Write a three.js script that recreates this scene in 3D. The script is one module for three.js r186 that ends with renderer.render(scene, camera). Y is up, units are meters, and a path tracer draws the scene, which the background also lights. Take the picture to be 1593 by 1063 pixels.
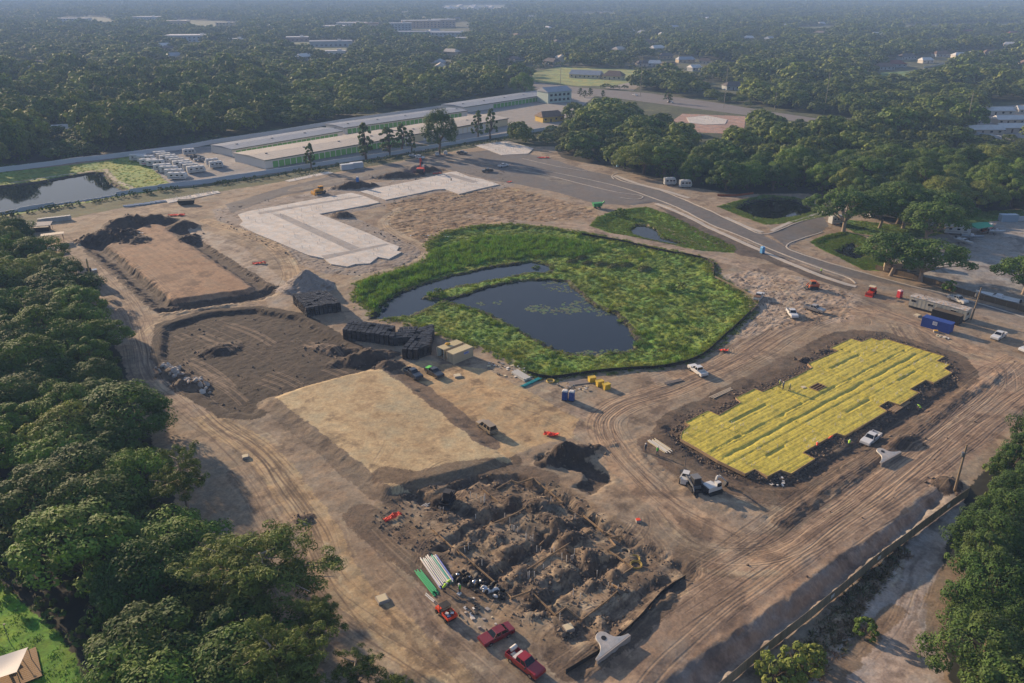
import * as THREE from 'three';
import { mergeGeometries } from 'three/addons/utils/BufferGeometryUtils.js';
import { MarchingCubes } from 'three/addons/objects/MarchingCubes.js';

// A construction site photographed from a drone, 80 m up. x is to the right, z towards the viewer, metres.
const scene = new THREE.Scene();
const camera = new THREE.PerspectiveCamera(46.4698, 1593 / 1063, 0.5, 30000);
camera.position.set(0, 80, 0);
camera.rotation.x = -0.42043;

const EL = THREE.MathUtils.degToRad(17);
const SUN = new THREE.Vector3(-0.74 * Math.cos(EL), Math.sin(EL), -0.67 * Math.cos(EL)).normalize();
{ // early morning sky: pale at the horizon, blue above, a broad glow round the sun
  const w = 256, h = 128, d = new Float32Array(w * h * 4);
  for (let j = 0; j < h; j++) for (let i = 0; i < w; i++) {
    const lat = ((j + 0.5) / h - 0.5) * Math.PI, lon = ((i + 0.5) / w - 0.5) * 2 * Math.PI;
    const y = Math.max(0, Math.sin(lat)), v = new THREE.Vector3(Math.cos(lat) * Math.cos(lon), y, Math.cos(lat) * Math.sin(lon));
    const t = Math.pow(y, 0.5), c = Math.max(0, v.dot(SUN)), glow = 0.55 * Math.pow(c, 6) + 0.25 * Math.pow(c, 2);
    const o = (j * w + i) * 4;
    d[o] = 0.74 * (1 - t) + 0.17 * t + glow * 0.8; d[o + 1] = 0.82 * (1 - t) + 0.32 * t + glow * 0.7; d[o + 2] = 0.92 * (1 - t) + 0.66 * t + glow * 0.52; d[o + 3] = 1;
  }
  const sky = new THREE.DataTexture(d, w, h, THREE.RGBAFormat, THREE.FloatType);
  sky.mapping = THREE.EquirectangularReflectionMapping; sky.magFilter = THREE.LinearFilter; sky.needsUpdate = true;
  scene.background = sky; scene.environment = sky;
  scene.backgroundIntensity = 0.42; scene.environmentIntensity = 0.42;
}
const sun = new THREE.DirectionalLight(0xffe0bc, 5);
sun.position.copy(SUN).multiplyScalar(600).add(new THREE.Vector3(0, 0, -230)); sun.target.position.set(0, 0, -230);
sun.castShadow = true; sun.shadow.radius = 1.5; sun.shadow.mapSize.set(4096, 4096);
Object.assign(sun.shadow.camera, { left: -320, right: 320, top: 320, bottom: -320, near: 1, far: 1400 });
scene.add(sun, sun.target);
scene.fog = new THREE.FogExp2(0x9fc1ef, 0.00024);
const renderer = new THREE.WebGLRenderer({ antialias: true });
renderer.toneMapping = THREE.LinearToneMapping;
renderer.toneMappingExposure = 1.75;
renderer.shadowMap.enabled = true;

// ---------------------------------------------------------------- helpers
const R = (s) => () => { s = (s + 0x6d2b79f5) | 0; let t = Math.imul(s ^ (s >>> 15), 1 | s); t = (t + Math.imul(t ^ (t >>> 7), 61 | t)) ^ t; return ((t ^ (t >>> 14)) >>> 0) / 4294967296; };
const clamp = (v, a, b) => (v < a ? a : v > b ? b : v), lerp = (a, b, t) => a + (b - a) * t;
const smooth = (a, b, x) => { const t = clamp((x - a) / (b - a), 0, 1); return t * t * (3 - 2 * t); };
const V = (x, y, z) => new THREE.Vector3(x, y, z);
const taken = new Map();
const numbered = (n) => { const k = taken.get(n) ?? 0; taken.set(n, k + 1); return k ? n + '_' + String(k).padStart(3, '0') : n; };
const M = (color, rough = 0.8, metal = 0, more = {}) => new THREE.MeshStandardMaterial({ color, roughness: rough, metalness: metal, ...more });
function tag(o, label, category, group, kind) {
  if (label) o.userData.label = label;
  if (category) o.userData.category = category;
  if (group) o.userData.group = group;
  if (kind) o.userData.kind = kind;
  return o;
}
const shade = (o) => { o.traverse((m) => { if (m.isMesh) m.castShadow = m.receiveShadow = true; }); return o; };
// a group at a thing's base; position [x, y, z], turn about y
function thing(name, label, category, [x, y, z], turn = 0, group) {
  const o = new THREE.Group(); o.name = numbered(name); o.position.set(x, y, z); o.rotation.y = turn;
  scene.add(o); return tag(o, label, category, group);
}
function copyOf(src, label, [x, y, z], turn = 0, group) {
  const o = src.clone(); o.name = numbered(src.name.replace(/_\d{3}$/, '')); o.position.set(x, y, z); o.rotation.y = turn;
  o.userData = { ...src.userData }; tag(o, label, null, group); scene.add(o); return o;
}
function mesh(name, geo, mat, parent = scene, kind) {
  const m = new THREE.Mesh(geo, mat); m.name = parent === scene ? numbered(name) : name; m.castShadow = m.receiveShadow = true;
  if (kind) m.userData.kind = kind;
  parent.add(m); return m;
}
const merge = (list) => (list.length === 1 ? list[0] : mergeGeometries(list.map((g) => { const q = g.index ? g.toNonIndexed() : g; for (const k of Object.keys(q.attributes)) if (!['position', 'normal', 'uv'].includes(k)) q.deleteAttribute(k); return q; })));
// box with its centre at x, y, z, turned about y, then tilted about x and z
function box(sx, sy, sz, x = 0, y = 0, z = 0, ry = 0, rx = 0, rz = 0) {
  const g = new THREE.BoxGeometry(sx, sy, sz);
  if (rx) g.rotateX(rx); if (rz) g.rotateZ(rz); if (ry) g.rotateY(ry);
  return g.translate(x, y, z);
}
function rod(a, b, r0, r1 = r0, n = 7) { // tapered bar between two points
  const d = V(b[0] - a[0], b[1] - a[1], b[2] - a[2]), L = d.length(), g = new THREE.CylinderGeometry(r1, r0, L, n, 1);
  g.translate(0, L / 2, 0).applyQuaternion(new THREE.Quaternion().setFromUnitVectors(V(0, 1, 0), d.normalize()));
  return g.translate(a[0], a[1], a[2]);
}
function bar(a, b, w, h) { // square bar between two points
  const d = V(b[0] - a[0], b[1] - a[1], b[2] - a[2]), L = d.length(), g = new THREE.BoxGeometry(w, L, h);
  d.normalize(); const x = d.clone().cross(Math.abs(d.y) > 0.95 ? V(1, 0, 0) : V(0, 1, 0)).normalize(), z = x.clone().cross(d); // w across, h upright
  return g.translate(0, L / 2, 0).applyMatrix4(new THREE.Matrix4().makeBasis(x, d, z)).translate(a[0], a[1], a[2]);
}
// six-sided body from a lower and an upper rectangle [x0, x1, half width, y]
function wedge(lo, hi) {
  const [a0, a1, aw, ay] = lo, [b0, b1, bw, by] = hi;
  const p = [[a0, ay, -aw], [a1, ay, -aw], [a1, ay, aw], [a0, ay, aw], [b0, by, -bw], [b1, by, -bw], [b1, by, bw], [b0, by, bw]];
  return solid(p, [[3, 2, 1, 0], [4, 5, 6, 7], [0, 1, 5, 4], [2, 3, 7, 6], [1, 2, 6, 5], [3, 0, 4, 7]]);
}
function solid(p, faces) { // flat-shaded polyhedron, outward whatever the winding
  const c = V(0, 0, 0); p.forEach((q) => c.add(V(...q))); c.multiplyScalar(1 / p.length);
  const pos = [], uv = [];
  for (const f of faces) {
    let q = f.map((i) => V(...p[i]));
    const n = q[1].clone().sub(q[0]).cross(q[2].clone().sub(q[0]));
    if (n.dot(q[0].clone().sub(c)) < 0) q.reverse();
    for (let k = 1; k < q.length - 1; k++) for (const v of [q[0], q[k], q[k + 1]]) { pos.push(v.x, v.y, v.z); uv.push(v.x, v.z); }
  }
  const g = new THREE.BufferGeometry();
  g.setAttribute('position', new THREE.Float32BufferAttribute(pos, 3)); g.setAttribute('uv', new THREE.Float32BufferAttribute(uv, 2)); g.computeVertexNormals(); return g;
}
// thin pane on the quadrilateral a b c d, drawn in towards its middle by inset, standing proud by t
function pane(a, b, c, d, inset = 0.1, t = 0.015, out = null) {
  const q = [a, b, c, d].map((v) => V(...v)), m = V(0, 0, 0); q.forEach((v) => m.add(v)); m.multiplyScalar(0.25);
  const n = q[1].clone().sub(q[0]).cross(q[3].clone().sub(q[0])).normalize();
  if (out && n.dot(V(...out)) < 0) n.negate();
  const k = q.map((v) => v.clone().lerp(m, inset)), p = [...k.map((v) => v.clone().addScaledVector(n, -0.03)), ...k.map((v) => v.clone().addScaledVector(n, t))].map((v) => [v.x, v.y, v.z]);
  return solid(p, [[0, 1, 2, 3], [4, 5, 6, 7], [0, 1, 5, 4], [1, 2, 6, 5], [2, 3, 7, 6], [3, 0, 4, 7]]);
}
function inPoly(p, x, z) {
  let s = false;
  for (let i = 0, j = p.length - 1; i < p.length; j = i++) if (p[i][1] > z !== p[j][1] > z && x < ((p[j][0] - p[i][0]) * (z - p[i][1])) / (p[j][1] - p[i][1]) + p[i][0]) s = !s;
  return s;
}
function edgeDist(p, x, z, closed = true) {
  let best = 1e9;
  for (let i = closed ? 0 : 1, j = closed ? p.length - 1 : 0; i < p.length; j = i++) {
    const ax = p[j][0], az = p[j][1], dx = p[i][0] - ax, dz = p[i][1] - az, t = clamp(((x - ax) * dx + (z - az) * dz) / (dx * dx + dz * dz + 1e-9), 0, 1);
    const ex = x - ax - dx * t, ez = z - az - dz * t; best = Math.min(best, ex * ex + ez * ez);
  }
  return Math.sqrt(best);
}
const bounds = (p, m = 0) => { const xs = p.map((q) => q[0]), zs = p.map((q) => q[1]); return [Math.min(...xs) - m, Math.max(...xs) + m, Math.min(...zs) - m, Math.max(...zs) + m]; };
// smooth line through points, resampled every step metres
function curve(pts, step = 2) {
  const c = new THREE.CatmullRomCurve3(pts.map((p) => V(p[0], 0, p[1])), false, 'centripetal'), n = Math.max(2, Math.round(c.getLength() / step));
  return c.getSpacedPoints(n).map((v) => [v.x, v.z]);
}
const between = (a, b) => [(a[0] + b[0]) / 2, (a[1] + b[1]) / 2];
const heading = (a, b) => Math.atan2(-(b[1] - a[1]), b[0] - a[0]); // turn about y that points +x from a to b
// tileable noise, 1024 x 1024, mean 0, about -1 .. 1
const NS = 1024;
function noiseField(seed, first, octaves, gain = 0.55) {
  const r = R(seed), out = new Float32Array(NS * NS); let amp = 1, tot = 0;
  for (let o = 0, per = first; o < octaves; o++, per *= 2, amp *= gain) {
    const g = new Float32Array(per * per).map(() => r() * 2 - 1), k = per / NS; tot += amp * amp;
    const ix = new Int32Array(NS), jx = new Int32Array(NS), fx = new Float32Array(NS);
    for (let x = 0; x < NS; x++) { const u = x * k, i = Math.floor(u), f = u - i; ix[x] = i % per; jx[x] = (i + 1) % per; fx[x] = f * f * (3 - 2 * f); }
    for (let y = 0; y < NS; y++) {
      const r0 = ix[y] * per, r1 = jx[y] * per, fy = fx[y];
      for (let x = 0; x < NS; x++) {
        const a = g[r0 + ix[x]], b = g[r0 + jx[x]], c = g[r1 + ix[x]], d = g[r1 + jx[x]], f = fx[x], p = a + (b - a) * f;
        out[y * NS + x] += amp * (p + (c + (d - c) * f - p) * fy);
      }
    }
  }
  const s = 1.3 / Math.sqrt(tot); for (let i = 0; i < out.length; i++) out[i] *= s;
  return out;
}
const NA = noiseField(11, 8, 7), NB = noiseField(23, 16, 6, 0.7), NC = noiseField(37, 64, 4, 0.8);
function nz(f, u, v) { // bilinear, u and v in tiles
  u = (u - Math.floor(u)) * NS; v = (v - Math.floor(v)) * NS;
  const i = Math.floor(u), j = Math.floor(v), fu = u - i, fv = v - j, i0 = i & 1023, j0 = (j & 1023) * NS, i1 = (i + 1) & 1023, j1 = ((j + 1) & 1023) * NS;
  const a = f[j0 + i0] + (f[j0 + i1] - f[j0 + i0]) * fu, b = f[j1 + i0] + (f[j1 + i1] - f[j1 + i0]) * fu;
  return a + (b - a) * fv;
}

// ---------------------------------------------------------------- the lie of the land (outlines in metres)
const Z = {
  forestLeft: [[-241.2, -292.5], [-204.5, -288], [-158.6, -256.2], [-130.2, -221.5], [-106.9, -191.9], [-91.3, -168.4], [-77, -143.7], [-64.5, -124.4], [-55.1, -108.8], [-45.3, -96], [-36.3, -85.2], [-26.4, -73.8], [-17.2, -63.1], [-79.9, -63.1]],
  lawnLeft: [[-255.4, -168.4], [-111.6, -131.1], [-85, -102.1], [-77.1, -94.3], [-75.3, -92.4], [-68.1, -87.1], [-61, -82.2], [-56.9, -78.3], [-51.7, -70.1], [-65.2, -67.4], [-111.9, -65.6]],
  wetland: [[-43.2, -207.8], [-44.9, -221.5], [-36.6, -230.7], [-27.7, -239.3], [-26.1, -248.5], [-28.7, -258.4], [-24.3, -273.7], [-13.3, -282.8], [0.8, -284.5], [14.7, -278.6], [30, -268.9], [44.1, -258.4], [55.2, -248.5], [62.7, -240.6], [61.1, -228.3], [63.5, -218.7], [66.4, -207.8], [63.1, -197.2], [53.9, -183.5], [44.3, -170.5], [36.1, -165.3], [24, -163.3], [15.7, -161], [8, -159], [3.4, -161.6], [0.5, -168.4], [-5.7, -174.6], [-12.1, -179.5], [-17.2, -182.7], [-22.6, -188.5], [-29.7, -192.8], [-35.2, -195.4]],
  pondArm: [[-37.3, -193.6], [-37.3, -204.8], [-33.3, -214.4], [-26.4, -223.1], [-18.9, -230.1], [-6.4, -238.7], [6.9, -244.5], [12.9, -239.3], [11.8, -233.1], [4.6, -232.5], [-7, -225.4], [-17.2, -219.8], [-23.7, -214.4], [-24.9, -211.3], [-18.4, -210.3], [-24.7, -200.5], [-31.3, -194.1]],
  pondMain: [[-19.6, -209.3], [-14.1, -213.4], [-6.9, -220.9], [0.7, -225.4], [10.4, -227.7], [16.9, -225.4], [20.1, -214.9], [22.9, -205.8], [28.4, -200], [30.6, -190.6], [31.8, -180.3], [29.3, -175.3], [19.7, -172.4], [13.5, -173.1], [8.4, -178], [3, -185.9], [-2.8, -194.5], [-9, -201.9], [-15.1, -205.8]],
  green2: [[28.5, -282], [32.5, -294.3], [41.1, -304.7], [53.1, -309.7], [59.9, -298], [66.9, -278.6], [75.4, -256.9], [72.8, -249.9], [62.3, -252], [53.2, -260.6], [43.4, -268.2], [33.9, -273.7]],
  pond2: [[42.4, -281.1], [46.1, -287.2], [49.9, -287.2], [52.4, -282], [53.3, -271.3], [59.8, -262.8], [55.3, -259.8], [47.5, -265.8], [42.8, -273.7]],
  green3: [[81.4, -309.7], [92.7, -320], [105.6, -329.9], [117.2, -326.5], [124.2, -309.7], [123, -298], [105.6, -287.2], [92.7, -283.7]],
  pond3: [[88.3, -310.7], [98.1, -322.2], [107.8, -326.5], [117.4, -323.3], [120.9, -307.7], [112.3, -299.9], [99.2, -293.4], [92.9, -296.2]],
  green4: [[102.1, -262.8], [112, -272.1], [119.6, -275.3], [123.2, -268.9], [120.1, -258.4], [122.7, -248.5], [120.1, -240.6], [114.1, -233.1], [109, -233.7], [106.1, -244.5], [103.3, -254.1]],
  pond4: [[107, -254.1], [113.4, -261.3], [118.5, -264.3], [117.3, -256.9], [116.5, -248.5], [111.4, -245.2], [108.9, -248.5]],
  storagePond: [[-249.4, -333.3], [-225.9, -348.8], [-213.7, -357.7], [-199.8, -376.9], [-192.5, -376.9], [-178.9, -355.1], [-162.8, -336.8], [-163.5, -329.9], [-174.9, -320], [-187.6, -309.7], [-196.6, -299], [-214.1, -288]],
  storageGreen: [[-279.9, -345.1], [-240.7, -374], [-206.8, -397.9], [-196.3, -414.4], [-169.9, -378.3], [-146.4, -342.7], [-151.5, -333.3], [-159, -328.8], [-177.4, -309.7], [-192.8, -292.5], [-225.6, -271.3]],
  storageLot: [[-195.6, -412.7], [-164.8, -443.4], [-139.3, -417.8], [-117.7, -382.7], [-113.8, -374], [-139.5, -345.1], [-146.9, -342.7], [-171.1, -379.7]],
  storageYards: [[-164.8, -443.4], [-107.1, -509.4], [-35.8, -599.7], [45.2, -697.8], [55.3, -655.1], [29.7, -511.9], [-54, -432.1], [-115.3, -374], [-139.3, -409.3]],
  hedgeStrip: [[-204, -287.2], [-185.5, -305.7], [-156.9, -333.3], [-113.3, -367.1], [-64.7, -411], [24.8, -494.8], [24.7, -476.5], [-32.8, -424.8], [-73, -382.7], [-107.1, -350.1], [-127, -333.3], [-146, -320], [-160, -299.9], [-174.4, -285.4], [-193.4, -270.5]],
  beige: [[-52.2, -148.2], [-45.9, -154.7], [-37.2, -160.7], [-31.8, -163.6], [-28.3, -163.6], [-20.5, -154.4], [-12.8, -143.7], [-4.5, -131.1], [0.4, -125.3], [-6, -121], [-12.1, -118.6], [-21.7, -113.9], [-27.1, -119.8], [-36.2, -129.7], [-44.9, -139.8]],
  sandEast: [[-28.3, -163.6], [-20.6, -168.4], [-5.4, -163.3], [3.3, -152.3], [13.5, -141.1], [11.7, -133.5], [5.4, -131.1], [-0.8, -126.1], [-7.1, -135.5], [-18.9, -151.7]],
  brown: [[-135, -275.3], [-133.7, -282], [-128.7, -283.7], [-107.2, -256.9], [-88.9, -234.3], [-73.2, -216], [-74.9, -211.8], [-83.9, -208.3], [-94.4, -203.8], [-113.7, -227.1], [-136.9, -254.1]],
  pit: [[-90, -188.5], [-82.2, -198.2], [-69.2, -201], [-56, -195.4], [-44.5, -182.7], [-36.6, -173.8], [-29.2, -165.7], [-34.4, -161.6], [-44.4, -154.7], [-51.4, -149.3], [-52.5, -142.1], [-58.7, -143.2], [-65.1, -148.8], [-72.8, -155.3], [-83.5, -169.8]],
  founds: [[-21.7, -113.9], [-12.1, -118.6], [-6, -121], [0.4, -121.2], [7.2, -118.6], [15.3, -108.8], [21.5, -100.5], [26, -94.8], [19.2, -86.5], [13.2, -80.5], [7.9, -78.3], [2, -82.2], [-5.2, -89.7], [-14.4, -97.8], [-23.3, -106.7]],
  yellowPad: [[32.4, -137.5], [38.9, -143.7], [57.8, -158.4], [77.8, -173.8], [87.9, -183.5], [93, -183.5], [102.7, -163.3], [97.6, -157.8], [67.8, -133.5], [46.9, -118.2], [44, -119.8], [33.7, -131.1]],
  roadRight: [[146.1, -183.5], [119.9, -168.4], [105.9, -168.4], [96.4, -173.8], [96.3, -155.3], [74.3, -131.1], [55, -112.4], [40.5, -100.5], [30.5, -96], [24.9, -92.4], [19.2, -86.5], [16.2, -80.5], [10.8, -73.8], [6.4, -67.4], [14.3, -67.4], [20.2, -74.8], [28.7, -81.1], [38.9, -88.5], [44.8, -94], [51.9, -99.1], [58.7, -104], [68.7, -112.8], [82.5, -123.3], [103.1, -139.8], [129.4, -158.4]],
  ditch: [[16.8, -71.1], [20.2, -74.7], [28.7, -81], [38.9, -88.4], [44.8, -93.8], [51.8, -99], [58.6, -103.9], [68.6, -112.4], [74.3, -116.6], [75.9, -113.9], [65.3, -104.4], [54.7, -96], [41.9, -85.5], [27.1, -73.3], [24.7, -71.1]],
  pathRight: [[76.7, -114.3], [80.1, -112.4], [71.3, -103.7], [62.6, -93.1], [57.2, -82.8], [54.4, -73.8], [52.4, -68.3], [31.7, -68.3], [39.1, -76.1], [47.1, -84], [59.3, -97.5], [67.8, -107.1]],
  paleSand: [[60.8, -227.1], [76.4, -234.3], [86, -227.1], [98.8, -210.8], [89.6, -191.9], [73.1, -187.6], [62, -183.5], [50.4, -175.7], [43.7, -169.8], [53.7, -182.7], [63.5, -197.2], [66.6, -208.8]],
  strawBeds: [[-50.6, -313.8], [-31.7, -333.3], [-10.1, -337.9], [1, -342.7], [33.6, -305.7], [32.5, -294.3], [20, -288.9], [0.8, -287.2], [-13.4, -285.4], [-24.4, -275.3], [-29.8, -259.8], [-34.8, -265.8], [-46.3, -283.7]],
  slabSkirt: [[-117.5, -305.7], [-67.3, -350.1], [-5.1, -382.7], [1, -345.1], [-25.3, -320], [-45.8, -315.8], [-63.5, -299.9], [-29.2, -254.1], [-31.7, -239.3], [-43.9, -227.1], [-58.1, -230.1], [-107.5, -283.7]],
  asphaltFar: [[-115.1, -313.8], [-99.5, -342.7], [-72.5, -379.7], [-32.3, -417.8], [-2.2, -432.1], [20.6, -404.4], [35.8, -376.9], [46.9, -365.7], [60.5, -341.5], [68.3, -326.5], [75.9, -305.7], [83.3, -285.4], [88.2, -271.3], [92.2, -255.5], [100.9, -239.3], [104.5, -234.9], [117, -218.7], [124.2, -211.3], [141.6, -191.9], [137.4, -185.1], [119.8, -201.9], [101.2, -221.5], [93.9, -234.3], [84.6, -252], [79.7, -268.2], [72.2, -284.5], [64.9, -308.7], [57.8, -317.9], [48.4, -312.7], [34.4, -313.8], [20, -333.3], [1, -350.1], [-7.6, -355.1], [-32.9, -382.7], [-68.2, -355.1], [-95.8, -328.8], [-108.1, -299.9]],
  branchRoad: [[90.7, -272.1], [105, -285.4], [118.7, -297.1], [115.6, -282], [110.6, -274.5], [100, -265.8], [92.2, -255.5]],
  dirtUnderRoad: [[57.1, -313.8], [71.1, -282], [85.2, -250.6], [93.5, -233.1], [101.1, -220.3], [97.2, -214.9], [89.5, -224.8], [80.9, -243.2], [73.8, -247.2], [66.3, -270.5]],
  woodsRight: [[22.7, -465.7], [29.3, -504.4], [59.3, -524.8], [94.9, -472.1], [93.3, -426.6], [117.1, -426.6], [141.8, -465.7], [179.1, -511.9], [249.5, -524.8], [266.4, -417.8], [310.4, -401.1], [239.9, -301.8], [202.9, -309.7], [170.2, -301.8], [142.2, -283.7], [136.7, -311.7], [126.1, -333.3], [96.2, -333.3], [74.5, -347.6], [60.7, -368.4], [50.4, -382.7], [27.4, -409.3]],
  grassRight: [[120.1, -294.3], [142.2, -283.7], [170.2, -301.8], [200.6, -305.7], [195, -296.2], [177.5, -288], [146.8, -268.9], [134.2, -265.8], [121.7, -273.7]],
  boatYard: [[121.2, -245.8], [146.8, -268.9], [177.5, -288], [224.9, -301.8], [160.9, -205.8], [141.9, -205.8], [130.6, -216], [119.3, -223.7]],
  woodsCorner: [[73.9, -108.8], [83.2, -120.2], [98, -131.1], [141.4, -155.3], [72, -61.5], [48.3, -61.5], [55.2, -73.8], [59.2, -85.2], [64.9, -96]],
};
const BEHIND_WALL = [[-800.1, -801.1], [-491.5, -801.1], [-232.3, -801.1], [-144.7, -485.4], [-169.6, -457.3], [-217.1, -406], [-244.1, -379.7], [-328.4, -307.7]];
// heaps of soil: place, half length, half width, turn, height, colour
const HEAPS = [];
const heap = (p, a, b, turn, h, dark) => HEAPS.push([p[0], p[1], a, b, turn, h, dark]);
heap([-139.8, -265.8], 11, 8, 0.3, 3.6, 1); heap([-141.6, -282], 8, 6, 0.2, 3.4, 1); heap([-133.5, -287.2], 10, 6, 0.2, 3, 1); heap([-119.7, -280.3], 6, 5, 0.6, 3.2, 1); heap([-111.8, -265.8], 4, 7, 0.4, 2.4, 1); heap([-130.2, -262.8], 9, 5, -0.5, 1.6, 1);
heap([-68.2, -342.7], 11, 4, 0.3, 3.2, 1); heap([-52.7, -364.4], 14, 4, 0.25, 2.6, 1); heap([-43.1, -376.9], 12, 5, 0.2, 3, 1); heap([-64.6, -295.3], 5, 4, 0, 2, 0);
heap([-34.9, -169.8], 9, 3.5, 0.25, 2.4, 1); heap([-43, -175.3], 8, 3, -0.4, 1.6, 1); heap([-28.5, -165], 4, 3, 0.4, 1.6, 1); heap([-71.2, -175.7], 6, 4, 0.5, 1.3, 1);
heap([10.5, -127], 7.5, 2.6, 0.42, 2.3, 1); heap([8.5, -126.1], 4, 2, 0.5, 1.5, 1);
heap([74.9, -131.1], 4.5, 2.6, 0.4, 1.3, 1); heap([76.3, -116.8], 3.2, 2.6, 0.6, 1.6, 1); heap([-76.7, -161], 4, 3, 0.2, 1.3, 0); heap([-70.2, -155.9], 4, 3, 0.9, 1.2, 0); heap([-72.5, -155.3], 3, 2, 0.9, 1.1, 0);
heap([-34.3, -107.8], 1.8, 1.4, 0.2, 0.7, 1); heap([74.6, -172.7], 2.5, 1.2, 0.3, 0.7, 1); heap([68.3, -168.4], 2.5, 1.2, 0.6, 0.7, 1);
for (const [p, a, h] of [[[-0.2, -112.8], 2.6, 1.5], [[4.5, -111.3], 3.6, 2.2], [[5.9, -107.8], 3, 1.6], [[7.9, -105.7], 3, 1.6], [[-7.1, -104.7], 3.6, 2], [[-2.5, -102.4], 2.8, 1.7], [[0.3, -99.3], 3.6, 2.3],
  [[9.3, -102.7], 3.6, 2], [[1.3, -94.5], 2.4, 1.4], [[4.3, -92.4], 2.2, 1.2], [[8.2, -93.7], 3.2, 1.8], [[11.4, -98.1], 3, 1.8], [[14.9, -94], 2.2, 1.5], [[-8.1, -100.5], 2.4, 1.3], [[-5.3, -96.6], 2.2, 1.2],
  [[4.2, -90.1], 2, 1.1], [[-3, -94.5], 1.8, 0.9], [[-10.3, -108.8], 2.4, 0.9], [[-2.8, -117.8], 1.6, 1.1], [[-4.4, -110.2], 2.2, 1], [[15.3, -91.1], 1.8, 0.9], [[11.6, -91.7], 2.2, 1.1], [[3, -85.9], 2, 0.9], [[11.2, -107.8], 1.6, 0.8], [[12.3, -84.3], 2.4, 1.2], [[7.3, -82.2], 1.8, 0.8]]) heap(p, a * 0.85, a * 0.62, a * 1.7, h * 0.66, a > 1.7 ? 1 : 0);
// trenches dug round the footings: line, half width, depth
const TRENCHES = [[[[-17.3, -114.3], [-10.4, -110.6], [-3.9, -108.8], [3.4, -103.7], [10.2, -97.5], [15.4, -91.7]], 1.0, 0.8], [[[-10.8, -116.2], [-6.5, -119.2], [0.4, -119.8], [7, -114.3], [14, -106.2], [20.2, -98.7]], 0.8, 0.7], [[[-10.7, -100.5], [-3.9, -107.9], [0.4, -110.6]], 0.8, 0.7], [[[-3.5, -93.1], [3.4, -100.5], [9.7, -105.4], [13, -107.1]], 0.9, 0.8],
  [[[3, -87.1], [8.8, -92.4], [16.1, -97.5]], 0.9, 0.7], [[[-6, -96.7], [0.3, -90.4], [5.7, -86.5], [9.2, -85.2]], 0.8, 0.6], [[[6.4, -125.5], [12.8, -124], [15.8, -119.2], [13.3, -116.8]], 1.6, 0.9], [[[-93.7, -201], [-125.6, -240.6], [-143.1, -259.8]], 2.2, 1.0], [[[-92.9, -200], [-82.8, -204.8], [-71.8, -209.8], [-69.9, -216]], 2.2, 0.9],
  [[[-69.2, -213.4], [-87.5, -236.2], [-106.1, -259.8], [-123.4, -282]], 1.8, 0.7], [[[21, -97.5], [25.8, -93.8], [17.1, -87.1], [9, -82.2]], 1.6, 0.7], [[[30.9, -136.5], [35.8, -124.4], [43.4, -117.8], [48.8, -117], [64.8, -128.8], [97.7, -155.3]], 1.1, 0.5]];
const GX0 = -260, GX1 = 200, GZ0 = -440, GZ1 = -56, CELL = 0.5, GW = (GX1 - GX0) / CELL + 1, GH = (GZ1 - GZ0) / CELL + 1;
const WATER = -1.15;
const HG = new Float32Array(GW * GH);
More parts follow.
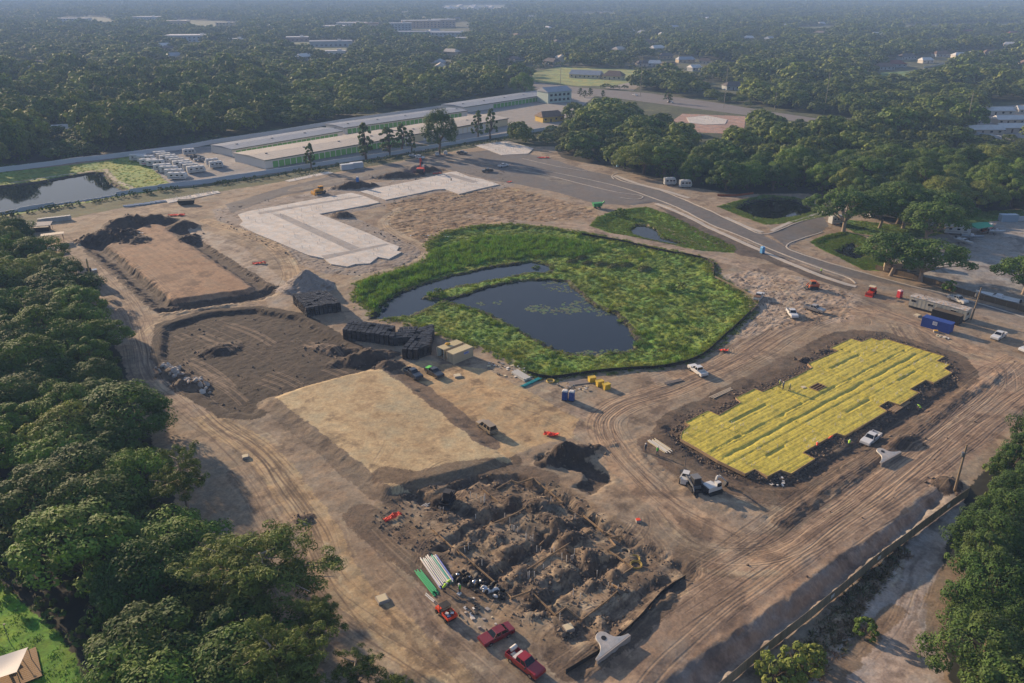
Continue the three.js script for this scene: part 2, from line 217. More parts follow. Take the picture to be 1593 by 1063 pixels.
{
  const each = (p, m, f) => { const [x0, x1, z0, z1] = bounds(p, m); for (let j = Math.max(0, Math.floor((z0 - GZ0) / CELL)); j <= Math.min(GH - 1, Math.ceil((z1 - GZ0) / CELL)); j++) for (let i = Math.max(0, Math.floor((x0 - GX0) / CELL)); i <= Math.min(GW - 1, Math.ceil((x1 - GX0) / CELL)); i++) f(i, j, GX0 + i * CELL, GZ0 + j * CELL, j * GW + i); };
  for (let j = 0; j < GH; j++) for (let i = 0; i < GW; i++) { const x = GX0 + i * CELL, z = GZ0 + j * CELL; HG[j * GW + i] = 0.22 * nz(NA, x / 180, z / 180) + 0.05 * nz(NB, x / 45, z / 45); }
  // flat or sunken areas: level, width of the slope, ragged edge, roughness kept
  const level = (p, h, w, rag = 0.6, keep = 0.25) => each(p, 0, (i, j, x, z, k) => {
    if (!inPoly(p, x, z)) return;
    const d = edgeDist(p, x, z) + rag * nz(NB, x / 30 + 0.3, z / 30);
    HG[k] = lerp(HG[k], h + HG[k] * keep, smooth(0, w, d));
  });
  level(Z.asphaltFar, 0.05, 2, 0, 0.02); level(Z.branchRoad, 0.05, 2, 0, 0.02); level(Z.roadRight, 0.25, 3, 0.3, 0.3);
  level(Z.beige, 0.55, 1.8, 0.3, 0.15); level(Z.brown, 0.9, 2, 0.3, 0.12); level(Z.pit, -0.8, 1.8, 0.3, 0.5); level(Z.founds, -0.25, 4, 0.8, 1); level(Z.yellowPad, 0.1, 2, 0.4, 0.4);
  level(Z.wetland, -0.75, 5, 0.8, 0.6); level(Z.pondArm, -2.4, 1.6, 0.5); level(Z.pondMain, -2.6, 2, 0.5);
  level(Z.green2, -0.7, 6, 0.5); level(Z.pond2, -2.2, 1.6, 0.4); level(Z.green3, -0.6, 4, 0.5); level(Z.pond3, -2.2, 2, 0.4); level(Z.green4, -0.6, 3, 0.5); level(Z.pond4, -2.2, 1.6, 0.3);
  level(Z.storageGreen, -0.5, 8, 0.5); level(Z.storagePond, -2.4, 4, 0.6); level(Z.ditch, -1.5, 2.6, 0.4, 0.5); level(Z.slabSkirt, 0.1, 2, 0.4, 0.3);
  for (const [p, w, d] of TRENCHES) each(p, w * 2, (i, j, x, z, k) => { HG[k] -= d * (1 - smooth(w * 0.4, w * 1.6, edgeDist(p, x, z, false) + 0.5 * nz(NB, x / 18, z / 18))); });
  for (const [cx, cz, a, b, t, h, dark] of HEAPS) {
    const c = Math.cos(t), s = Math.sin(t), m = Math.max(a, b) * 1.4;
    each([[cx - m, cz - m], [cx + m, cz + m]], 0, (i, j, x, z, k) => {
      const dx = x - cx, dz = z - cz, u = (dx * c - dz * s) / a, v = (dx * s + dz * c) / b, r = Math.hypot(u, v) + 0.13 * nz(NB, x / 30, z / 30);
      if (r < 1) { const q = 1 - r; HG[k] += h * (q < 0.75 ? q * 1.12 : 0.84 + (q - 0.75) * 0.5) + 0.13 * h * q * nz(NB, x / 14, z / 14 + 0.4); }
    });
  }
  // a ridge of spoil along the right-hand haul road and round the footings
  for (const [p, w, h] of [[[[44.1, -106.7], [55.3, -116.2], [70.2, -127.5], [82.7, -138.5], [96.8, -150.8], [110.8, -161]], 2.2, 0.55], [[[24.9, -92.4], [19.3, -86.7], [16.6, -83.4], [13.9, -79.4], [10.1, -75.1]], 1.6, 0.8], [[[17.7, -131.1], [23.2, -131.1], [24.6, -124.4], [30.5, -115.2], [37.7, -108.8], [43.7, -107.4]], 1.4, 0.4], [[[19.9, -75.1], [28.8, -81.4], [39, -88.9], [52.1, -99.6]], 1, 0.2], [[[-136.8, -251.3], [-113.1, -221.5], [-92.5, -197.2], [-80, -201.9], [-70.3, -209.8]], 2, 0.7]])
    each(p, w * 2, (i, j, x, z, k) => { const d = edgeDist(p, x, z, false) + 0.55 * nz(NB, x / 26, z / 26); if (d < w) HG[k] += 0.75 * h * (1 - smooth(0, w, d)) * (0.8 + 0.35 * nz(NB, x / 12, z / 12)); });
  // churned soil
  for (const [p, h, s] of [[Z.founds, 0.07, 14], [Z.pit, 0.06, 14], [Z.paleSand, 0.14, 12], [Z.strawBeds, 0.2, 16], [Z.wetland, 0.14, 26], [Z.slabSkirt, 0.12, 10], [Z.yellowPad, 0.12, 8]]) each(p, 0, (i, j, x, z, k) => { if (inPoly(p, x, z) && HG[k] > WATER + 0.12) HG[k] = Math.max(WATER + 0.08, HG[k] + h * nz(NB, x / s, z / s) * smooth(0, 2, edgeDist(p, x, z))); });
  // meet the level country round about
  for (let j = 0; j < GH; j++) for (let i = 0; i < GW; i++) { const e = Math.min(i, j, GW - 1 - i, GH - 1 - j) * CELL; if (e < 12) HG[j * GW + i] *= smooth(0, 12, e); }
}
function H(x, z) {
  const u = (x - GX0) / CELL, v = (z - GZ0) / CELL;
  if (u < 0 || v < 0 || u >= GW - 1 || v >= GH - 1) return 0;
  const i = Math.floor(u), j = Math.floor(v), a = HG[j * GW + i], b = HG[j * GW + i + 1], c = HG[(j + 1) * GW + i], d = HG[(j + 1) * GW + i + 1], f = u - i;
  return lerp(lerp(a, b, f), lerp(c, d, f), v - j);
}
const on = (p, dy = 0) => [p[0], H(p[0], p[1]) + dy, p[1]];

// outline of the sheeted building pad, in its own axes
const YA = [34, -137.4], YT = THREE.MathUtils.degToRad(38.66), yAt = (a, b) => [YA[0] + Math.cos(YT) * a + Math.sin(YT) * b, YA[1] - Math.sin(YT) * a + Math.cos(YT) * b];
const YOUT = [[-4.7, 3.2], [-2.3, 1.6], [0.8, 1], [0.9, -0.4], [8.4, -0.6], [8.5, 2], [16.4, 1.5], [17.4, -0.5], [24, -0.5], [24, 1.4], [37.4, 1.6], [43, 1.4], [44, -0.4], [56, 0], [56, -2], [65.1, -2], [65.2, 0.8], [69.3, 0.9], [69.4, 3], [71.7, 3.3], [71.9, 8], [72.7, 17.4], [68.7, 17.5], [69.2, 20.3], [66, 20.4], [65.1, 22.6], [57, 22.4], [57, 20.6], [50, 20.6], [50, 22.6], [41.4, 22.8], [41, 20.4], [37.4, 20.4], [36.8, 22.5], [21, 22.4], [20.6, 20.8], [9.3, 20.8], [9.2, 23.4], [1.4, 23.5], [1, 21.6], [-2.6, 21.4], [-2.4, 18.6], [-5, 18.4], [-5.3, 12.6], [-4.9, 8]];
// ---------------------------------------------------------------- what the ground is made of
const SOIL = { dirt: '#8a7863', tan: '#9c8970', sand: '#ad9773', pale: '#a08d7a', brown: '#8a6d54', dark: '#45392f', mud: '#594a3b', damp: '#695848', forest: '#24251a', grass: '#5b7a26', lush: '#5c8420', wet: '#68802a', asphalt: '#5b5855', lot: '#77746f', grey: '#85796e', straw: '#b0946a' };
function fillPoly(c, p, col, grow = 0) {
  c.fillStyle = col; c.beginPath(); p.forEach((q, i) => (i ? c.lineTo(q[0], q[1]) : c.moveTo(q[0], q[1]))); c.closePath(); c.fill();
  if (grow) { c.strokeStyle = col; c.lineWidth = grow * 2; c.lineJoin = 'round'; c.stroke(); }
}
function line(c, p, col, w) { c.strokeStyle = col; c.lineWidth = w; c.lineJoin = c.lineCap = 'round'; c.beginPath(); p.forEach((q, i) => (i ? c.lineTo(q[0], q[1]) : c.moveTo(q[0], q[1]))); c.stroke(); }
function paintGround(c) {
  c.fillStyle = SOIL.dirt; c.fillRect(GX0 - 5, GZ0 - 5, GX1 - GX0 + 10, GZ1 - GZ0 + 10);
  const r = R(5);
  // broad patches of drier and damper soil
  for (let k = 0; k < 900; k++) {
    const x = lerp(-190, 150, r()), z = lerp(-330, -70, r()), a = 2 + r() * 7, t = r() * 3;
    c.globalAlpha = 0.12 + 0.2 * r(); c.fillStyle = [SOIL.pale, SOIL.damp, SOIL.tan, SOIL.mud, SOIL.grey][Math.floor(r() * 5)];
    c.beginPath(); c.ellipse(x, z, a, a * (0.25 + 0.4 * r()), t, 0, 7); c.fill();
  }
  c.globalAlpha = 1;
  fillPoly(c, Z.slabSkirt, SOIL.grey); fillPoly(c, Z.strawBeds, '#887157'); fillPoly(c, Z.paleSand, SOIL.pale);
  fillPoly(c, Z.roadRight, '#937b65'); fillPoly(c, Z.pathRight, '#9b8d82'); fillPoly(c, Z.ditch, '#7d7268');
  line(c, [[44.1, -106.7], [55.3, -116.2], [70.2, -127.5], [82.7, -138.5], [96.8, -150.8]], SOIL.damp, 3.5);
  // haul roads, drier and packed
  for (const [p, w, col] of [[[[11.6, -73.8], [18.3, -80.5], [29.2, -90.4], [40.1, -99]], 9, '#987f67'], [[[36.5, -100.5], [28.1, -108.8], [21.7, -120.2], [18.3, -131.1], [17.9, -139.8], [22.6, -146.5], [35.6, -154.7], [53.6, -169.8], [71.4, -187.6], [90.7, -199.1], [104.7, -191.9], [109.7, -175.7], [116.5, -168.4]], 6, '#9a8269'], [[[-67.2, -147.9], [-58.7, -138.5], [-48.1, -128.8], [-38.8, -116.2], [-30.5, -103.7], [-25.3, -93.1], [-18.4, -85.2], [-7.8, -73.8]], 6, '#a08968'],
    [[[-120.7, -221.5], [-104.1, -201], [-92.4, -183.5], [-78.3, -158.4], [-64.9, -145.1]], 7, '#8a7763'], [[[-92.4, -183.5], [-88.1, -195.4], [-78.6, -202.9], [-68.2, -209.8], [-61.8, -213.4]], 4, '#9b876d'], [[[-114.1, -288.9], [-97.8, -275.3], [-82.1, -259.8], [-70.3, -239.3], [-65.3, -221.5]], 5, '#a28a6c'], [[[-16.3, -297.1], [7.9, -285.4], [24.3, -282], [44.7, -262.1], [66.5, -243.2], [79.1, -230.1]], 6, '#93806d'], [[[-44.6, -306.7], [-47.4, -288], [-38.5, -268.9], [-27.8, -251.3], [-31.6, -238.1], [-45.6, -226], [-51.8, -218.2]], 4, '#9a8870'], [[[-132.9, -288], [-103.8, -265.8], [-71.4, -221.5], [-63.5, -205.8]], 8, '#968675']]) line(c, curve(p, 2), col, w);
  // damp and dry streaks along the ways
  for (const [way, width] of WAYS) {
    const mid = curve(way, 1.6);
    for (let k = 0; k < 16; k++) {
      const s = Math.floor(r() * mid.length * 0.9), e = Math.min(mid.length - 1, s + 3 + Math.floor(r() * 10)), off = (r() - 0.5) * width * 1.5, pts = [];
      for (let i = Math.max(1, s); i < e; i++) { const dx = mid[i][0] - mid[i - 1][0], dz = mid[i][1] - mid[i - 1][1], l = Math.hypot(dx, dz) || 1; pts.push([mid[i][0] - (dz / l) * off, mid[i][1] + (dx / l) * off]); }
      if (pts.length < 3) continue; const wet = r() < 0.6; c.globalAlpha = wet ? 0.3 : 0.35; line(c, pts, wet ? '#4a3d31' : '#b3a081', 0.4 + 1.5 * r() * r());
    }
  }
  c.globalAlpha = 1;
  // footings and pit, dark turned soil
  fillPoly(c, Z.pit, '#392f25', 2); fillPoly(c, Z.founds, '#836f57', 1);
  { const ring = YOUT.map(([a, b]) => yAt(a, b)); fillPoly(c, ring, SOIL.mud, 5.5); fillPoly(c, ring, SOIL.dark, 3); }
  fillPoly(c, Z.brown, SOIL.dark, 5); fillPoly(c, Z.brown, SOIL.brown);
  fillPoly(c, Z.beige, SOIL.mud, 1.5); fillPoly(c, Z.beige, SOIL.sand); fillPoly(c, Z.sandEast, '#a48a66');
  line(c, [[-28.3, -163.6], [-20.5, -154.4], [-12.8, -143.7], [-4.5, -131.1]], SOIL.damp, 4.5); line(c, [[-52.2, -148.2], [-43.1, -138], [-33.1, -126.6], [-22.9, -114.7]], '#6f604f', 4);
  for (const [p, w] of TRENCHES) line(c, p, SOIL.dark, w * 2.2);
  for (const [x, z, a, b, t, h, dark] of HEAPS) { c.fillStyle = dark ? SOIL.dark : SOIL.mud; c.beginPath(); c.ellipse(x, z, a * 0.96, b * 0.96, -t, 0, 7); c.fill(); }
  c.globalAlpha = 0.75;
  for (const [p, w] of [[[[-22.5, -119.8], [-16.6, -118.2], [-11.2, -121.2], [-4.3, -122.7], [2.7, -121.2], [6.1, -119.2]], 5], [[[-25.2, -108.8], [-19, -102.1], [-13.3, -96], [-7, -89.1]], 6], [[[26.3, -131.1], [30.7, -122.3], [36.6, -117.8], [44.4, -113.3]], 5], [[[24.6, -96], [19.4, -87.8], [13.3, -81.7], [7.8, -77.2]], 7], [[[86.3, -183.5], [69.5, -172], [51.2, -155.3], [37.5, -143.7], [31.1, -137.2]], 5], [[[97.7, -155.3], [76.4, -136], [58.7, -122.3], [46.3, -112.4]], 4]]) line(c, p, SOIL.mud, w);
  c.globalAlpha = 1;
  // mottled turned soil
  for (let k = 0; k < 1500; k++) {
    const p = [Z.founds, Z.founds, Z.strawBeds, Z.paleSand, Z.slabSkirt][Math.floor(r() * 5)], [x0, x1, z0, z1] = bounds(p), x = lerp(x0, x1, r()), z = lerp(z0, z1, r());
    if (!inPoly(p, x, z)) continue;
    c.globalAlpha = 0.25 + 0.4 * r(); c.fillStyle = p === Z.strawBeds ? [SOIL.straw, SOIL.pale, SOIL.mud][Math.floor(r() * 3)] : [SOIL.dark, SOIL.mud, SOIL.tan, SOIL.dirt][Math.floor(r() * 4)];
    const a = 0.5 + 2 * r(); c.beginPath(); c.ellipse(x, z, a, a * (0.3 + 0.5 * r()), r() * 3, 0, 7); c.fill();
  }
  c.globalAlpha = 1;
  // growth
  fillPoly(c, Z.wetland, SOIL.wet); fillPoly(c, Z.green2, SOIL.grass); fillPoly(c, Z.green3, '#67792f'); fillPoly(c, Z.green4, SOIL.lush); fillPoly(c, Z.storageGreen, '#6d7f33'); fillPoly(c, Z.hedgeStrip, '#3c4424'); fillPoly(c, Z.grassRight, '#54702a');
  for (const p of [Z.pondArm, Z.pondMain, Z.pond2, Z.pond3, Z.pond4, Z.storagePond]) fillPoly(c, p, '#3a362b', 0.8);
  line(c, [[-223.8, -355.1], [-209, -371.2], [-195.2, -382.7], [-178.9, -357.7], [-158.9, -337.9]], '#9b917c', 2.2); line(c, [[48.6, -288], [54.7, -282], [61.9, -265.8], [65.5, -256.9]], '#a08d70', 4);
  for (let k = 0; k < 700; k++) {
    const [x0, x1, z0, z1] = bounds(Z.wetland), x = lerp(x0, x1, r()), z = lerp(z0, z1, r());
    if (!inPoly(Z.wetland, x, z) || H(x, z) < WATER) continue;
    c.globalAlpha = 0.3; c.fillStyle = ['#7a8a35', '#56701f', '#83854a', '#5c7a24'][Math.floor(r() * 4)]; const a = 0.8 + 3 * r(); c.beginPath(); c.ellipse(x, z, a, a * 0.5, r() * 3, 0, 7); c.fill();
  }
  c.globalAlpha = 1;
  // paving
  fillPoly(c, Z.storageYards, SOIL.lot); fillPoly(c, Z.storageLot, '#7f7c78'); fillPoly(c, Z.boatYard, '#8d867e'); fillPoly(c, Z.dirtUnderRoad, '#51463c');
  fillPoly(c, Z.asphaltFar, SOIL.asphalt); fillPoly(c, Z.branchRoad, SOIL.asphalt);
  for (const [p, w, a] of [[[[101.2, -221.5], [114.5, -213.4], [123.3, -201.9], [133.6, -189.7]], 8, 0.75], [[[90.4, -240.6], [98.1, -228.3], [103.9, -218.7]], 5, 0.5], [[[-93, -339.1], [-60, -378.3], [-25, -407.7]], 7, 0.55], [[[-31.1, -401.1], [1.1, -382.7], [23.8, -351.3]], 6, 0.3]]) { c.globalAlpha = a; line(c, curve(p, 2), '#8e7e6c', w); }
  c.globalAlpha = 1;
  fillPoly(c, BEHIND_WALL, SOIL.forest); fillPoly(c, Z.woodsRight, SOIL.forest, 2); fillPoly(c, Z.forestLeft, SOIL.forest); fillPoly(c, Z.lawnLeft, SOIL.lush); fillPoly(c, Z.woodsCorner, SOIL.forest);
  line(c, [[53.8, -86.5], [45.3, -79.4], [39.9, -73.8]], '#7d6b58', 3); line(c, [[69.9, -99], [61.1, -89.1], [56.5, -80.5]], '#7c6a55', 3);
}
// wheel and track marks: many nearly parallel ruts along a way
const WAYS = [
  [[[133.5, -173.8], [114.1, -158.4], [91.1, -139.8], [70.5, -122.7], [53.8, -109.2], [39.7, -97.8], [27.8, -88.4], [17.3, -79.4], [10.6, -72.1]], 14, 30, 0.85], [[[119.9, -168.4], [93.1, -143.7], [71.3, -124.4], [52.6, -108.8], [38.1, -99], [28.5, -100.5], [22.5, -114.3], [18.6, -128.8]], 8, 20, 1],
  [[[36.5, -100.5], [28.1, -108.8], [21.7, -120.2], [18.3, -131.1], [17.9, -139.8], [22.6, -146.5], [35.6, -154.7], [53.6, -169.8], [71.4, -187.6], [90.7, -199.1], [104.7, -191.9], [109.7, -175.7], [114.5, -165], [108.6, -152.3], [94.2, -138.5]], 7, 26, 0.9], [[[18.6, -128.8], [13.4, -139.8], [3.2, -147.9], [-10.8, -155.3]], 9, 9, 0.5],
  [[[-67.6, -148.8], [-58.5, -138], [-48, -128.4], [-38.7, -115.8], [-31, -103.7], [-26.3, -93.1], [-20.2, -85.2], [-11, -73.8]], 6, 16, 1], [[[-54.2, -128.8], [-44.4, -116.2], [-37.1, -105.4], [-25.5, -89.1], [-13.3, -79.4], [-4.5, -72.1]], 8, 14, 0.8], [[[-140.5, -245.8], [-121.7, -221.5], [-104.1, -201], [-90.7, -179.5], [-79, -158.4], [-66.2, -145.1], [-54.5, -133.5], [-41.6, -118.2]], 8, 20, 0.9],
  [[[-90.7, -179.5], [-90.1, -191.9], [-85.6, -198.2], [-75.7, -204.8], [-63.7, -213.4]], 5, 14, 1], [[[-115.9, -290.7], [-99.5, -277], [-83.6, -261.3], [-71.5, -242.5], [-65.5, -224.3], [-65.3, -205.8]], 6, 16, 0.9], [[[-132.2, -245.8], [-113.1, -221.5], [-95.1, -191.9], [-92.3, -179.5]], 7, 12, 0.9], [[[-40.3, -313.8], [-46.9, -288], [-38.5, -268.9], [-27.2, -251.3], [-31.6, -238.1], [-43.9, -227.1], [-54.8, -214.9]], 6, 14, 0.9],
  [[[-24, -301.8], [8, -286.3], [24.3, -282], [44.7, -262.1], [66.5, -243.2], [83.7, -226]], 5, 12, 0.6], [[[74.4, -227.1], [73.6, -205.8], [63.2, -187.6], [45.7, -168.4], [25.4, -152.3], [13.5, -141.1]], 9, 16, 0.7], [[[86.1, -216], [95, -205.8], [99.9, -196.3], [107.3, -183.5]], 7, 12, 0.7], [[[101.3, -191.9], [100.3, -175.7], [108.9, -168.4], [116.9, -163.3]], 7, 12, 0.7],
  [[[-139.4, -261.3], [-105.6, -221.5], [-83.4, -191.9]], 3, 8, 0.8], [[[-15, -94.5], [-8.6, -85.2], [-1.4, -76.1], [2.6, -71.1]], 9, 16, 0.8], [[[-12.7, -90.4], [-9.3, -82.2], [-3.9, -78.3]], 6, 10, 0.8], [[[5.1, -73.8], [11.3, -79.4], [18.4, -87.1], [24.9, -92.4]], 5, 14, 1], [[[-27.3, -143.7], [-23, -131.1], [-25.4, -116.2]], 4, 6, 0.3], [[[-99.7, -333.3], [-70.5, -368.4], [-37.5, -401.1]], 6, 10, 0.4],
  [[[-16.7, -108.8], [-10.4, -110.6], [-4, -114.3], [2.6, -116.2]], 10, 22, 0.9], [[[-23.4, -110.6], [-15.7, -100.5], [-9.2, -93.1]], 7, 18, 0.9], [[[16.1, -97.5], [20.2, -92.4], [16.5, -86.5], [9, -81.7]], 5, 14, 0.9], [[[-90.9, -189.7], [-65.7, -155.3], [-52.5, -143.7]], 6, 8, 0.6], [[[-83.4, -191.9], [-61.3, -173.8], [-44.6, -155.3]], 14, 12, 0.9], [[[-68.5, -198.6], [-51.8, -179.5], [-37.3, -161.6]], 9, 8, 0.9], [[[-85.2, -179.5], [-66.8, -158.4], [-54.2, -145.1]], 6, 5, 0.8],
  [[[46.4, -114.3], [63.5, -128.8], [82.5, -143.7], [100.7, -158.4]], 5, 14, 0.9], [[[27.1, -128.8], [32.4, -119.2], [41.3, -114.3], [47.4, -112.4]], 5, 10, 0.8], [[[39.9, -73.8], [52.1, -85.2], [62.9, -99], [75.9, -110.6]], 5, 6, 0.35], [[[-24.7, -311.7], [-4.1, -301.8], [16.3, -311.7], [33.2, -301.8]], 9, 16, 0.6], [[[-159.8, -275.3], [-158.5, -301.8], [-137.5, -311.7], [-108.7, -301.8]], 7, 14, 0.6],
];
const BROWN_ROWS = [[-128, -282], [-73.2, -216], [-94.4, -203.8], [-136.9, -254.1]];
function paintMarks(c, bump) {
  const r = R(77);
  const rut = (pts, a, depth) => {
    const w = 0.12 + 0.24 * r() * r(), light = r() < 0.35;
    if (bump) { // a groove between two low ridges
      c.globalAlpha = Math.min(1, a * 0.55); line(c, pts.map(([x, z]) => [x + w * 0.9, z + w * 0.7]), '#fff', w * 0.8); line(c, pts.map(([x, z]) => [x - w * 0.9, z - w * 0.7]), '#d8d8d8', w * 0.7);
      c.globalAlpha = Math.min(1, a * depth); line(c, pts, '#000', w);
    } else { c.globalAlpha = a * (light ? 0.4 : 0.5); line(c, pts, light ? '#b19b7e' : '#463930', w); }
  };
  for (const [way, width, n, a] of WAYS) {
    const mid = curve(way, 1.6), L = mid.length;
    for (let k = 0; k < n * 2.4; k++) {
      const off = (r() + r() - 1) * width * 0.62, wob = r() * 6, amp = 0.3 + 0.9 * r(), s = Math.floor(r() * L * 0.6), e = Math.min(L - 1, s + Math.floor(L * (0.08 + 0.5 * r() * r() + 0.12 * r())));
      const pair = r() < 0.75 ? [0, 1.75] : [0];
      for (const g of pair) {
        const pts = [];
        for (let i = Math.max(1, s); i < e; i++) { const dx = mid[i][0] - mid[i - 1][0], dz = mid[i][1] - mid[i - 1][1], l = Math.hypot(dx, dz) || 1, o = off + g + amp * Math.sin(i * 0.09 + wob) + 0.1 * Math.sin(i * 0.6 + wob); pts.push([mid[i][0] - (dz / l) * o, mid[i][1] + (dx / l) * o]); }
        if (pts.length > 4) rut(pts, a * (0.5 + 0.5 * r()), 0.8);
      }
    }
  }
  // graded rows on the brown pad and on the sandy pad
  const [a, b, d, e] = BROWN_ROWS;
  for (let k = 0; k < 46; k++) { const t = (k + r()) / 46, p = [lerp(a[0], e[0], t), lerp(a[1], e[1], t)], q = [lerp(b[0], d[0], t), lerp(b[1], d[1], t)], s = r() * 0.3, f = 0.6 + 0.4 * r(); rut(curve([[lerp(p[0], q[0], s), lerp(p[1], q[1], s)], [lerp(p[0], q[0], 0.5) + r(), lerp(p[1], q[1], 0.5)], [lerp(p[0], q[0], f), lerp(p[1], q[1], f)]], 3), 0.35, 0.4); }
  for (let k = 0; k < 26; k++) { const x = lerp(-42, -12, r()), z = lerp(-155, -122, r()), R0 = 4 + 9 * r(), t = r() * 6, pts = []; for (let i = 0; i < 14; i++) pts.push([x + R0 * Math.cos(t + i * 0.06), z + R0 * 0.8 * Math.sin(t + i * 0.06)]); rut(pts, 0.22, 0.3); }
  // long blade and track marks down the dark pit
  for (let k = 0; k < 46; k++) {
    const x = lerp(-88, -30, r()), z = lerp(-196, -158, r()), t = 0.62 + 0.3 * (r() - 0.5), n = 4 + Math.floor(r() * 16), li = r() < 0.35, pts = [];
    for (let i = 0; i < n; i++) { const q = [x + i * 1.3 * Math.cos(t + i * 0.012), z + i * 1.3 * Math.sin(t + i * 0.012)]; if (!inPoly(Z.pit, ...q) || edgeDist(Z.pit, ...q) < 2.5) break; pts.push(q); }
    if (pts.length < 4) continue;
    for (const g of [0, 0.5, 1.9, 2.4]) { const q = pts.map(([a, b]) => [a - g * Math.sin(t), b + g * Math.cos(t)]); if (bump) rut(q, 0.7, 0.7); else { c.globalAlpha = li ? 0.55 : 0.35; line(c, q, li ? '#94806a' : '#221c17', 0.2 + 0.25 * r()); } }
  }
  // short scrapes wherever machines turned
  for (let k = 0; k < 420; k++) {
    const p = [Z.founds, Z.founds, Z.paleSand, Z.roadRight, Z.strawBeds, Z.slabSkirt][Math.floor(r() * 6)], [x0, x1, z0, z1] = bounds(p), x = lerp(x0, x1, r()), z = lerp(z0, z1, r());
    const t = r() * 6.3, R0 = 2 + 6 * r(), n = 6 + Math.floor(r() * 8), turn = r() < 0.5 ? 1 : -1;
    if (!inPoly(p, x, z)) continue;
    for (const g of [0, 0.45, 0.9, 1.6]) { const pts = []; for (let i = 0; i < n; i++) { const q = t + turn * i * 0.12; pts.push([x + (R0 + g) * Math.cos(q), z + (R0 + g) * Math.sin(q)]); } rut(pts, 0.6, 0.8); }
  }
  c.globalAlpha = 1;
}
// the site in six sheets, each with its own colour and relief
const SHEETS = [];
{
  const XS = [-260, -62, 200], ZS = [-440, -270, -170, -56];
  for (let a = 0; a < 2; a++) for (let b = 0; b < 3; b++) SHEETS.push([XS[a], XS[a + 1], ZS[b], ZS[b + 1], b === 0 ? 7.2 : 7.8]);
}
const makeCanvas = (w, h) => { const c = document.createElement('canvas'); c.width = w; c.height = h; return c; };
SHEETS.forEach(([x0, x1, z0, z1, res]) => {
  const w = Math.min(2048, Math.round((x1 - x0) * res)), h = Math.round((w * (z1 - z0)) / (x1 - x0)), k = w / (x1 - x0), m = 24;
  const layer = (paint, back) => { const cv = makeCanvas(w + 2 * m, h + 2 * m), c = cv.getContext('2d'); if (back) { c.fillStyle = back; c.fillRect(0, 0, w + 2 * m, h + 2 * m); } c.setTransform(k, 0, 0, k, m - x0 * k, m - z0 * k); paint(c); return c.getImageData(0, 0, w + 2 * m, h + 2 * m).data; };
  const base = layer(paintGround), marks = layer((c) => paintMarks(c, false)), ruts = layer((c) => paintMarks(c, true), '#808080');
  const col = new Uint8Array(w * h * 4), bmp = new Uint8Array(w * h * 4), W2 = w + 2 * m;
  for (let j = 0; j < h; j++) for (let i = 0; i < w; i++) {
    const x = x0 + (i + 0.5) / k, z = z0 + (j + 0.5) / k, o = (j * w + i) * 4;
    const n1 = nz(NA, x / 160, z / 160), n2 = nz(NB, x / 23, z / 23), n3 = nz(NC, x / 31 + 0.37, z / 31), n4 = nz(NB, x / 61 + 0.2, z / 61), n5 = nz(NC, x / 11 + 0.7, z / 11);
    // ragged outlines: the layout is looked up a little to the side
    const wi = clamp(Math.round(i + m + k * (0.3 * n4 + 0.22 * n2)), 0, W2 - 1), wj = clamp(Math.round(j + m + k * (0.28 * nz(NB, x / 57 + 0.6, z / 57 + 0.1) + 0.22 * n3)), 0, h + 2 * m - 1), q = (wj * W2 + wi) * 4;
    const s = ((j + m) * W2 + i + m) * 4, al = marks[s + 3] / 255;
    let r = base[q], g = base[q + 1], b = base[q + 2];
    const green = g > r * 1.06, paved = Math.abs(r - b) < 14 && !green;
    const gain = paved ? 1 + 0.05 * n1 + 0.06 * n2 + 0.04 * n3 : 1 + 0.07 * n1 + (r < 92 ? 0.11 : 0.05) * n2 + (r < 92 ? 0.11 : 0.07) * n3 + (r < 120 ? 0.13 : 0.06) * n5, warm = green ? 0.12 * n4 : 0.035 * n4;
    if (!green && !paved) { const damp = 0.22 * smooth(0.15, 1.0, n1 + 0.55 * n4) + 0.12 * smooth(0.3, 1, n4); r *= 1 - damp * 0.95; g *= 1 - damp * 0.9; b *= 1 - damp * 0.8; }
    r *= gain * (1 + warm); g *= gain * (green || paved ? 1 : 1.008); b *= gain * (1 - warm);
    if (al > 0 && !green && !paved) { r = lerp(r, marks[s], al); g = lerp(g, marks[s + 1], al); b = lerp(b, marks[s + 2], al); } else if (al > 0 && paved) { r = lerp(r, marks[s], al * 0.25); g = lerp(g, marks[s + 1], al * 0.25); b = lerp(b, marks[s + 2], al * 0.25); }
    col[o] = clamp(r, 0, 255); col[o + 1] = clamp(g, 0, 255); col[o + 2] = clamp(b, 0, 255); col[o + 3] = 255;
    const soft = paved ? 0.12 : green ? 0.5 : 1, dark = r < 88 && !green && !paved ? 2 : 1;
    const flat = r > 140 && b < 120 ? 0.35 : 1, v = 128 + soft * ((ruts[s] - 128) * 0.2 + flat * dark * (4 * n2 + 5 * n3 + 5 * n5));
    bmp[o] = bmp[o + 1] = bmp[o + 2] = clamp(v, 0, 255); bmp[o + 3] = 255;
  }
  const tex = (d, srgb) => { const t = new THREE.DataTexture(d, w, h); t.magFilter = THREE.LinearFilter; t.minFilter = THREE.LinearFilter; if (srgb) t.colorSpace = THREE.SRGBColorSpace; t.needsUpdate = true; return t; };
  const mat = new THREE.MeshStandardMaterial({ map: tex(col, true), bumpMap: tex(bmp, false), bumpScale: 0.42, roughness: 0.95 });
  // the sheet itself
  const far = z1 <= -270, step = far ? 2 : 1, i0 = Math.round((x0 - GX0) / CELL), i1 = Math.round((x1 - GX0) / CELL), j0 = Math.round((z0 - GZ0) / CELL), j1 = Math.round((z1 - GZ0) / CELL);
  const nx = Math.floor((i1 - i0) / step) + 1, ny = Math.floor((j1 - j0) / step) + 1, pos = new Float32Array(nx * ny * 3), uv = new Float32Array(nx * ny * 2), idx = new Uint32Array((nx - 1) * (ny - 1) * 6);
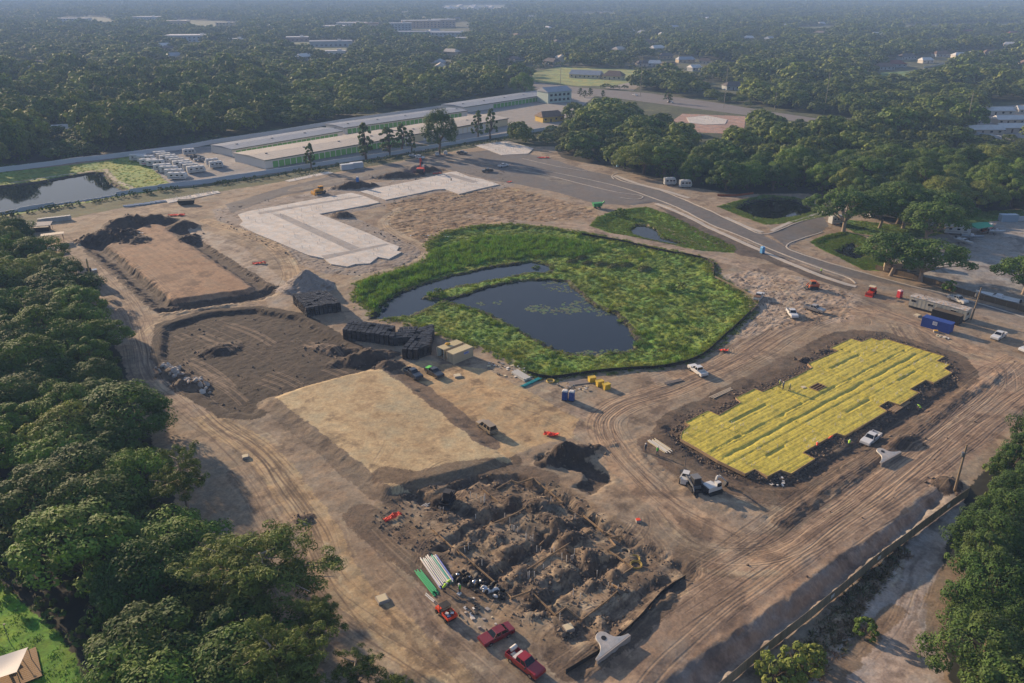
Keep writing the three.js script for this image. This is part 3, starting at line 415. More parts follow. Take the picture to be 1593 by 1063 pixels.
  for (let j = 0, p = 0; j < ny; j++) for (let i = 0; i < nx; i++, p++) { const gi = i0 + i * step, gj = j0 + j * step; pos[p * 3] = GX0 + gi * CELL; pos[p * 3 + 1] = HG[gj * GW + gi]; pos[p * 3 + 2] = GZ0 + gj * CELL; uv[p * 2] = i / (nx - 1); uv[p * 2 + 1] = j / (ny - 1); }
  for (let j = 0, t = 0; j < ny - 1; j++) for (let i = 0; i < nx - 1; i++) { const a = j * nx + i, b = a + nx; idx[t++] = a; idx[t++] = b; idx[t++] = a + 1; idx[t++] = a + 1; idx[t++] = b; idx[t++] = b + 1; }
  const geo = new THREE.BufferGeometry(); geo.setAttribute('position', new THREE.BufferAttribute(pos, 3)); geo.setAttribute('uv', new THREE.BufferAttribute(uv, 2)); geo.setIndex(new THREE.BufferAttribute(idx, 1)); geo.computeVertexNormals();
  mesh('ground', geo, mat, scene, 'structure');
});
// the country round about, out to the horizon, with a hole where the site lies
{
  const s = new THREE.Shape([[-9000, -9000], [9000, -9000], [9000, 9000], [-9000, 9000]].map(([x, y]) => new THREE.Vector2(x, y)));
  s.holes.push(new THREE.Path([[GX0, -GZ1], [GX0, -GZ0], [GX1, -GZ0], [GX1, -GZ1]].map(([x, y]) => new THREE.Vector2(x, y))));
  const n = 512, d = new Uint8Array(n * n * 4);
  for (let j = 0; j < n; j++) for (let i = 0; i < n; i++) { const a = nz(NA, i / n, j / n), b = nz(NC, i / n, j / n), o = (j * n + i) * 4, g = 1 + 0.25 * b; d[o] = (58 + 16 * a) * g; d[o + 1] = (66 + 12 * a) * g; d[o + 2] = (36 + 8 * a) * g; d[o + 3] = 255; }
  const t = new THREE.DataTexture(d, n, n); t.wrapS = t.wrapT = THREE.RepeatWrapping; t.magFilter = THREE.LinearFilter; t.colorSpace = THREE.SRGBColorSpace; t.repeat.set(1 / 140, 1 / 140); t.needsUpdate = true;
  mesh('terrain', new THREE.ShapeGeometry(s).rotateX(-Math.PI / 2), new THREE.MeshStandardMaterial({ map: t, roughness: 1 }), scene, 'structure');
}
// water
const waterMat = (col) => new THREE.MeshPhysicalMaterial({ color: col, roughness: 0.04, ior: 1.33, bumpScale: 0.012 });
for (const [p, col] of [[Z.pondMain.concat(), 0x18232f], [Z.pondArm, 0x1f2d3b], [Z.pond2, 0x151a1e], [Z.pond3, 0x0c0e0d], [Z.pond4, 0x14191c], [Z.storagePond, 0x161d22]]) {
  const [x0, x1, z0, z1] = bounds(p, 3), c = [(x0 + x1) / 2, (z0 + z1) / 2];
  const big = p.map(([x, z]) => { const dx = x - c[0], dz = z - c[1], l = Math.hypot(dx, dz); return new THREE.Vector2(x + (dx / l) * 1.2, -(z + (dz / l) * 1.2)); });
  mesh('pond_water', new THREE.ShapeGeometry(new THREE.Shape(big)).rotateX(-Math.PI / 2).translate(0, WATER + (p === Z.pondArm ? 0.004 : 0), 0), waterMat(col), scene, 'structure');
}

// ---------------------------------------------------------------- trees
const leafMat = (c) => new THREE.MeshPhysicalMaterial({ color: c, vertexColors: true, roughness: 0.75, transmission: 0.34, thickness: 0, side: THREE.DoubleSide, specularIntensity: 0.35 });
const BARK = M(0x5a4d40, 0.95), PALE_BARK = M(0x8a7c6c, 0.95);
// leaves: a list of small faces [centre, normal, size, tone]
function leafGeometry(leaves, needle = 0) {
  const n = leaves.length, pos = new Float32Array(n * 12), nor = new Float32Array(n * 12), col = new Float32Array(n * 12), idx = new Uint32Array(n * 6), a = V(0, 0, 0), b = V(0, 0, 0), t = V(0, 0, 0);
  const r = R(n);
  leaves.forEach(([c, nn, size, tone], k) => {
    t.set(r() - 0.5, r() - 0.5, r() - 0.5).normalize(); a.crossVectors(nn, t).normalize(); b.crossVectors(nn, a);
    const sa = size * (needle || 0.62), sb = size;
    [[-sa, -sb * 0.2], [0, -sb], [sa, sb * 0.1], [0, sb]].forEach(([p, q], m) => {
      const o = (k * 4 + m) * 3; pos[o] = c.x + a.x * p + b.x * q; pos[o + 1] = c.y + a.y * p + b.y * q; pos[o + 2] = c.z + a.z * p + b.z * q;
      nor[o] = nn.x; nor[o + 1] = nn.y; nor[o + 2] = nn.z; col[o] = tone[0]; col[o + 1] = tone[1]; col[o + 2] = tone[2];
    });
    idx.set([k * 4, k * 4 + 1, k * 4 + 2, k * 4, k * 4 + 2, k * 4 + 3], k * 6);
  });
  const g = new THREE.BufferGeometry(); g.setAttribute('position', new THREE.BufferAttribute(pos, 3)); g.setAttribute('normal', new THREE.BufferAttribute(nor, 3)); g.setAttribute('color', new THREE.BufferAttribute(col, 3)); g.setIndex(new THREE.BufferAttribute(idx, 1)); return g;
}
// broadleaf crown for a tree 10 m high and about 10 m across: rounded boughs set on limbs, each a shell of leaf sprays
function oakGeometry(seed, boughs, leavesPer, size, { tall = 10, wide = 5.2, open = 0, low = 0.28 } = {}) {
  const r = R(seed), leaves = [], lobes = [], wood = [];
  for (let k = 0; k < boughs; k++) {
    const t = (k + 0.5) / boughs, up = 1 - t * 1.25, lop = 1 + 0.22 * Math.sin(k * 2.4 + seed) + 0.1 * Math.sin(k * 4.8 + seed * 2), ang = k * 2.4 + r() * 0.9, q = Math.sqrt(Math.max(0.05, 1 - up * up)) * (0.66 + 0.42 * r()) * lop;
    const y = tall * lerp(low + 0.1, 0.9, (up + 0.25) / 1.25) * (0.93 + 0.12 * r());
    lobes.push({ c: V(Math.cos(ang) * q * wide * 0.82, y, Math.sin(ang) * q * wide * 0.82), r: wide * (0.15 + 0.24 * r() * r() + 0.06 * r()) * (open ? 0.85 : 1), tone: 0.78 + 0.44 * r(), hue: r() });
  }
  const heart = V(0, tall * 0.5, 0), d = V(0, 0, 0);
  for (const L of lobes) {
    const out = L.c.clone().sub(heart).normalize();
    for (let i = 0; i < leavesPer; i++) {
      d.set(r() * 2 - 1, r() * 2 - 1, r() * 2 - 1); if (d.lengthSq() > 1 || d.lengthSq() < 0.01) { i--; continue; }
      d.normalize(); if (d.dot(out) < -0.35 || d.y < -0.75) continue;
      const bump = 0.82 + 0.3 * r() + 0.1 * Math.sin(d.x * 9 + L.hue * 9) * Math.sin(d.z * 8 + L.hue * 5);
      const c = L.c.clone().add(V(d.x, d.y * 0.78, d.z).multiplyScalar(L.r * bump)), n = d.clone().multiplyScalar(0.95).add(V(r() - 0.5, r() - 0.3, r() - 0.5).multiplyScalar(0.9)).normalize();
      const v = L.tone * (0.7 + 0.6 * r()), y = 0.9 + 0.3 * r() * L.hue;
      leaves.push([c, n, size * (0.6 + 0.7 * r()), [v * y, v, v * (0.75 + 0.3 * r())]]);
    }
  }
  // trunk, limbs
  const fork = tall * 0.26; wood.push(rod([0, -0.4, 0], [0.15 * tall * (r() - 0.5), fork, 0.1 * tall * (r() - 0.5)], tall * 0.04, tall * 0.03, 8));
  for (let k = 0; k < Math.min(boughs, open ? 18 : 9); k++) { const L = lobes[Math.floor((k * boughs) / Math.min(boughs, open ? 18 : 9))].c, m = [L.x * 0.45 + 0.4 * (r() - 0.5), lerp(fork, L.y, 0.6), L.z * 0.45 + 0.4 * (r() - 0.5)]; wood.push(rod([0, fork * 0.9, 0], m, tall * 0.02, tall * 0.013, 5), rod(m, [L.x * 0.95, L.y, L.z * 0.95], tall * 0.013, tall * 0.005, 5)); }
  return [leafGeometry(leaves), merge(wood)];
}
// pine: flat-topped crown of round needle tufts on bare limbs
function pineGeometry(seed, tufts, needlesPer, { tall = 12, wide = 5.5, from = 0.5, cone = 0 } = {}) {
  const r = R(seed), leaves = [], wood = [rod([0, -0.4, 0], [0, tall * 0.94, 0], tall * 0.026, tall * 0.008, 8)], limbs = [];
  for (let k = 0; k < Math.round(tufts / 4.5); k++) {
    const t = r(), y = tall * lerp(from, 0.96, t), a = k * 2.4 + r(), reach = wide * (cone ? 1 - 0.85 * t : 1 - 0.5 * t * t) * (0.45 + 0.6 * r()), tip = V(Math.cos(a) * reach, y + reach * (cone ? -0.05 : 0.12), Math.sin(a) * reach);
    limbs.push([V(0, y - reach * 0.1, 0), tip]); wood.push(rod([0, y - reach * 0.1, 0], tip.toArray(), tall * 0.009, tall * 0.003, 4));
  }
  for (let k = 0; k < tufts; k++) {
    const [a, b] = limbs[k % limbs.length], c = a.clone().lerp(b, 0.45 + 0.62 * r()).add(V((r() - 0.5) * 1.5, (r() - 0.2) * 0.9, (r() - 0.5) * 1.5)), rad = (0.55 + 0.45 * r()) * wide * 0.16, tone = 0.75 + 0.45 * r();
    for (let i = 0; i < needlesPer; i++) {
      const d = V(r() * 2 - 1, r() * 1.6 - 0.5, r() * 2 - 1).normalize(), v = tone * (0.75 + 0.5 * r());
      leaves.push([c.clone().addScaledVector(V(d.x, d.y * 0.75, d.z), rad * (0.55 + 0.5 * r())), d.clone().add(V(r() - 0.5, r() - 0.5, r() - 0.5).multiplyScalar(0.7)).normalize(), rad * (0.17 + 0.14 * r()), [v * 1.08, v, v * 0.72]]);
    }
  }
  return [leafGeometry(leaves, 0.3), merge(wood)];
}
const GREENS = [0x4c6728, 0x5d752c, 0x405b23, 0x648031, 0x78843d, 0x4e642b].map(leafMat), PINE_GREENS = [0x64763c, 0x586b36].map(leafMat);
const OAKS = [0, 1, 2, 3, 4, 5].map((k) => oakGeometry(100 + k * 7, [40, 30, 50, 36, 26, 46][k], 480, 0.165, { tall: 10, wide: [5.2, 4.6, 5.8, 5, 4.2, 5.6][k], low: [0.25, 0.3, 0.22, 0.2, 0.3, 0.25][k] }));
const OPEN_OAKS = [0, 1].map((k) => oakGeometry(200 + k, 46, 260, 0.22, { tall: 10, wide: 6.4, open: 1, low: 0.42 }));
const MID_OAKS = [0, 1, 2, 3].map((k) => oakGeometry(300 + k * 5, 30 + k * 4, 70, 0.5, { wide: [5.2, 4.6, 5.8, 5][k] }));
const PINES = [0, 1, 2].map((k) => pineGeometry(400 + k, [210, 160, 180][k], 110, { wide: [6, 5, 5.5][k], from: [0.5, 0.42, 0.55][k] }));
const SLIM = [0, 1].map((k) => oakGeometry(500 + k, 22, 110, 0.3, { tall: 10, wide: 2.3, low: 0.12 }));
const tr = R(909);
function tree(kind, variant, [x, z], high, spread, label, group, category = 'tree', tint = -1, geo = null) {
  const sets = { oak_tree: OAKS, open_oak_tree: OPEN_OAKS, woodland_tree: MID_OAKS, pine_tree: PINES, slim_tree: SLIM }, [crown, wood] = (geo ?? sets[kind])[variant];
  const o = new THREE.Group(); o.name = numbered(kind === 'open_oak_tree' ? 'oak_tree' : kind); tag(o, label, category, group);
  const base = kind === 'pine_tree' ? 12 : 10, s = high / base;
  const m = kind === 'pine_tree' ? PINE_GREENS[variant % 2] : GREENS[tint < 0 ? Math.floor(tr() * GREENS.length) : tint];
  mesh('trunk', wood, kind === 'open_oak_tree' || kind === 'pine_tree' ? PALE_BARK : BARK, o); mesh('crown', crown, m, o);
  o.position.set(x, H(x, z), z); o.rotation.set((tr() - 0.5) * 0.12, tr() * 6.28, (tr() - 0.5) * 0.12); o.scale.set(s * spread * (0.85 + 0.3 * tr()), s, s * spread * (0.85 + 0.3 * tr())); scene.add(o); return o;
}
// fill an outline with trees a given distance apart; skip(x, z) leaves gaps
function wood(outline, gap, make, skip, seed) {
  const r = R(seed), placed = [], [x0, x1, z0, z1] = bounds(outline), n = Math.round(((x1 - x0) * (z1 - z0) * 9) / (gap * gap));
  for (let k = 0; k < n; k++) {
    const x = lerp(x0, x1, r()), z = lerp(z0, z1, r());
    if (!inPoly(outline, x, z) || (skip && skip(x, z)) || placed.some(([a, b]) => (a - x) ** 2 + (b - z) ** 2 < gap * gap)) continue;
    placed.push([x, z]); make(x, z, r);
  }
  return placed;
}
// whether a point of the ground can be seen by the camera's broad view, with room for a tree's height and shadow
const inView = (x, z, m = 16) => Math.abs(x) < -z * 0.66 + 34 + m && z < -50;
const LEFT_WOODS = Z.forestLeft, BIG_PINES = [];
const leftLabel = (x, z, near) => (near < 8 ? (z < -190 ? 'leafy tree at the rim of the left woods beside the upper haul track' : z < -130 ? 'leafy tree at the rim of the left woods facing the dark pit' : 'leafy tree at the rim of the left woods beside the sandy track') : z < -190 ? 'leafy tree deep in the left woods near the pipe yard' : z < -130 ? 'leafy tree deep in the left woods, middle stretch' : 'leafy tree deep in the left woods above the lawn'), leftGroup = 'trees of the woods left of the site';
for (const [p, h, s, v, l] of [
  [[-34.1, -85.5], 12, 1.55, 0, 'broad pine with pale needle tufts leaning over the sandy track'], [[-52.9, -107.4], 13, 1.1, 1, 'tall moss-hung pine standing at the edge of the sandy track'], [[-24.3, -77.2], 9, 1, 2, 'small pine with pale tufts below the broad pine'],
  [[-27, -68.3], 12, 1.3, 0, 'pine cut by the bottom edge, left of the red pickup'], [[-18.5, -70.1], 7.5, 1.15, 1, 'low pine at the bottom edge beside the sandy track'], [[-13.9, -68.3], 6, 1, 2, 'small pine top at the bottom edge nearest the red cars']]) { BIG_PINES.push(p); tree('pine_tree', v, p, h, s, l, 'pines beside the sandy track'); }
wood(LEFT_WOODS, 7.6, (x, z, r) => { const near = edgeDist(Z.forestLeft, x, z); tree('oak_tree', Math.floor(r() * 6), [x, z], (near < 7 ? 8 : 9.5) + 4.6 * r() * r() + 1.2 * r(), 1.15 + 0.4 * r(), leftLabel(x, z, near), leftGroup); },
  (x, z) => !inView(x, z, 6) || edgeDist(Z.forestLeft, x, z) < 2.5 || inPoly(Z.lawnLeft, x, z) || (inPoly(Z.forestLeft, x, z) && edgeDist(Z.lawnLeft, x, z) < 7) || BIG_PINES.some(([a, b]) => Math.hypot(a - x, b - z) < 5.5), 61);
wood(Z.woodsCorner, 6, (x, z, r) => tree('oak_tree', Math.floor(r() * 6), [x, z], 8 + 2.5 * r(), 1 + 0.2 * r(), 'dark green bushy tree beside the pale path in the bottom right corner', 'trees of the bottom right corner', 'tree', r() < 0.5 ? 2 : 5),
  (x, z) => !inView(x, z, 4) || edgeDist(Z.woodsCorner, x, z) < 3, 62);
const WOODS_BACK = -372; // farther back the grove reads as one mass
const CLEAR_RIGHT = [[100.7, -524.8], [116.6, -564.4], [159.9, -552.5], [136.3, -465.7], [116.9, -439.6], [99.4, -439.6], [95.8, -476.5]];
wood(Z.woodsRight, 9.6, (x, z, r) => tree('oak_tree', Math.floor(r() * 6), [x, z], 10.5 + 6 * r() * r() + 1.5 * r(), 1.1 + 0.4 * r(), x < 90 ? 'tall dark oak in the grove behind the new road' : z > -320 ? 'spreading dark oak at the near rim of the woods above the boat yard' : x < 130 ? 'spreading dark oak in the woods behind the dark basin' : 'spreading dark oak deep in the woods behind the boat yard', 'oaks beyond the new road'),
  (x, z) => z < WOODS_BACK || !inView(x, z, 4) || inPoly(CLEAR_RIGHT, x, z) || edgeDist(Z.asphaltFar, x, z) < 5 || edgeDist(Z.pond3, x, z) < 5 || inPoly(Z.asphaltFar, x, z), 63);
for (const [p, h, s, v, l] of [[[118.3, -275.3], 14.5, 1.25, 0, 'spreading live oak with forked trunk beside the branch road'], [[114.6, -228.3], 13, 1.3, 1, 'live oak behind the wire fence, over a parked motorhome'], [[121.1, -222.6], 12.5, 1.35, 0, 'wide live oak right of its neighbour, shading the trailers'], [[145.2, -211.8], 11, 1.25, 1, 'round oak cut by the right edge above the big boat'],
  [[132.8, -279.5], 13, 1.15, 1, 'oak behind the forked live oak on the grass'], [[140.3, -259.8], 14, 1.25, 0, 'dark oak standing on the grass left of the boats'], [[153.5, -277], 14, 1.2, 1, 'tall oak at the back of the boat yard grass'], [[141.4, -279.5], 14, 1.1, 0, 'oak among the trunks left of the grass patch']]) tree('open_oak_tree', v, p, h, s, l, 'oaks of the boat yard', 'tree', 0);
// trees along the white wall of the storage yards
for (const [p, h, s, l] of [[[-95.8, -379.7], 13, 0.9, 'narrow young tree alone before the green doors'], [[-73.5, -404.4], 19, 0.95, 'leftmost of the thin trees before the storage wall'], [[-75.1, -406], 11, 1.1, 'low thin tree doubled with its taller neighbour'], [[-63.8, -416.1], 15, 1.5, 'bushy thin tree in the middle of the row'], [[-57.3, -423.1], 16, 0.9, 'slender tree fourth along the storage wall'], [[-53.2, -424.8], 12, 0.9, 'short slender tree next to the big round tree'], [[-19.2, -459.4], 17, 0.9, 'slim tree right of the big round tree'], [[-12.3, -463.5], 18, 0.85, 'slim tree at the right end of the row']]) tree('slim_tree', Math.round(h) % 2, p, h, s, l, 'thin trees along the storage wall', 'tree', 5);
tree('oak_tree', 0, [-38, -417.8], 23, 0.8, 'big round dark tree rising before the storage wall', null, 'tree', 5);
tree('oak_tree', 2, [9.5, -663.3], 17, 1.1, 'large round tree at the far end of the storage yards', null, 'tree', 3);

const HOUSE_SPOTS = [[70.8, -795.3], [95.8, -783.8], [142.7, -914.9], [155.3, -914.9], [166.7, -892.6], [185.7, -1015.9], [198.5, -962.9], [188.2, -864.5], [216.9, -946.4], [187, -702.4], [384.4, -1379], [390, -878.4], [414.2, -907.4], [471.6, -1006.7], [469.9, -954.5], [531, -1044.6], [544.2, -1025.3], [567.2, -1034.8], [604.1, -1064.6], [839, -1570.1], [886, -1507.6], [586.7, -1821.1], [691.7, -1912.4], [279.5, -480.9], [300.5, -487.7], [315.9, -519.5], [330.2, -558.4], [355.6, -564.4], [24.4, -530.1], [-508.6, -878.4], [-483, -851.1], [-263.8, -476.5], [-190.8, -1792.5], [-221.6, -1686.5], [-145.8, -1821.1], [-164.7, -1468.5], [-100.2, -1449.7], [-72.9, -1346.1], [-357.5, -1686.5], [-335, -1792.5], [-296.2, -1737.9], [-339.8, -1346.1], [-262.4, -1228.5], [-222.7, -1064.6], [-852.9, -2013.2], [-735.1, -1850.5], [-581.4, -1737.9], [-505.9, -1346.1], [-421.9, -1299.5], [-1074.3, -2086.3], [-313.4, -2547.7]].filter((p) => p[1] < -420), SCATTERED = [];
{ const r = R(3131); for (let k = 0; k < 400 && SCATTERED.length < 44; k++) { const z = -820 - 1900 * r() * r() - 300 * r(), x = z * -0.64 * (r() * 2 - 1); if ((x < -0.32 * -z && r() < 0.75) || HOUSE_SPOTS.some((p) => Math.hypot(p[0] - x, p[1] - z) < 45)) continue; SCATTERED.push([x, z]); HOUSE_SPOTS.push([x, z]); } }
// the far woods read as one mass: crowns placed where nothing else stands
const CLEARINGS = [
  [[19.3, -851.1], [51.1, -907.4], [127.1, -878.4], [133.6, -813.1], [115.8, -735.9], [56, -697.8], [20.7, -756.5]], // mown field
  [[-9.9, -778.2], [19.6, -756.5], [57.4, -716.4], [113.4, -684.5], [152.6, -624.4], [182.3, -576.8], [216.4, -524.8], [206.6, -499.5], [165.8, -535.6], [119, -576.8], [79.6, -624.4], [33.1, -671.6], [-9, -707]], // the main road
  [[108.7, -746.1], [87.3, -789.5], [78, -756.5], [88.4, -697.8]], [[-325.6, -333.3], [-245.8, -382.7], [-171.8, -463.5], [-112.3, -535.6], [-37.2, -624.4], [41.3, -726], [69.6, -671.6], [24.5, -487.7], [-51.4, -409.3], [-178.1, -267.4], [-237.2, -233.1]],
  [[36.6, -746.1], [72.2, -697.8], [60.2, -599.7], [32.2, -558.4], [1.5, -552.5]], CLEAR_RIGHT, [[46.6, -721.2], [225.9, -538.3], [199.8, -472.1], [151.2, -485.4], [105.9, -509.4], [56.8, -541.1], [34.5, -524.8]], [[141.2, -979.9], [202, -1044.6], [261.1, -938.3], [231.2, -851.1], [164.9, -813.1], [130.4, -878.4]], [[425.8, -979.9], [595.8, -1129.3], [686.6, -1152.6], [559.6, -971.3], [454, -878.4], [378.3, -851.1]], [[375.1, -851.1], [447.3, -878.4], [440.4, -838], [347.9, -746.1], [310.2, -697.8]],
  [[346, -617.2], [417.6, -635.6], [302.9, -451.3], [278.8, -459.4], [268.7, -467.8]], [[-287, -1944.9], [-104.1, -2086.3], [-60.4, -1413.5], [-197.2, -1413.5]], [[-419.1, -1881], [-277.7, -1881], [-239.2, -1614.7], [-360.9, -1614.7]], [[-381, -1413.5], [-230.3, -1284.6], [-196.8, -1025.3], [-227.9, -1006.7], [-312.4, -1152.6]], [[-584, -1413.5], [-511, -1449.7], [-454.2, -1284.6], [-520.6, -1255.9]], [[-1238.2, -2341], [-1162, -2440], [-857.2, -1881], [-938.1, -1764.8]], [[-887.3, -2249.6], [-667.4, -2086.3], [-533.9, -1661.9], [-646.6, -1661.9]], [[-550.6, -938.3], [-535.8, -971.3], [-407.3, -746.1], [-473.5, -813.1]], [[853, -1881], [1203.4, -2013.2], [1057.6, -1764.8], [755.5, -1661.9]], [[-311.1, -3925.5], [-19, -3925.5], [-13.6, -2793.7], [-222.2, -2793.7]],
  [[174.2, -2793.7], [341.1, -2793.7], [286.6, -2341], [95.7, -2389.5]], [[607.3, -1821.1], [711.7, -1881], [596.3, -1570.1], [525.2, -1570.1]],
];
const CLEAR_BOXES = CLEARINGS.map((p) => bounds(p)), isClear = (x, z) => CLEARINGS.some((p, i) => { const b = CLEAR_BOXES[i]; return x > b[0] && x < b[1] && z > b[2] && z < b[3] && inPoly(p, x, z); });
{
  const r = R(4242), far = [];
  // rings of growing spacing
  for (const [za, zb, gap] of [[-90, -440, 10], [-440, -800, 11], [-800, -1400, 12.5], [-1400, -2300, 15], [-2300, -5200, 22]]) {
    for (let z = za; z > zb; z -= gap) for (let x = Math.floor((z * 0.68 - 30) / gap) * gap; x < -z * 0.68 + 30; x += gap) {
      const px = x + (r() - 0.5) * gap * 0.9, pz = z + (r() - 0.5) * gap * 0.9;
      const grove = px > 0 && inPoly(Z.woodsRight, px, pz); if (grove && (pz > WOODS_BACK || edgeDist(Z.asphaltFar, px, pz) < 6)) continue;
      if (!grove && !inPoly(BEHIND_WALL, px, pz) && px > GX0 - 3 && px < GX1 + 3 && pz > GZ0 - 3 && pz < GZ1 + 3) continue;
      if (isClear(px, pz) || nz(NA, px / 1400, pz / 1400) + 0.5 * nz(NB, px / 700, pz / 700) > 1.05) continue;
      far.push([px, pz, gap, r(), r(), r()]);
    }
  }
  const kinds = [[0, 700, MID_OAKS[0]], [0, 700, MID_OAKS[2]], [700, 1600, oakGeometry(701, 16, 26, 1.0)], [700, 1600, oakGeometry(702, 20, 22, 1.05, { wide: 5.8 })], [1600, 9999, oakGeometry(703, 9, 12, 1.8)], [0, 2600, pineGeometry(704, 34, 14, { wide: 3.6, from: 0.4, cone: 1 })]];
  const lists = kinds.map(() => []);
  for (const f of far) { const pineZone = nz(NA, f[0] / 900 + 0.3, f[1] / 900) > 0.62 && f[1] < -700 && f[1] > -2500; const d = -f[1], k = pineZone ? 5 : d < 700 ? (f[3] < 0.5 ? 0 : 1) : d < 1600 ? (f[3] < 0.5 ? 2 : 3) : 4; lists[k].push(f); }
  const m4 = new THREE.Matrix4(), q = new THREE.Quaternion(), c = new THREE.Color();
  lists.forEach((list, k) => {
    if (!list.length) return;
    const im = new THREE.InstancedMesh(kinds[k][2][0], leafMat(0xffffff), list.length); im.name = numbered(k === 5 ? 'pine_forest' : 'forest');
    tag(im, k === 5 ? 'dark stands of pines among the distant woods' : ['nearer canopy of the woods beyond the storage wall', 'rounder crowns of the woods beyond the storage wall', 'hazy middle canopy of the distant woods', 'broad hazy crowns of the distant woods', 'farthest woods fading into the haze'][k], 'forest', null, 'stuff');
    list.forEach(([x, z, gap, a, b, e], i) => {
      const h = (inPoly(BEHIND_WALL, x, z) ? 1.35 : 1) * (HOUSE_SPOTS.some((p) => Math.abs(p[0] + (p[0] / p[1]) * (z - p[1]) - x) < 15 && z - p[1] > -8 && z - p[1] < 110) ? 3.2 + 2 * b : k === 5 ? 15 : 6.5 + 9 * a * b + 2 * b + 3 * nz(NA, x / 500, z / 500)) * (gap > 15 ? 1.15 : 1), s = h / (k === 5 ? 12 : 10), w = Math.min(1.5 * s + 0.2, (gap / 9.6) * (k === 5 ? 0.9 : 0.7 + 1.25 * a * b + 0.25 * a));
      m4.compose(V(x, 0, z), q.setFromAxisAngle(V(0, 1, 0), e * 6.28), V(Math.max(s * 0.75, w), s, Math.max(s * 0.75, w))); im.setMatrixAt(i, m4);
      const g = 0.6 + 0.7 * a * b + 0.45 * e * e, y = nz(NB, x / 300, z / 300) * 0.15; c.setRGB((0.098 + 0.035 * y + 0.04 * e) * g, (0.15 + 0.015 * e) * g, 0.028 * g); if (k === 5) c.setRGB(0.06 * g, 0.09 * g, 0.034 * g); im.setColorAt(i, c);
    });
    scene.add(im);
  });
  console.log('far trees', lists.map((l) => l.length).join());
}

// ---------------------------------------------------------------- grained materials
function grain(seed, amount, base, tint = 0.03, size = 512, span = 1) {
  const d = new Uint8Array(size * size * 4), c = new THREE.Color(base), s = [c.r, c.g, c.b].map((v) => Math.pow(v, 1 / 2.2) * 255);
  for (let j = 0; j < size; j++) for (let i = 0; i < size; i++) { const u = (i / size) * span + seed * 0.13, v = (j / size) * span + seed * 0.29, g = 1 + amount * (0.6 * nz(NA, u, v) + 0.5 * nz(NC, u, v)), w = tint * nz(NB, u + 0.4, v), o = (j * size + i) * 4; d[o] = clamp(s[0] * g * (1 + w), 0, 255); d[o + 1] = clamp(s[1] * g, 0, 255); d[o + 2] = clamp(s[2] * g * (1 - w), 0, 255); d[o + 3] = 255; }
  const t = new THREE.DataTexture(d, size, size); t.wrapS = t.wrapT = THREE.RepeatWrapping; t.magFilter = THREE.LinearFilter; t.colorSpace = THREE.SRGBColorSpace; t.needsUpdate = true; return t;
}
const perMetre = (t, m) => { const q = t.clone(); q.repeat.set(1 / m, 1 / m); q.needsUpdate = true; return q; };
const concreteTex = grain(1, 0.1, 0xb9b3a9), slabMat = new THREE.MeshStandardMaterial({ map: perMetre(concreteTex, 24), roughness: 0.9 }), slabGrey = new THREE.MeshStandardMaterial({ map: perMetre(grain(2, 0.09, 0x8f8b86), 18), roughness: 0.9 }), kerbMat = new THREE.MeshStandardMaterial({ map: perMetre(grain(3, 0.08, 0xa8a196), 9), roughness: 0.9 });
const roofTex = grain(4, 0.1, 0xffffff, 0.02), steelTex = grain(6, 0.14, 0xffffff, 0.05);
const ROOF = { tan: new THREE.MeshStandardMaterial({ color: 0xb3aa9c, map: perMetre(roofTex, 30), roughness: 0.7 }), grey: new THREE.MeshStandardMaterial({ color: 0x8b9198, map: perMetre(roofTex, 30), roughness: 0.6 }), brown: new THREE.MeshStandardMaterial({ color: 0x6d5a4c, map: perMetre(roofTex, 9), roughness: 0.9 }), dark: new THREE.MeshStandardMaterial({ color: 0x56504c, map: perMetre(roofTex, 9), roughness: 0.9 }), red: new THREE.MeshStandardMaterial({ color: 0x7a4a3c, map: perMetre(roofTex, 9), roughness: 0.9 }), white: new THREE.MeshStandardMaterial({ color: 0xc4c2bd, map: perMetre(roofTex, 20), roughness: 0.6 }) };
const WHITE = M(0xc9c6bf, 0.7), CREAM = M(0xc2b594, 0.8), GLASS = new THREE.MeshStandardMaterial({ color: 0x10161b, roughness: 0.08, metalness: 0.1 }), BLACK = M(0x17181a, 0.7), TYRE = M(0x16161a, 0.9), CHROME = M(0xb5b7ba, 0.25, 0.9), WOOD = new THREE.MeshStandardMaterial({ color: 0x9c8262, map: perMetre(roofTex, 4), roughness: 0.9 }), GREENDOOR = M(0x629a4c, 0.55), STEEL = M(0x7d8084, 0.5, 0.7), ORANGE = M(0xd8441c, 0.6), HIVIS = M(0xa8d430, 0.7), PVC = M(0xc9c7c0, 0.45);

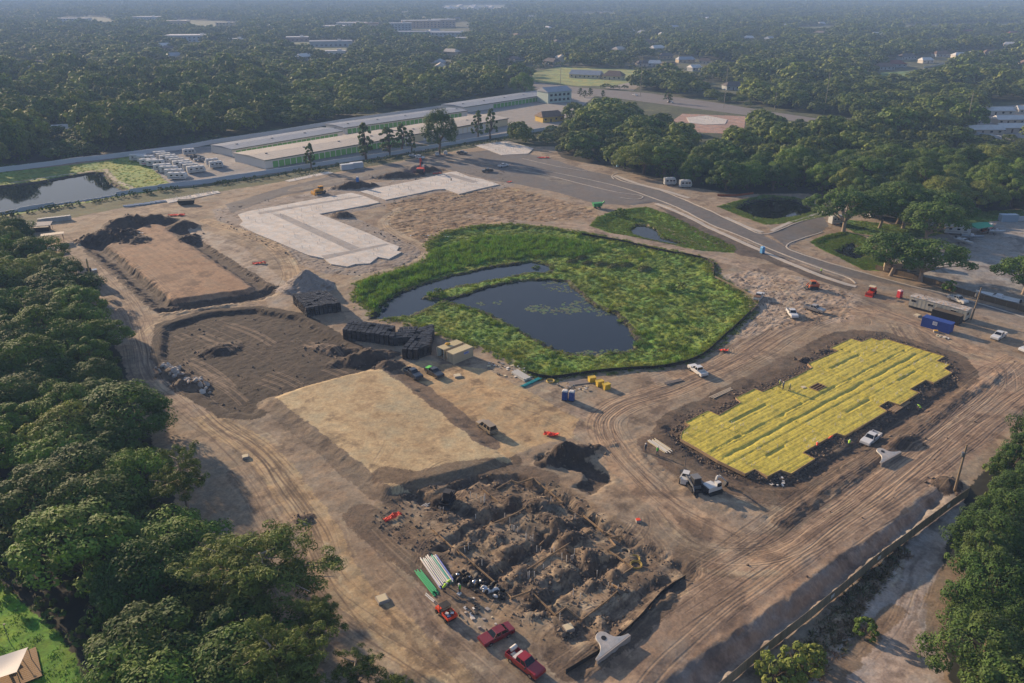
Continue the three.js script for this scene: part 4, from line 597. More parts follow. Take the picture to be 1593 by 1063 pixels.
// a strip along a line: width, top above the ground it lies on, depth of its sides
function strip(path, width, top, level = null, sides = 0.25) {
  const n = path.length, pos = [], idx = [], uv = []; let s = 0;
  path.forEach((p, i) => {
    const a = path[Math.max(0, i - 1)], b = path[Math.min(n - 1, i + 1)], dx = b[0] - a[0], dz = b[1] - a[1], l = Math.hypot(dx, dz) || 1, ox = (-dz / l) * width * 0.5, oz = (dx / l) * width * 0.5;
    if (i) s += Math.hypot(p[0] - path[i - 1][0], p[1] - path[i - 1][1]);
    const y = (level ?? H(p[0], p[1])) + top;
    for (const [k, dy] of [[-1, -sides], [-1, 0], [1, 0], [1, -sides]]) { pos.push(p[0] + ox * k, y + dy, p[1] + oz * k); uv.push(s, k * width * 0.5 + dy); }
    if (i) for (let k = 0; k < 3; k++) { const q = (i - 1) * 4 + k, t = q + 4; idx.push(q, q + 1, t, q + 1, t + 1, t); }
  });
  idx.push(0, 2, 1, 0, 3, 2, (n - 1) * 4, (n - 1) * 4 + 1, (n - 1) * 4 + 2, (n - 1) * 4, (n - 1) * 4 + 2, (n - 1) * 4 + 3);
  let g = new THREE.BufferGeometry(); g.setAttribute('position', new THREE.Float32BufferAttribute(pos, 3)); g.setAttribute('uv', new THREE.Float32BufferAttribute(uv, 2)); g.setIndex(idx); g = g.toNonIndexed(); g.computeVertexNormals(); return g;
}
for (const p of [[[1.1, -390.2], [20, -372.6], [37.3, -355.1], [48.5, -341.5], [56.8, -326.5], [64.8, -309.7], [72.4, -285.4], [79.9, -268.9], [85.6, -254.8], [94.5, -236.2], [101, -224.8], [101.2, -220.9]], [[5, -406], [22.8, -385.6], [35.3, -375.4]], [[46.3, -365.7], [50.1, -353.9], [60.5, -341.5], [68.2, -327.6], [75.9, -306.7], [83, -285.4], [88.2, -271.3], [91.8, -272.9], [105.3, -286.3], [118.2, -297.1]], [[110.6, -274.5], [100, -265.8], [94.3, -260.6], [91.8, -255.5], [93.6, -250.6], [100.9, -239.3], [104.3, -234.9], [116.8, -218.7], [124, -211.3], [135.3, -194.5], [139.5, -188.5]], [[46.1, -359], [46, -365.7], [49.1, -371.2], [56.8, -372.6]], [[1.1, -379.7], [15.9, -367.1], [32.1, -347.6], [45, -333.3], [54.4, -326.5], [50.9, -321.1], [44.7, -324.3]]]) mesh('kerb', strip(curve(p, 2), 0.45, 0.14), kerbMat, scene, 'structure');
for (const [p, w] of [[[[58.2, -315.8], [65, -299], [71.4, -281.1], [78.3, -262.8], [84.4, -247.9], [92.2, -229.5], [98.3, -219.8], [100.3, -218.2]], 1.8], [[[48, -367.1], [54, -352.6], [66.5, -334.4], [73.2, -324.3]], 1.8], [[[92.6, -275.3], [106.8, -290.7], [124.3, -305.7], [139.7, -309.7]], 1.6], [[[80.7, -294.3], [86.1, -278.6], [88.9, -273.7]], 1.7], [[[116.2, -297.1], [129.3, -305.7], [142.3, -309.7]], 1.4]]) mesh('pavement', strip(curve(p, 2), w, 0.1), kerbMat, scene, 'structure');
// paved and mown ground outside the site sheet
const sheet = (name, p, y, mat) => mesh(name, new THREE.ShapeGeometry(new THREE.Shape(p.map(([x, z]) => new THREE.Vector2(x, -z)))).rotateX(-Math.PI / 2).translate(0, y, 0), mat, scene, 'structure');
const asphaltMat = new THREE.MeshStandardMaterial({ map: perMetre(grain(7, 0.08, 0x6a6663), 25), roughness: 0.95 }), lotMat = new THREE.MeshStandardMaterial({ map: perMetre(grain(8, 0.08, 0x858079), 30), roughness: 0.95 }), fieldMat = new THREE.MeshStandardMaterial({ map: perMetre(grain(9, 0.22, 0x7d8546, 0.12), 60), roughness: 1 }), soilMat = new THREE.MeshStandardMaterial({ map: perMetre(grain(10, 0.2, 0x95796a, 0.06), 30), roughness: 1 });
const clip = (p) => p.map(([x, z]) => [x, Math.min(z, GZ0 - 0.5)]);
sheet('storage_yard', clip([[-148.2, -419.5], [-105.2, -499.5], [-35.8, -599.7], [44.6, -688.8], [65.5, -655.1], [25.9, -499.5], [-55.3, -443.4], [-81.6, -432.1]]), 0.02, lotMat);
sheet('road', [[-62.2, -838], [19.6, -756.5], [57.4, -716.4], [112, -675.8], [151.8, -620.8], [180.4, -570.5], [217.4, -517], [211.5, -502], [168.2, -543.9], [122.8, -596.3], [81.9, -643.3], [33.9, -688.8], [-9.4, -735.9], [-58.7, -789.5]], 0.03, asphaltMat);
sheet('field', [[19.1, -844.5], [51.1, -907.4], [127.1, -878.4], [131.8, -801.1], [106.6, -730.9], [58.1, -726], [20.9, -761.8]], 0.02, fieldMat);
sheet('road', [[101.3, -693.3], [79.1, -711.6], [114.6, -767.2], [149.2, -795.3], [146.2, -778.2], [116.6, -740.9]], 0.036, lotMat);
sheet('field', [[372.3, -844.5], [447.3, -878.4], [446.9, -838], [386.2, -778.2], [343.4, -735.9], [315.2, -707]], 0.02, new THREE.MeshStandardMaterial({ map: perMetre(grain(12, 0.2, 0x4f6c34, 0.1), 40), roughness: 1 }));
sheet('road', clip([[161.6, -535.6], [213.5, -506.9], [206.9, -490.1], [175.1, -499.5], [161.1, -519.5]]), 0.024, fieldMat);
sheet('cleared_ground', [[104.1, -530.1], [116.9, -561.4], [156.9, -549.6], [142.7, -499.5], [127.1, -480.9], [110.9, -485.4], [103, -504.4]], 0.04, soilMat); sheet('cleared_ground', [[332.8, -589.7], [406.1, -617.2], [305.4, -455.3], [279.9, -461.5], [271.7, -472.1]], 0.02, lotMat);
const farField = new THREE.MeshStandardMaterial({ map: perMetre(grain(13, 0.22, 0x59603c, 0.12), 60), roughness: 1 });
for (const p of CLEARINGS.slice(12)) sheet('field', p, 0.02, farField);

// concrete slabs
function slab(p, top, thick, label, parts) {
  const c = [p.reduce((s, q) => s + q[0], 0) / p.length, p.reduce((s, q) => s + q[1], 0) / p.length], o = thing('concrete_slab', label, 'slab', [c[0], 0, c[1]], 0, 'new concrete slabs');
  const shape = (q) => new THREE.Shape(q.map(([x, z]) => new THREE.Vector2(x - c[0], -(z - c[1]))));
  mesh('slab_body', new THREE.ExtrudeGeometry(shape(p), { depth: thick, bevelEnabled: true, bevelSize: 0.02, bevelThickness: 0.02, bevelSegments: 1 }).rotateX(-Math.PI / 2).translate(0, top - thick, 0), slabMat, o);
  for (const q of parts ?? []) mesh('corridor_strip', new THREE.ShapeGeometry(shape(q)).rotateX(-Math.PI / 2).translate(0, top + 0.026, 0), slabGrey, o);
  const r = R(p.length * 31), [x0, x1, z0, z1] = bounds(p);
  for (let k = 0, n = 0; k < 400 && n < 70; k++) { const x = lerp(x0, x1, r()), z = lerp(z0, z1, r()); if (inPoly(p, x, z) && edgeDist(p, x, z) > 1) { const h = 0.5 + 0.9 * r(); mesh('pipe_stub', new THREE.CylinderGeometry(0.06, 0.06, h, 6).translate(x - c[0], top + h / 2, z - c[1]), PVC, o); n++; } }
  return o;
}
slab([[-104.5, -296.6], [-102.2, -301.3], [-91.2, -311.2], [-78.3, -322.7], [-67.8, -331.6], [-61.5, -326], [-53.2, -315.3], [-64.5, -305.2], [-73.8, -297.5], [-66.2, -289.3], [-58.6, -280.6], [-50, -270.7], [-43, -261.5], [-37.7, -255.7], [-38, -251.4], [-36.1, -250], [-39.3, -242.6], [-43.1, -244.6], [-44.7, -238.1], [-49.2, -237.5], [-51.2, -235], [-56.7, -237.5], [-60.2, -243.3], [-65.9, -246.6], [-80.3, -261.5], [-89.6, -270.7], [-99.5, -282.3], [-99.7, -287.5]], 0.42, 0.4, 'pale L-shaped concrete slab with a grey corridor strip, by the sandy loop', [[[-91.2, -296.6], [-87.6, -297.5], [-50.5, -254.2], [-53.2, -251.4]], [[-61.6, -245.9], [-53.2, -251.4], [-42.7, -259.3], [-41.2, -257.8], [-51.4, -249.3], [-59.5, -242]], [[-97.9, -299.4], [-83.5, -311.2], [-63.1, -326], [-61.3, -324.9], [-82.8, -308.1], [-96.1, -296.6]]]);
slab([[-64.4, -333.9], [-54.9, -343.4], [-42.3, -355.9], [-29.6, -372.1], [-26.1, -373.6], [-19.5, -362.5], [-12.9, -357.2], [-5.5, -347.1], [-14.2, -338.6], [-22.2, -329.4], [-28.8, -338.6], [-33.1, -337.4], [-42, -328.2], [-51.5, -319.5], [-57.9, -327.1]], 0.42, 0.4, 'pale concrete slab under the orange excavator', [[[-31.6, -366.6], [-28.8, -369.4], [-14.7, -352.1], [-17.5, -349.6]]]);
slab([[-20.3, -442.3], [-2.4, -456.2], [11.6, -432.9], [8.5, -418.5], [-5.5, -415]], 0.2, 0.25, 'small white concrete slab near the storage wall');
slab([[115.8, -542.6], [131.3, -551.2], [141, -534.2], [134.8, -515.7], [122, -513.1], [113.1, -520.8]], 0.25, 0.25, 'white slab in the clearing behind the oak grove');
slab([[-102, -355.8], [-86.7, -374.7], [-83.4, -371.9], [-99.4, -353.2]], 0.2, 0.2, 'narrow white slab strip along the far haul road');
slab([[-142.2, -320.5], [-125.7, -336.1], [-123.2, -332.7], [-138.3, -315.2]], 0.2, 0.2, 'narrow white slab strip beside the long hedge');

// storage sheds: front line from a to b, depth backwards
function shed(label, a, b, depth, high, roof, wallMat, doors, door = GREENDOOR) {
  const L = Math.hypot(b[0] - a[0], b[1] - a[1]), o = thing('storage_shed', label, 'shed', [a[0], 0, a[1]], heading(a, b), 'long storage sheds');
  mesh('wall', box(L, high, depth, L / 2, high / 2, -depth / 2), wallMat, o);
  mesh('roof', solid([[-0.3, high, 0.4], [L + 0.3, high, 0.4], [L + 0.3, high, -depth - 0.4], [-0.3, high, -depth - 0.4], [-0.3, high + 0.25, 0.4], [L + 0.3, high + 0.25, 0.4], [-0.3, high + 0.25, -depth - 0.4], [L + 0.3, high + 0.25, -depth - 0.4], [-0.3, high + 0.9, -depth / 2], [L + 0.3, high + 0.9, -depth / 2]], [[0, 1, 5, 4], [3, 2, 7, 6], [4, 5, 9, 8], [6, 7, 9, 8], [0, 4, 8, 6, 3], [1, 5, 9, 7, 2], [0, 1, 2, 3]]), roof, o);
  mesh('roof_seams', merge(Array.from({ length: Math.floor(L / 2.4) }, (_, k) => { const x = 1 + k * 2.4; return mergeGeometries([bar([x, high + 0.27, 0.3], [x, high + 0.92, -depth / 2], 0.1, 0.07), bar([x, high + 0.92, -depth / 2], [x, high + 0.27, -depth - 0.3], 0.1, 0.07)]); })), roof, o); for (let k = 0; k < L / 22; k++) mesh('roof_vent', box(0.9, 0.5, 0.9, 8 + k * 22, high + 0.95, -depth * 0.4), STEEL, o);
  mesh('gutter', box(L + 0.7, 0.16, 0.18, L / 2, high + 0.14, 0.56), STEEL, o);
  mesh('fascia', box(L + 0.7, 0.35, 0.08, L / 2, high - 0.05, 0.46), door === GREENDOOR ? M(0x2f5a3a, 0.6) : BLACK, o);
  const [d0, d1, w] = doors, n = Math.floor((d1 - d0) / w), g = new THREE.BoxGeometry(w * 0.84, high * 0.74, 0.1), ribs = merge([0.2, 0.4, 0.6, 0.8].map((t) => box(w * 0.84, 0.03, 0.04, 0, high * 0.74 * (t - 0.5), 0.05)));
  for (let k = 0; k < n; k++) { const d = mesh('roll_door', g, door, o); d.position.set(d0 + (k + 0.5) * w, high * 0.38, 0.03); mesh('door_ribs', ribs, door, d); }
  return o;
}
const dir = (a, b, t) => [a[0] + (b[0] - a[0]) * t, a[1] + (b[1] - a[1]) * t];
shed('long tan-roofed shed with green roll doors facing the site', [-117.9, -381.2], [-56.2, -451.3], 27, 4, ROOF.tan, WHITE, [4, 92, 3.4]);
shed('tan-roofed shed with plain pale wall behind the big tree', [-54.3, -453.3], [-2.6, -511.9], 25, 4.2, ROOF.tan, CREAM, [6, 60, 4], WHITE);
shed('grey-roofed shed with green trim at the parking court', [-143.1, -411], [-97.8, -467.8], 19, 3.6, ROOF.grey, WHITE, [2, 70, 3.2]);
shed('grey-roofed shed in the back row behind the slim trees', [-98.8, -478.7], [-30, -549.6], 19, 3.6, ROOF.grey, WHITE, [2, 96, 3.4]);
shed('farthest grey storage shed by the two-storey office', [-33, -564.4], [34.8, -643.3], 22, 3.8, ROOF.grey, WHITE, [30, 100, 4]);
{ // two-storey office at the far end, and the yellow house near it
  const o = thing('office_building', 'two-storey grey office at the far end of the storage yards', 'building', on([31.9, -624.4]), 0.6);
  mesh('wall', box(22, 8, 14, 0, 4, 0), M(0x9fb0a8, 0.7), o); mesh('roof', solid([[-11.6, 8, 7.6], [11.6, 8, 7.6], [11.6, 8, -7.6], [-11.6, 8, -7.6], [-11.6, 11, 0], [11.6, 11, 0]], [[0, 1, 5, 4], [2, 3, 4, 5], [0, 3, 4], [1, 2, 5], [0, 1, 2, 3]]), ROOF.grey, o);
  for (const y of [2.2, 5.8]) for (let k = 0; k < 5; k++) mesh('window', box(2.2, 1.6, 0.1, -8 + k * 4, y, 7.03), GLASS, o);
}
// long white walls
function wall(label, pts, high, thick, mat, post) {
  const o = thing('boundary_wall', label, 'wall', [pts[0][0], 0, pts[0][1]]);
  for (let i = 1; i < pts.length; i++) {
    const a = pts[i - 1], b = pts[i], L = Math.hypot(b[0] - a[0], b[1] - a[1]), n = Math.max(1, Math.round(L / post)), t = heading(a, b);
    const g = new THREE.BoxGeometry(L / n - 0.24, high, thick), pg = new THREE.BoxGeometry(0.28, high + 0.12, thick + 0.14);
    for (let k = 0; k < n; k++) {
      const p = dir(a, b, (k + 0.5) / n), q = dir(a, b, k / n), m = mesh('wall_panel', g, mat, o); m.position.set(p[0] - pts[0][0], H(...p) + high / 2 - 0.1, p[1] - pts[0][1]); m.rotation.y = t;
      const s = mesh('post', pg, mat, o); s.position.set(q[0] - pts[0][0], H(...q) + high / 2 - 0.06, q[1] - pts[0][1]); s.rotation.y = t;
    }
  }
  return o;
}
const WALLMAT = M(0xb4bcc4, 0.75);
wall('long white wall at the back of the storage yards against the woods', [[-268.4, -348.8], [-240.7, -374], [-213.9, -399.5], [-175.8, -430.3], [-166.2, -447.3], [-139, -478.7], [-108.4, -522.2], [-69.3, -564.4], [-37.7, -599.7]], 2.4, 0.2, WALLMAT, 6);
wall('long white wall between the storage yards and the site hedge', [[-218.2, -287.2], [-197.7, -300.9], [-180.1, -320], [-157.5, -337.9], [-133.6, -352.6], [-114.1, -369.8], [-87.5, -393.2], [-53.2, -424.8], [-20.5, -457.3], [25.7, -497.1]], 2, 0.2, WALLMAT, 6);

// ---------------------------------------------------------------- yellow-sheeted foundation
{
  const o = thing('sheeted_foundation', 'building pad covered in yellow plastic sheets with rows of white pipe stubs', 'foundation', [YA[0], 0, YA[1]], YT);
  const cords = (bump) => { const n = 512, d = new Uint8Array(n * n * 4); for (let j = 0; j < n; j++) for (let i = 0; i < n; i++) { const u = i / n, v = j / n, w = v * 8 + 0.12 * nz(NB, u, v), f = Math.abs(w - Math.round(w)), l = f < 0.07 ? 1 : 0, x = u * 3 + 0.05 * nz(NB, v, u), g = Math.abs(x - Math.round(x)) < 0.012 ? 1 : 0, nn = nz(NC, u, v) * 0.6 + nz(NB, u * 2, v) * 0.5, o = (j * n + i) * 4; if (bump) d[o] = d[o + 1] = d[o + 2] = clamp(120 + 70 * Math.sqrt(f * 2) - 50 * g + 34 * nn, 0, 255); else { const k = 1 - 0.22 * l - 0.16 * g + 0.09 * nn + 0.07 * nz(NA, u, v); d[o] = clamp(235 * k, 0, 255); d[o + 1] = clamp(232 * k * (1 - 0.03 * l), 0, 255); d[o + 2] = clamp(225 * k, 0, 255); } d[o + 3] = 255; } const t = new THREE.DataTexture(d, n, n); t.wrapS = t.wrapT = THREE.RepeatWrapping; t.magFilter = THREE.LinearFilter; if (!bump) t.colorSpace = THREE.SRGBColorSpace; t.repeat.set(1 / 6.4, 1 / 6.4); t.needsUpdate = true; return t; };
  const cordMap = cords(false), cordBump = cords(true), ym = [0xcbbd44, 0xcdc04a, 0xc7b942].map((c, i) => new THREE.MeshStandardMaterial({ color: c, map: cordMap, bumpMap: cordBump, bumpScale: 0.05, roughness: 0.5 }));
  const top = (a, b) => {
    let y = 0.48 + 0.04 * Math.pow(Math.abs(Math.sin((a * Math.PI) / 4.2)), 0.3) * Math.pow(Math.abs(Math.sin((b * Math.PI) / 2.1)), 0.3) + 0.025 * nz(NB, a / 40, b / 9) + 0.02 * nz(NC, a / 60, b / 12) + 0.025 * nz(NA, a / 30 + 0.3, b / 30);
    const g = (d, w, h) => { if (d < w) y -= h * (1 - smooth(w * 0.35, w, d)); };
    const wv = 0.35 * nz(NA, a / 60, 0.2);
    if (a > -4 && a < 69) { g(Math.abs(b - 9.9 - wv), 0.36, 0.2 + 0.1 * nz(NA, a / 25, 0.7)); g(Math.abs(b - 12.6 + wv), 0.36, 0.2 + 0.1 * nz(NA, a / 25, 0.1)); }
    for (const [k, b0, b1] of [[6, 0, 9.5], [18.5, 13, 22], [27, 0, 9.5], [39.5, 13, 22], [44, 0, 9.5], [57.5, 0, 9.5], [60, 13, 21]]) if (b > b0 && b < b1) g(Math.abs(a - k - 0.3 * nz(NA, 0.1, b / 40)), 0.35, 0.16);
    for (const [b0, a0, a1] of [[5.2, 8, 20], [17.3, 3, 9], [17.6, 30, 39], [4.4, 46, 58], [17, 52, 60]]) if (a > a0 && a < a1) g(Math.abs(b - b0), 0.4, 0.2);
    return y - 0.06 * smooth(0.35, 0, Math.abs((b % 1.55) - 0.78) < 0.05 ? 0 : 1);
  };
  const C = 0.3, r = R(8);
  for (let b0 = -2.4; b0 < 24; b0 += 2.1) for (let a0 = -6.4 - ((b0 + 2.4) / 2.1 % 2) * 3.4; a0 < 73; a0 += 6.3) {
    const pos = [], idx = [], uv = [], id = new Map(), na = 22, nb = 8, lift = 0.008 + 0.012 * r();
    const vert = (i, j) => { const k = i * 100 + j; if (!id.has(k)) { id.set(k, pos.length / 3); const a = a0 + i * C, b = b0 + j * C; pos.push(a, top(a, b) + (j === 0 || j === nb ? lift : 0) + (i === na ? lift : 0), b); uv.push(a, b); } return id.get(k); };
    for (let i = 0; i < na; i++) for (let j = 0; j < nb; j++) { const a = a0 + (i + 0.5) * C, b = b0 + (j + 0.5) * C; if (!inPoly(YOUT, a, b) || (a > 33.6 && a < 37 && b > 6.6 && b < 8.6)) continue; const p = vert(i, j), q = vert(i + 1, j), s = vert(i, j + 1), t = vert(i + 1, j + 1); idx.push(p, s, q, q, s, t); }
    if (!idx.length) continue;
    const g = new THREE.BufferGeometry(); g.setAttribute('position', new THREE.Float32BufferAttribute(pos, 3)); g.setAttribute('uv', new THREE.Float32BufferAttribute(uv, 2)); g.setIndex(idx); g.computeVertexNormals();
    mesh('plastic_sheet', g, ym[Math.floor(r() * 3)], o);
  }
  for (let i = 0; i < YOUT.length; i++) { const a = YOUT[i], b = YOUT[(i + 1) % YOUT.length]; mesh('form_board', bar([a[0], 0.3, a[1]], [b[0], 0.3, b[1]], 0.08, 0.62), WOOD, o); }
  const pitw = [[33.6, 6.6, 37, 6.6], [33.6, 8.6, 37, 8.6], [33.6, 6.6, 33.6, 8.6], [37, 6.6, 37, 8.6], [33.6, 7.3, 37, 7.3], [33.6, 8, 37, 8]]; for (const [a, b, c, d] of pitw) mesh('pit_board', bar([a, 0.5, b], [c, 0.5, d], 0.1, 0.3), WOOD, o);
  for (let k = 0, n = 0; n < 120 && k < 900; k++) { const a = lerp(-4, 70, r()), b = (r() < 0.5 ? 2 + 6 * r() : 14 + 6.5 * r()); if (!inPoly(YOUT, a, b)) continue; for (let q = 0; q < 1 + Math.floor(r() * 3); q++) { const h = 0.35 + 0.5 * r(); const m = mesh('pipe_stub', new THREE.CylinderGeometry(0.05, 0.05, h, 6), PVC, o); m.position.set(a + q * 0.35, 0.45 + h / 2, b + q * 0.1); n++; } }
}
// ---------------------------------------------------------------- footings with form boards and plumbing
{
  const o = thing('footing_formwork', 'half-dug building footing with thin form boards and upright white pipes', 'formwork', [0, 0, 0]);
  const runs = [[[-13.2, -105.4], [-8.1, -98.7], [-8.4, -99.6], [-5.9, -101.3]], [[-5.9, -101.3], [-1.4, -95.4]], [[-8.4, -99.3], [-1.5, -91.1], [-0.1, -88.8], [2.7, -90.3], [6.1, -86.1]], [[6.1, -86.1], [7.6, -87.1], [9.7, -85], [11.6, -86.5], [13.6, -88.4], [15.7, -90.7], [14.4, -92.7], [18.2, -95.4], [14.8, -99.6], [16.2, -100.5], [15.4, -102.4], [17.4, -103.4]], [[17.3, -102.4], [14.7, -105], [11.9, -109.2]], [[11.6, -108.8], [9.4, -110.6]], [[6.4, -110.9], [8.7, -112.8], [3.8, -119.2], [1, -117.8], [-0.1, -118.6], [-2.7, -116.2]], [[-5.4, -116.2], [-2.3, -112.4]], [[-0.6, -97.5], [4.2, -102.4], [8.8, -106.7]], [[-4.7, -106], [0.4, -108.8], [5.9, -114.3]], [[0.3, -93.1], [6.3, -98.7], [12.6, -104.4]]];
  for (const p of runs) for (let i = 1; i < p.length; i++) { const a = p[i - 1], b = p[i], ya = H(...a), yb = H(...b); mesh('form_board', bar([a[0], ya + 0.2, a[1]], [b[0], yb + 0.2, b[1]], 0.09, 0.34), WOOD, o); const n = Math.ceil(Math.hypot(a[0] - b[0], a[1] - b[1]) / 2.5); for (let k = 0; k < n; k++) { const q = dir(a, b, k / n), y = H(...q); mesh('stake', box(0.06, 0.7, 0.06, q[0], y + 0.3, q[1] + 0.1), WOOD, o); } }
  const r = R(12);
  for (const [p, n] of [[[-6.8, -113.3], 2], [[-5, -112.4], 5], [[-2, -108.3], 1], [[-1, -107.4], 1], [[0.7, -105], 6], [[2.8, -102.6], 6], [[-6.6, -99.7], 3], [[4.6, -100.5], 2], [[5.8, -99.4], 3], [[9.7, -99], 5], [[7.6, -97.2], 3], [[7, -111.9], 1], [[10.2, -107.9], 1], [[5.2, -95.3], 1], [[2.8, -93.1], 3], [[-4.4, -96.3], 1], [[14.7, -91.7], 2], [[15.5, -91.5], 1], [[13.3, -95.4], 1], [[-6, -108.8], 1], [[-11.5, -110.2], 2], [[9.5, -89.1], 2], [[6.8, -84.6], 1]]) for (let k = 0; k < Math.ceil(n * 0.75); k++) { const x = p[0] + (r() - 0.5) * 1.6, z = p[1] + (r() - 0.5) * 1.2, h = 0.9 + 0.7 * r(); mesh('pipe_stub', new THREE.CylinderGeometry(0.055, 0.055, h, 7).translate(x, H(x, z) + h / 2 - 0.1, z), PVC, o); }
}
// ---------------------------------------------------------------- black plastic crates in stacks
const CRATE = (() => { const g = [box(1.0, 0.5, 1.0, 0, 0.26, 0)]; for (const t of [-0.3, 0, 0.3]) g.push(box(0.05, 0.03, 0.96, t, 0.525, 0), box(0.96, 0.026, 0.05, 0, 0.525, t)); for (const s of [-1, 1]) g.push(box(1.06, 0.06, 0.06, 0, 0.5, s * 0.5), box(0.06, 0.06, 1.06, s * 0.5, 0.5, 0)); return merge(g); })();
const CRATEMATS = [0x333437, 0x434447, 0x28292c].map((c) => M(c, 0.4));
function crates(label, group, p00, p10, p01, layers, skip = () => false) {
  const u = [p10[0] - p00[0], p10[1] - p00[1]], v = [p01[0] - p00[0], p01[1] - p00[1]], nu = Math.round(Math.hypot(...u) / 1.25), nv = Math.round(Math.hypot(...v) / 1.25), t = heading(p00, p10), r = R(nu * 77 + nv);
  for (let i = 0; i < nu; i++) for (let j = 0; j < nv; j++) {
    if (skip(i / nu, j / nv)) continue;
    const a = (i + 0.5) / nu, b = (j + 0.5) / nv, p = [p00[0] + u[0] * a + v[0] * b, p00[1] + u[1] * a + v[1] * b], o = thing('crate_stack', label, 'crate stack', on(p, -0.12 + 0.14 * r()), t + (r() - 0.5) * 0.12, group), n = layers - (r() < 0.08 ? 1 : 0);
    for (let k = 0; k < n; k++) { const m = mesh('crate', CRATE, CRATEMATS[Math.floor(r() * 3)], o); m.position.set((r() - 0.5) * 0.05, k * 0.56, (r() - 0.5) * 0.05); m.rotation.y = (r() - 0.5) * 0.03; }
  }
}
const [A0, A1, A2] = [[-54.4, -195], [-45.8, -198.8], [-60.7, -205.1]]; crates('stack of black plastic crates in the block beside the gravel pile', 'crate stacks by the gravel pile', A0, A1, A2, 5);
const [B0, B1, B2] = [[-42, -180.8], [-28.6, -175.7], [-41.2, -187.1]]; crates('stack of black plastic crates in the long block behind the dark spoil heap', 'crate stacks behind the spoil heap', B0, B1, B2, 5, (a, b) => a > 0.9 && b > 0.5);
const [C0, C1, C2] = [[-26, -169], [-21.9, -168.2], [-23, -181.2]]; crates('stack of black plastic crates in the block beside the beige containers', 'crate stacks beside the containers', C0, C1, C2, 5);
const [D0, D1, D2] = [[-29, -176], [-24.4, -176.7], [-28, -182.7]]; crates('stack of black plastic crates in the middle block between the two larger ones', 'crate stacks of the middle block', D0, D1, D2, 4);
const [E0, E1, E2] = [[-22, -169.3], [-19.5, -171.5], [-22.2, -181.2]]; crates('stack of black plastic crates at the pond end, next to the open container', 'crate stacks at the pond end', E0, E1, E2, 5);
{ // gravel pile behind the crates
  const p = [-59.4, -217.1], o = thing('gravel_pile', 'grey gravel pile rising behind the black crates', 'gravel pile', on(p, -0.2)), g = new THREE.CylinderGeometry(0.35, 8.2, 6, 72, 30, true), a = g.attributes.position;
  for (let i = 0; i < a.count; i++) { const x = a.getX(i), y = a.getY(i), z = a.getZ(i), t = (y + 3) / 6, k = 1 + 0.1 * nz(NB, Math.atan2(z, x) / 6.28, t * 0.3) - 0.12 * Math.sin(t * 3.1); a.setXYZ(i, x * k * 1.05, y + 3 - (t > 0.93 ? (t - 0.93) * 4 : 0) + 0.06 * nz(NC, x / 8, z / 8), z * k * 0.9); }
  g.computeVertexNormals(); mesh('gravel_slope', g, new THREE.MeshStandardMaterial({ map: perMetre(grain(30, 0.16, 0x8f857b, 0.04), 0.12), bumpMap: perMetre(grain(31, 0.5, 0x888888, 0), 0.1), bumpScale: 0.1, roughness: 1 }), o); mesh('gravel_top', new THREE.SphereGeometry(0.42, 12, 6).scale(1, 0.4, 1).translate(0, 5.72, 0), M(0x8f857b, 1), o);
}

// ---------------------------------------------------------------- vehicles; +x is forward
const paint = (c) => new THREE.MeshPhysicalMaterial({ color: c, roughness: 0.35, clearcoat: 0.6, clearcoatRoughness: 0.12 });
const HEADLAMP = M(0xd8dde0, 0.15), TAILLAMP = M(0x7a1414, 0.3);
const WHEEL = [new THREE.CylinderGeometry(0.39, 0.39, 0.27, 18).rotateX(Math.PI / 2), new THREE.CylinderGeometry(0.23, 0.23, 0.285, 12).rotateX(Math.PI / 2)];
function wheels(o, xs, half, s = 1, rim = CHROME) { for (const x of xs) for (const k of [-1, 1]) { const t = mesh('wheel', WHEEL[0], TYRE, o); t.position.set(x, 0.385 * s, k * half); t.scale.setScalar(s); mesh('rim', WHEEL[1], rim, t); } }
const extr = (pts, w, bevel = 0.07) => new THREE.ExtrudeGeometry(new THREE.Shape(pts.map(([x, y]) => new THREE.Vector2(x, y))), { depth: w - 2 * bevel, bevelEnabled: true, bevelSize: bevel, bevelThickness: bevel, bevelSegments: 2, steps: 1 }).translate(0, 0, -w / 2 + bevel);
function glasshouse(o, lo, hi, body, sideSplits) { // cabin with a pane in each face
  mesh('cabin', wedge(lo, hi), body, o); const [a0, a1, aw, ay] = lo, [b0, b1, bw, by] = hi;
  mesh('windscreen', pane([a1, ay, -aw], [a1, ay, aw], [b1, by, bw], [b1, by, -bw], 0.12, 0.012, [1, 0.5, 0]), GLASS, o);
  mesh('rear_window', pane([a0, ay, -aw], [a0, ay, aw], [b0, by, bw], [b0, by, -bw], 0.16, 0.012, [-1, 0.3, 0]), GLASS, o);
  for (const k of [-1, 1]) for (let i = 0; i < sideSplits; i++) { const t0 = i / sideSplits + 0.012, t1 = (i + 1) / sideSplits - 0.012; mesh('side_window', pane([lerp(a0, a1, t0), ay, k * aw], [lerp(a0, a1, t1), ay, k * aw], [lerp(b0, b1, t1), by, k * bw], [lerp(b0, b1, t0), by, k * bw], 0.13, 0.012, [0, 0.3, k]), GLASS, o); }
}
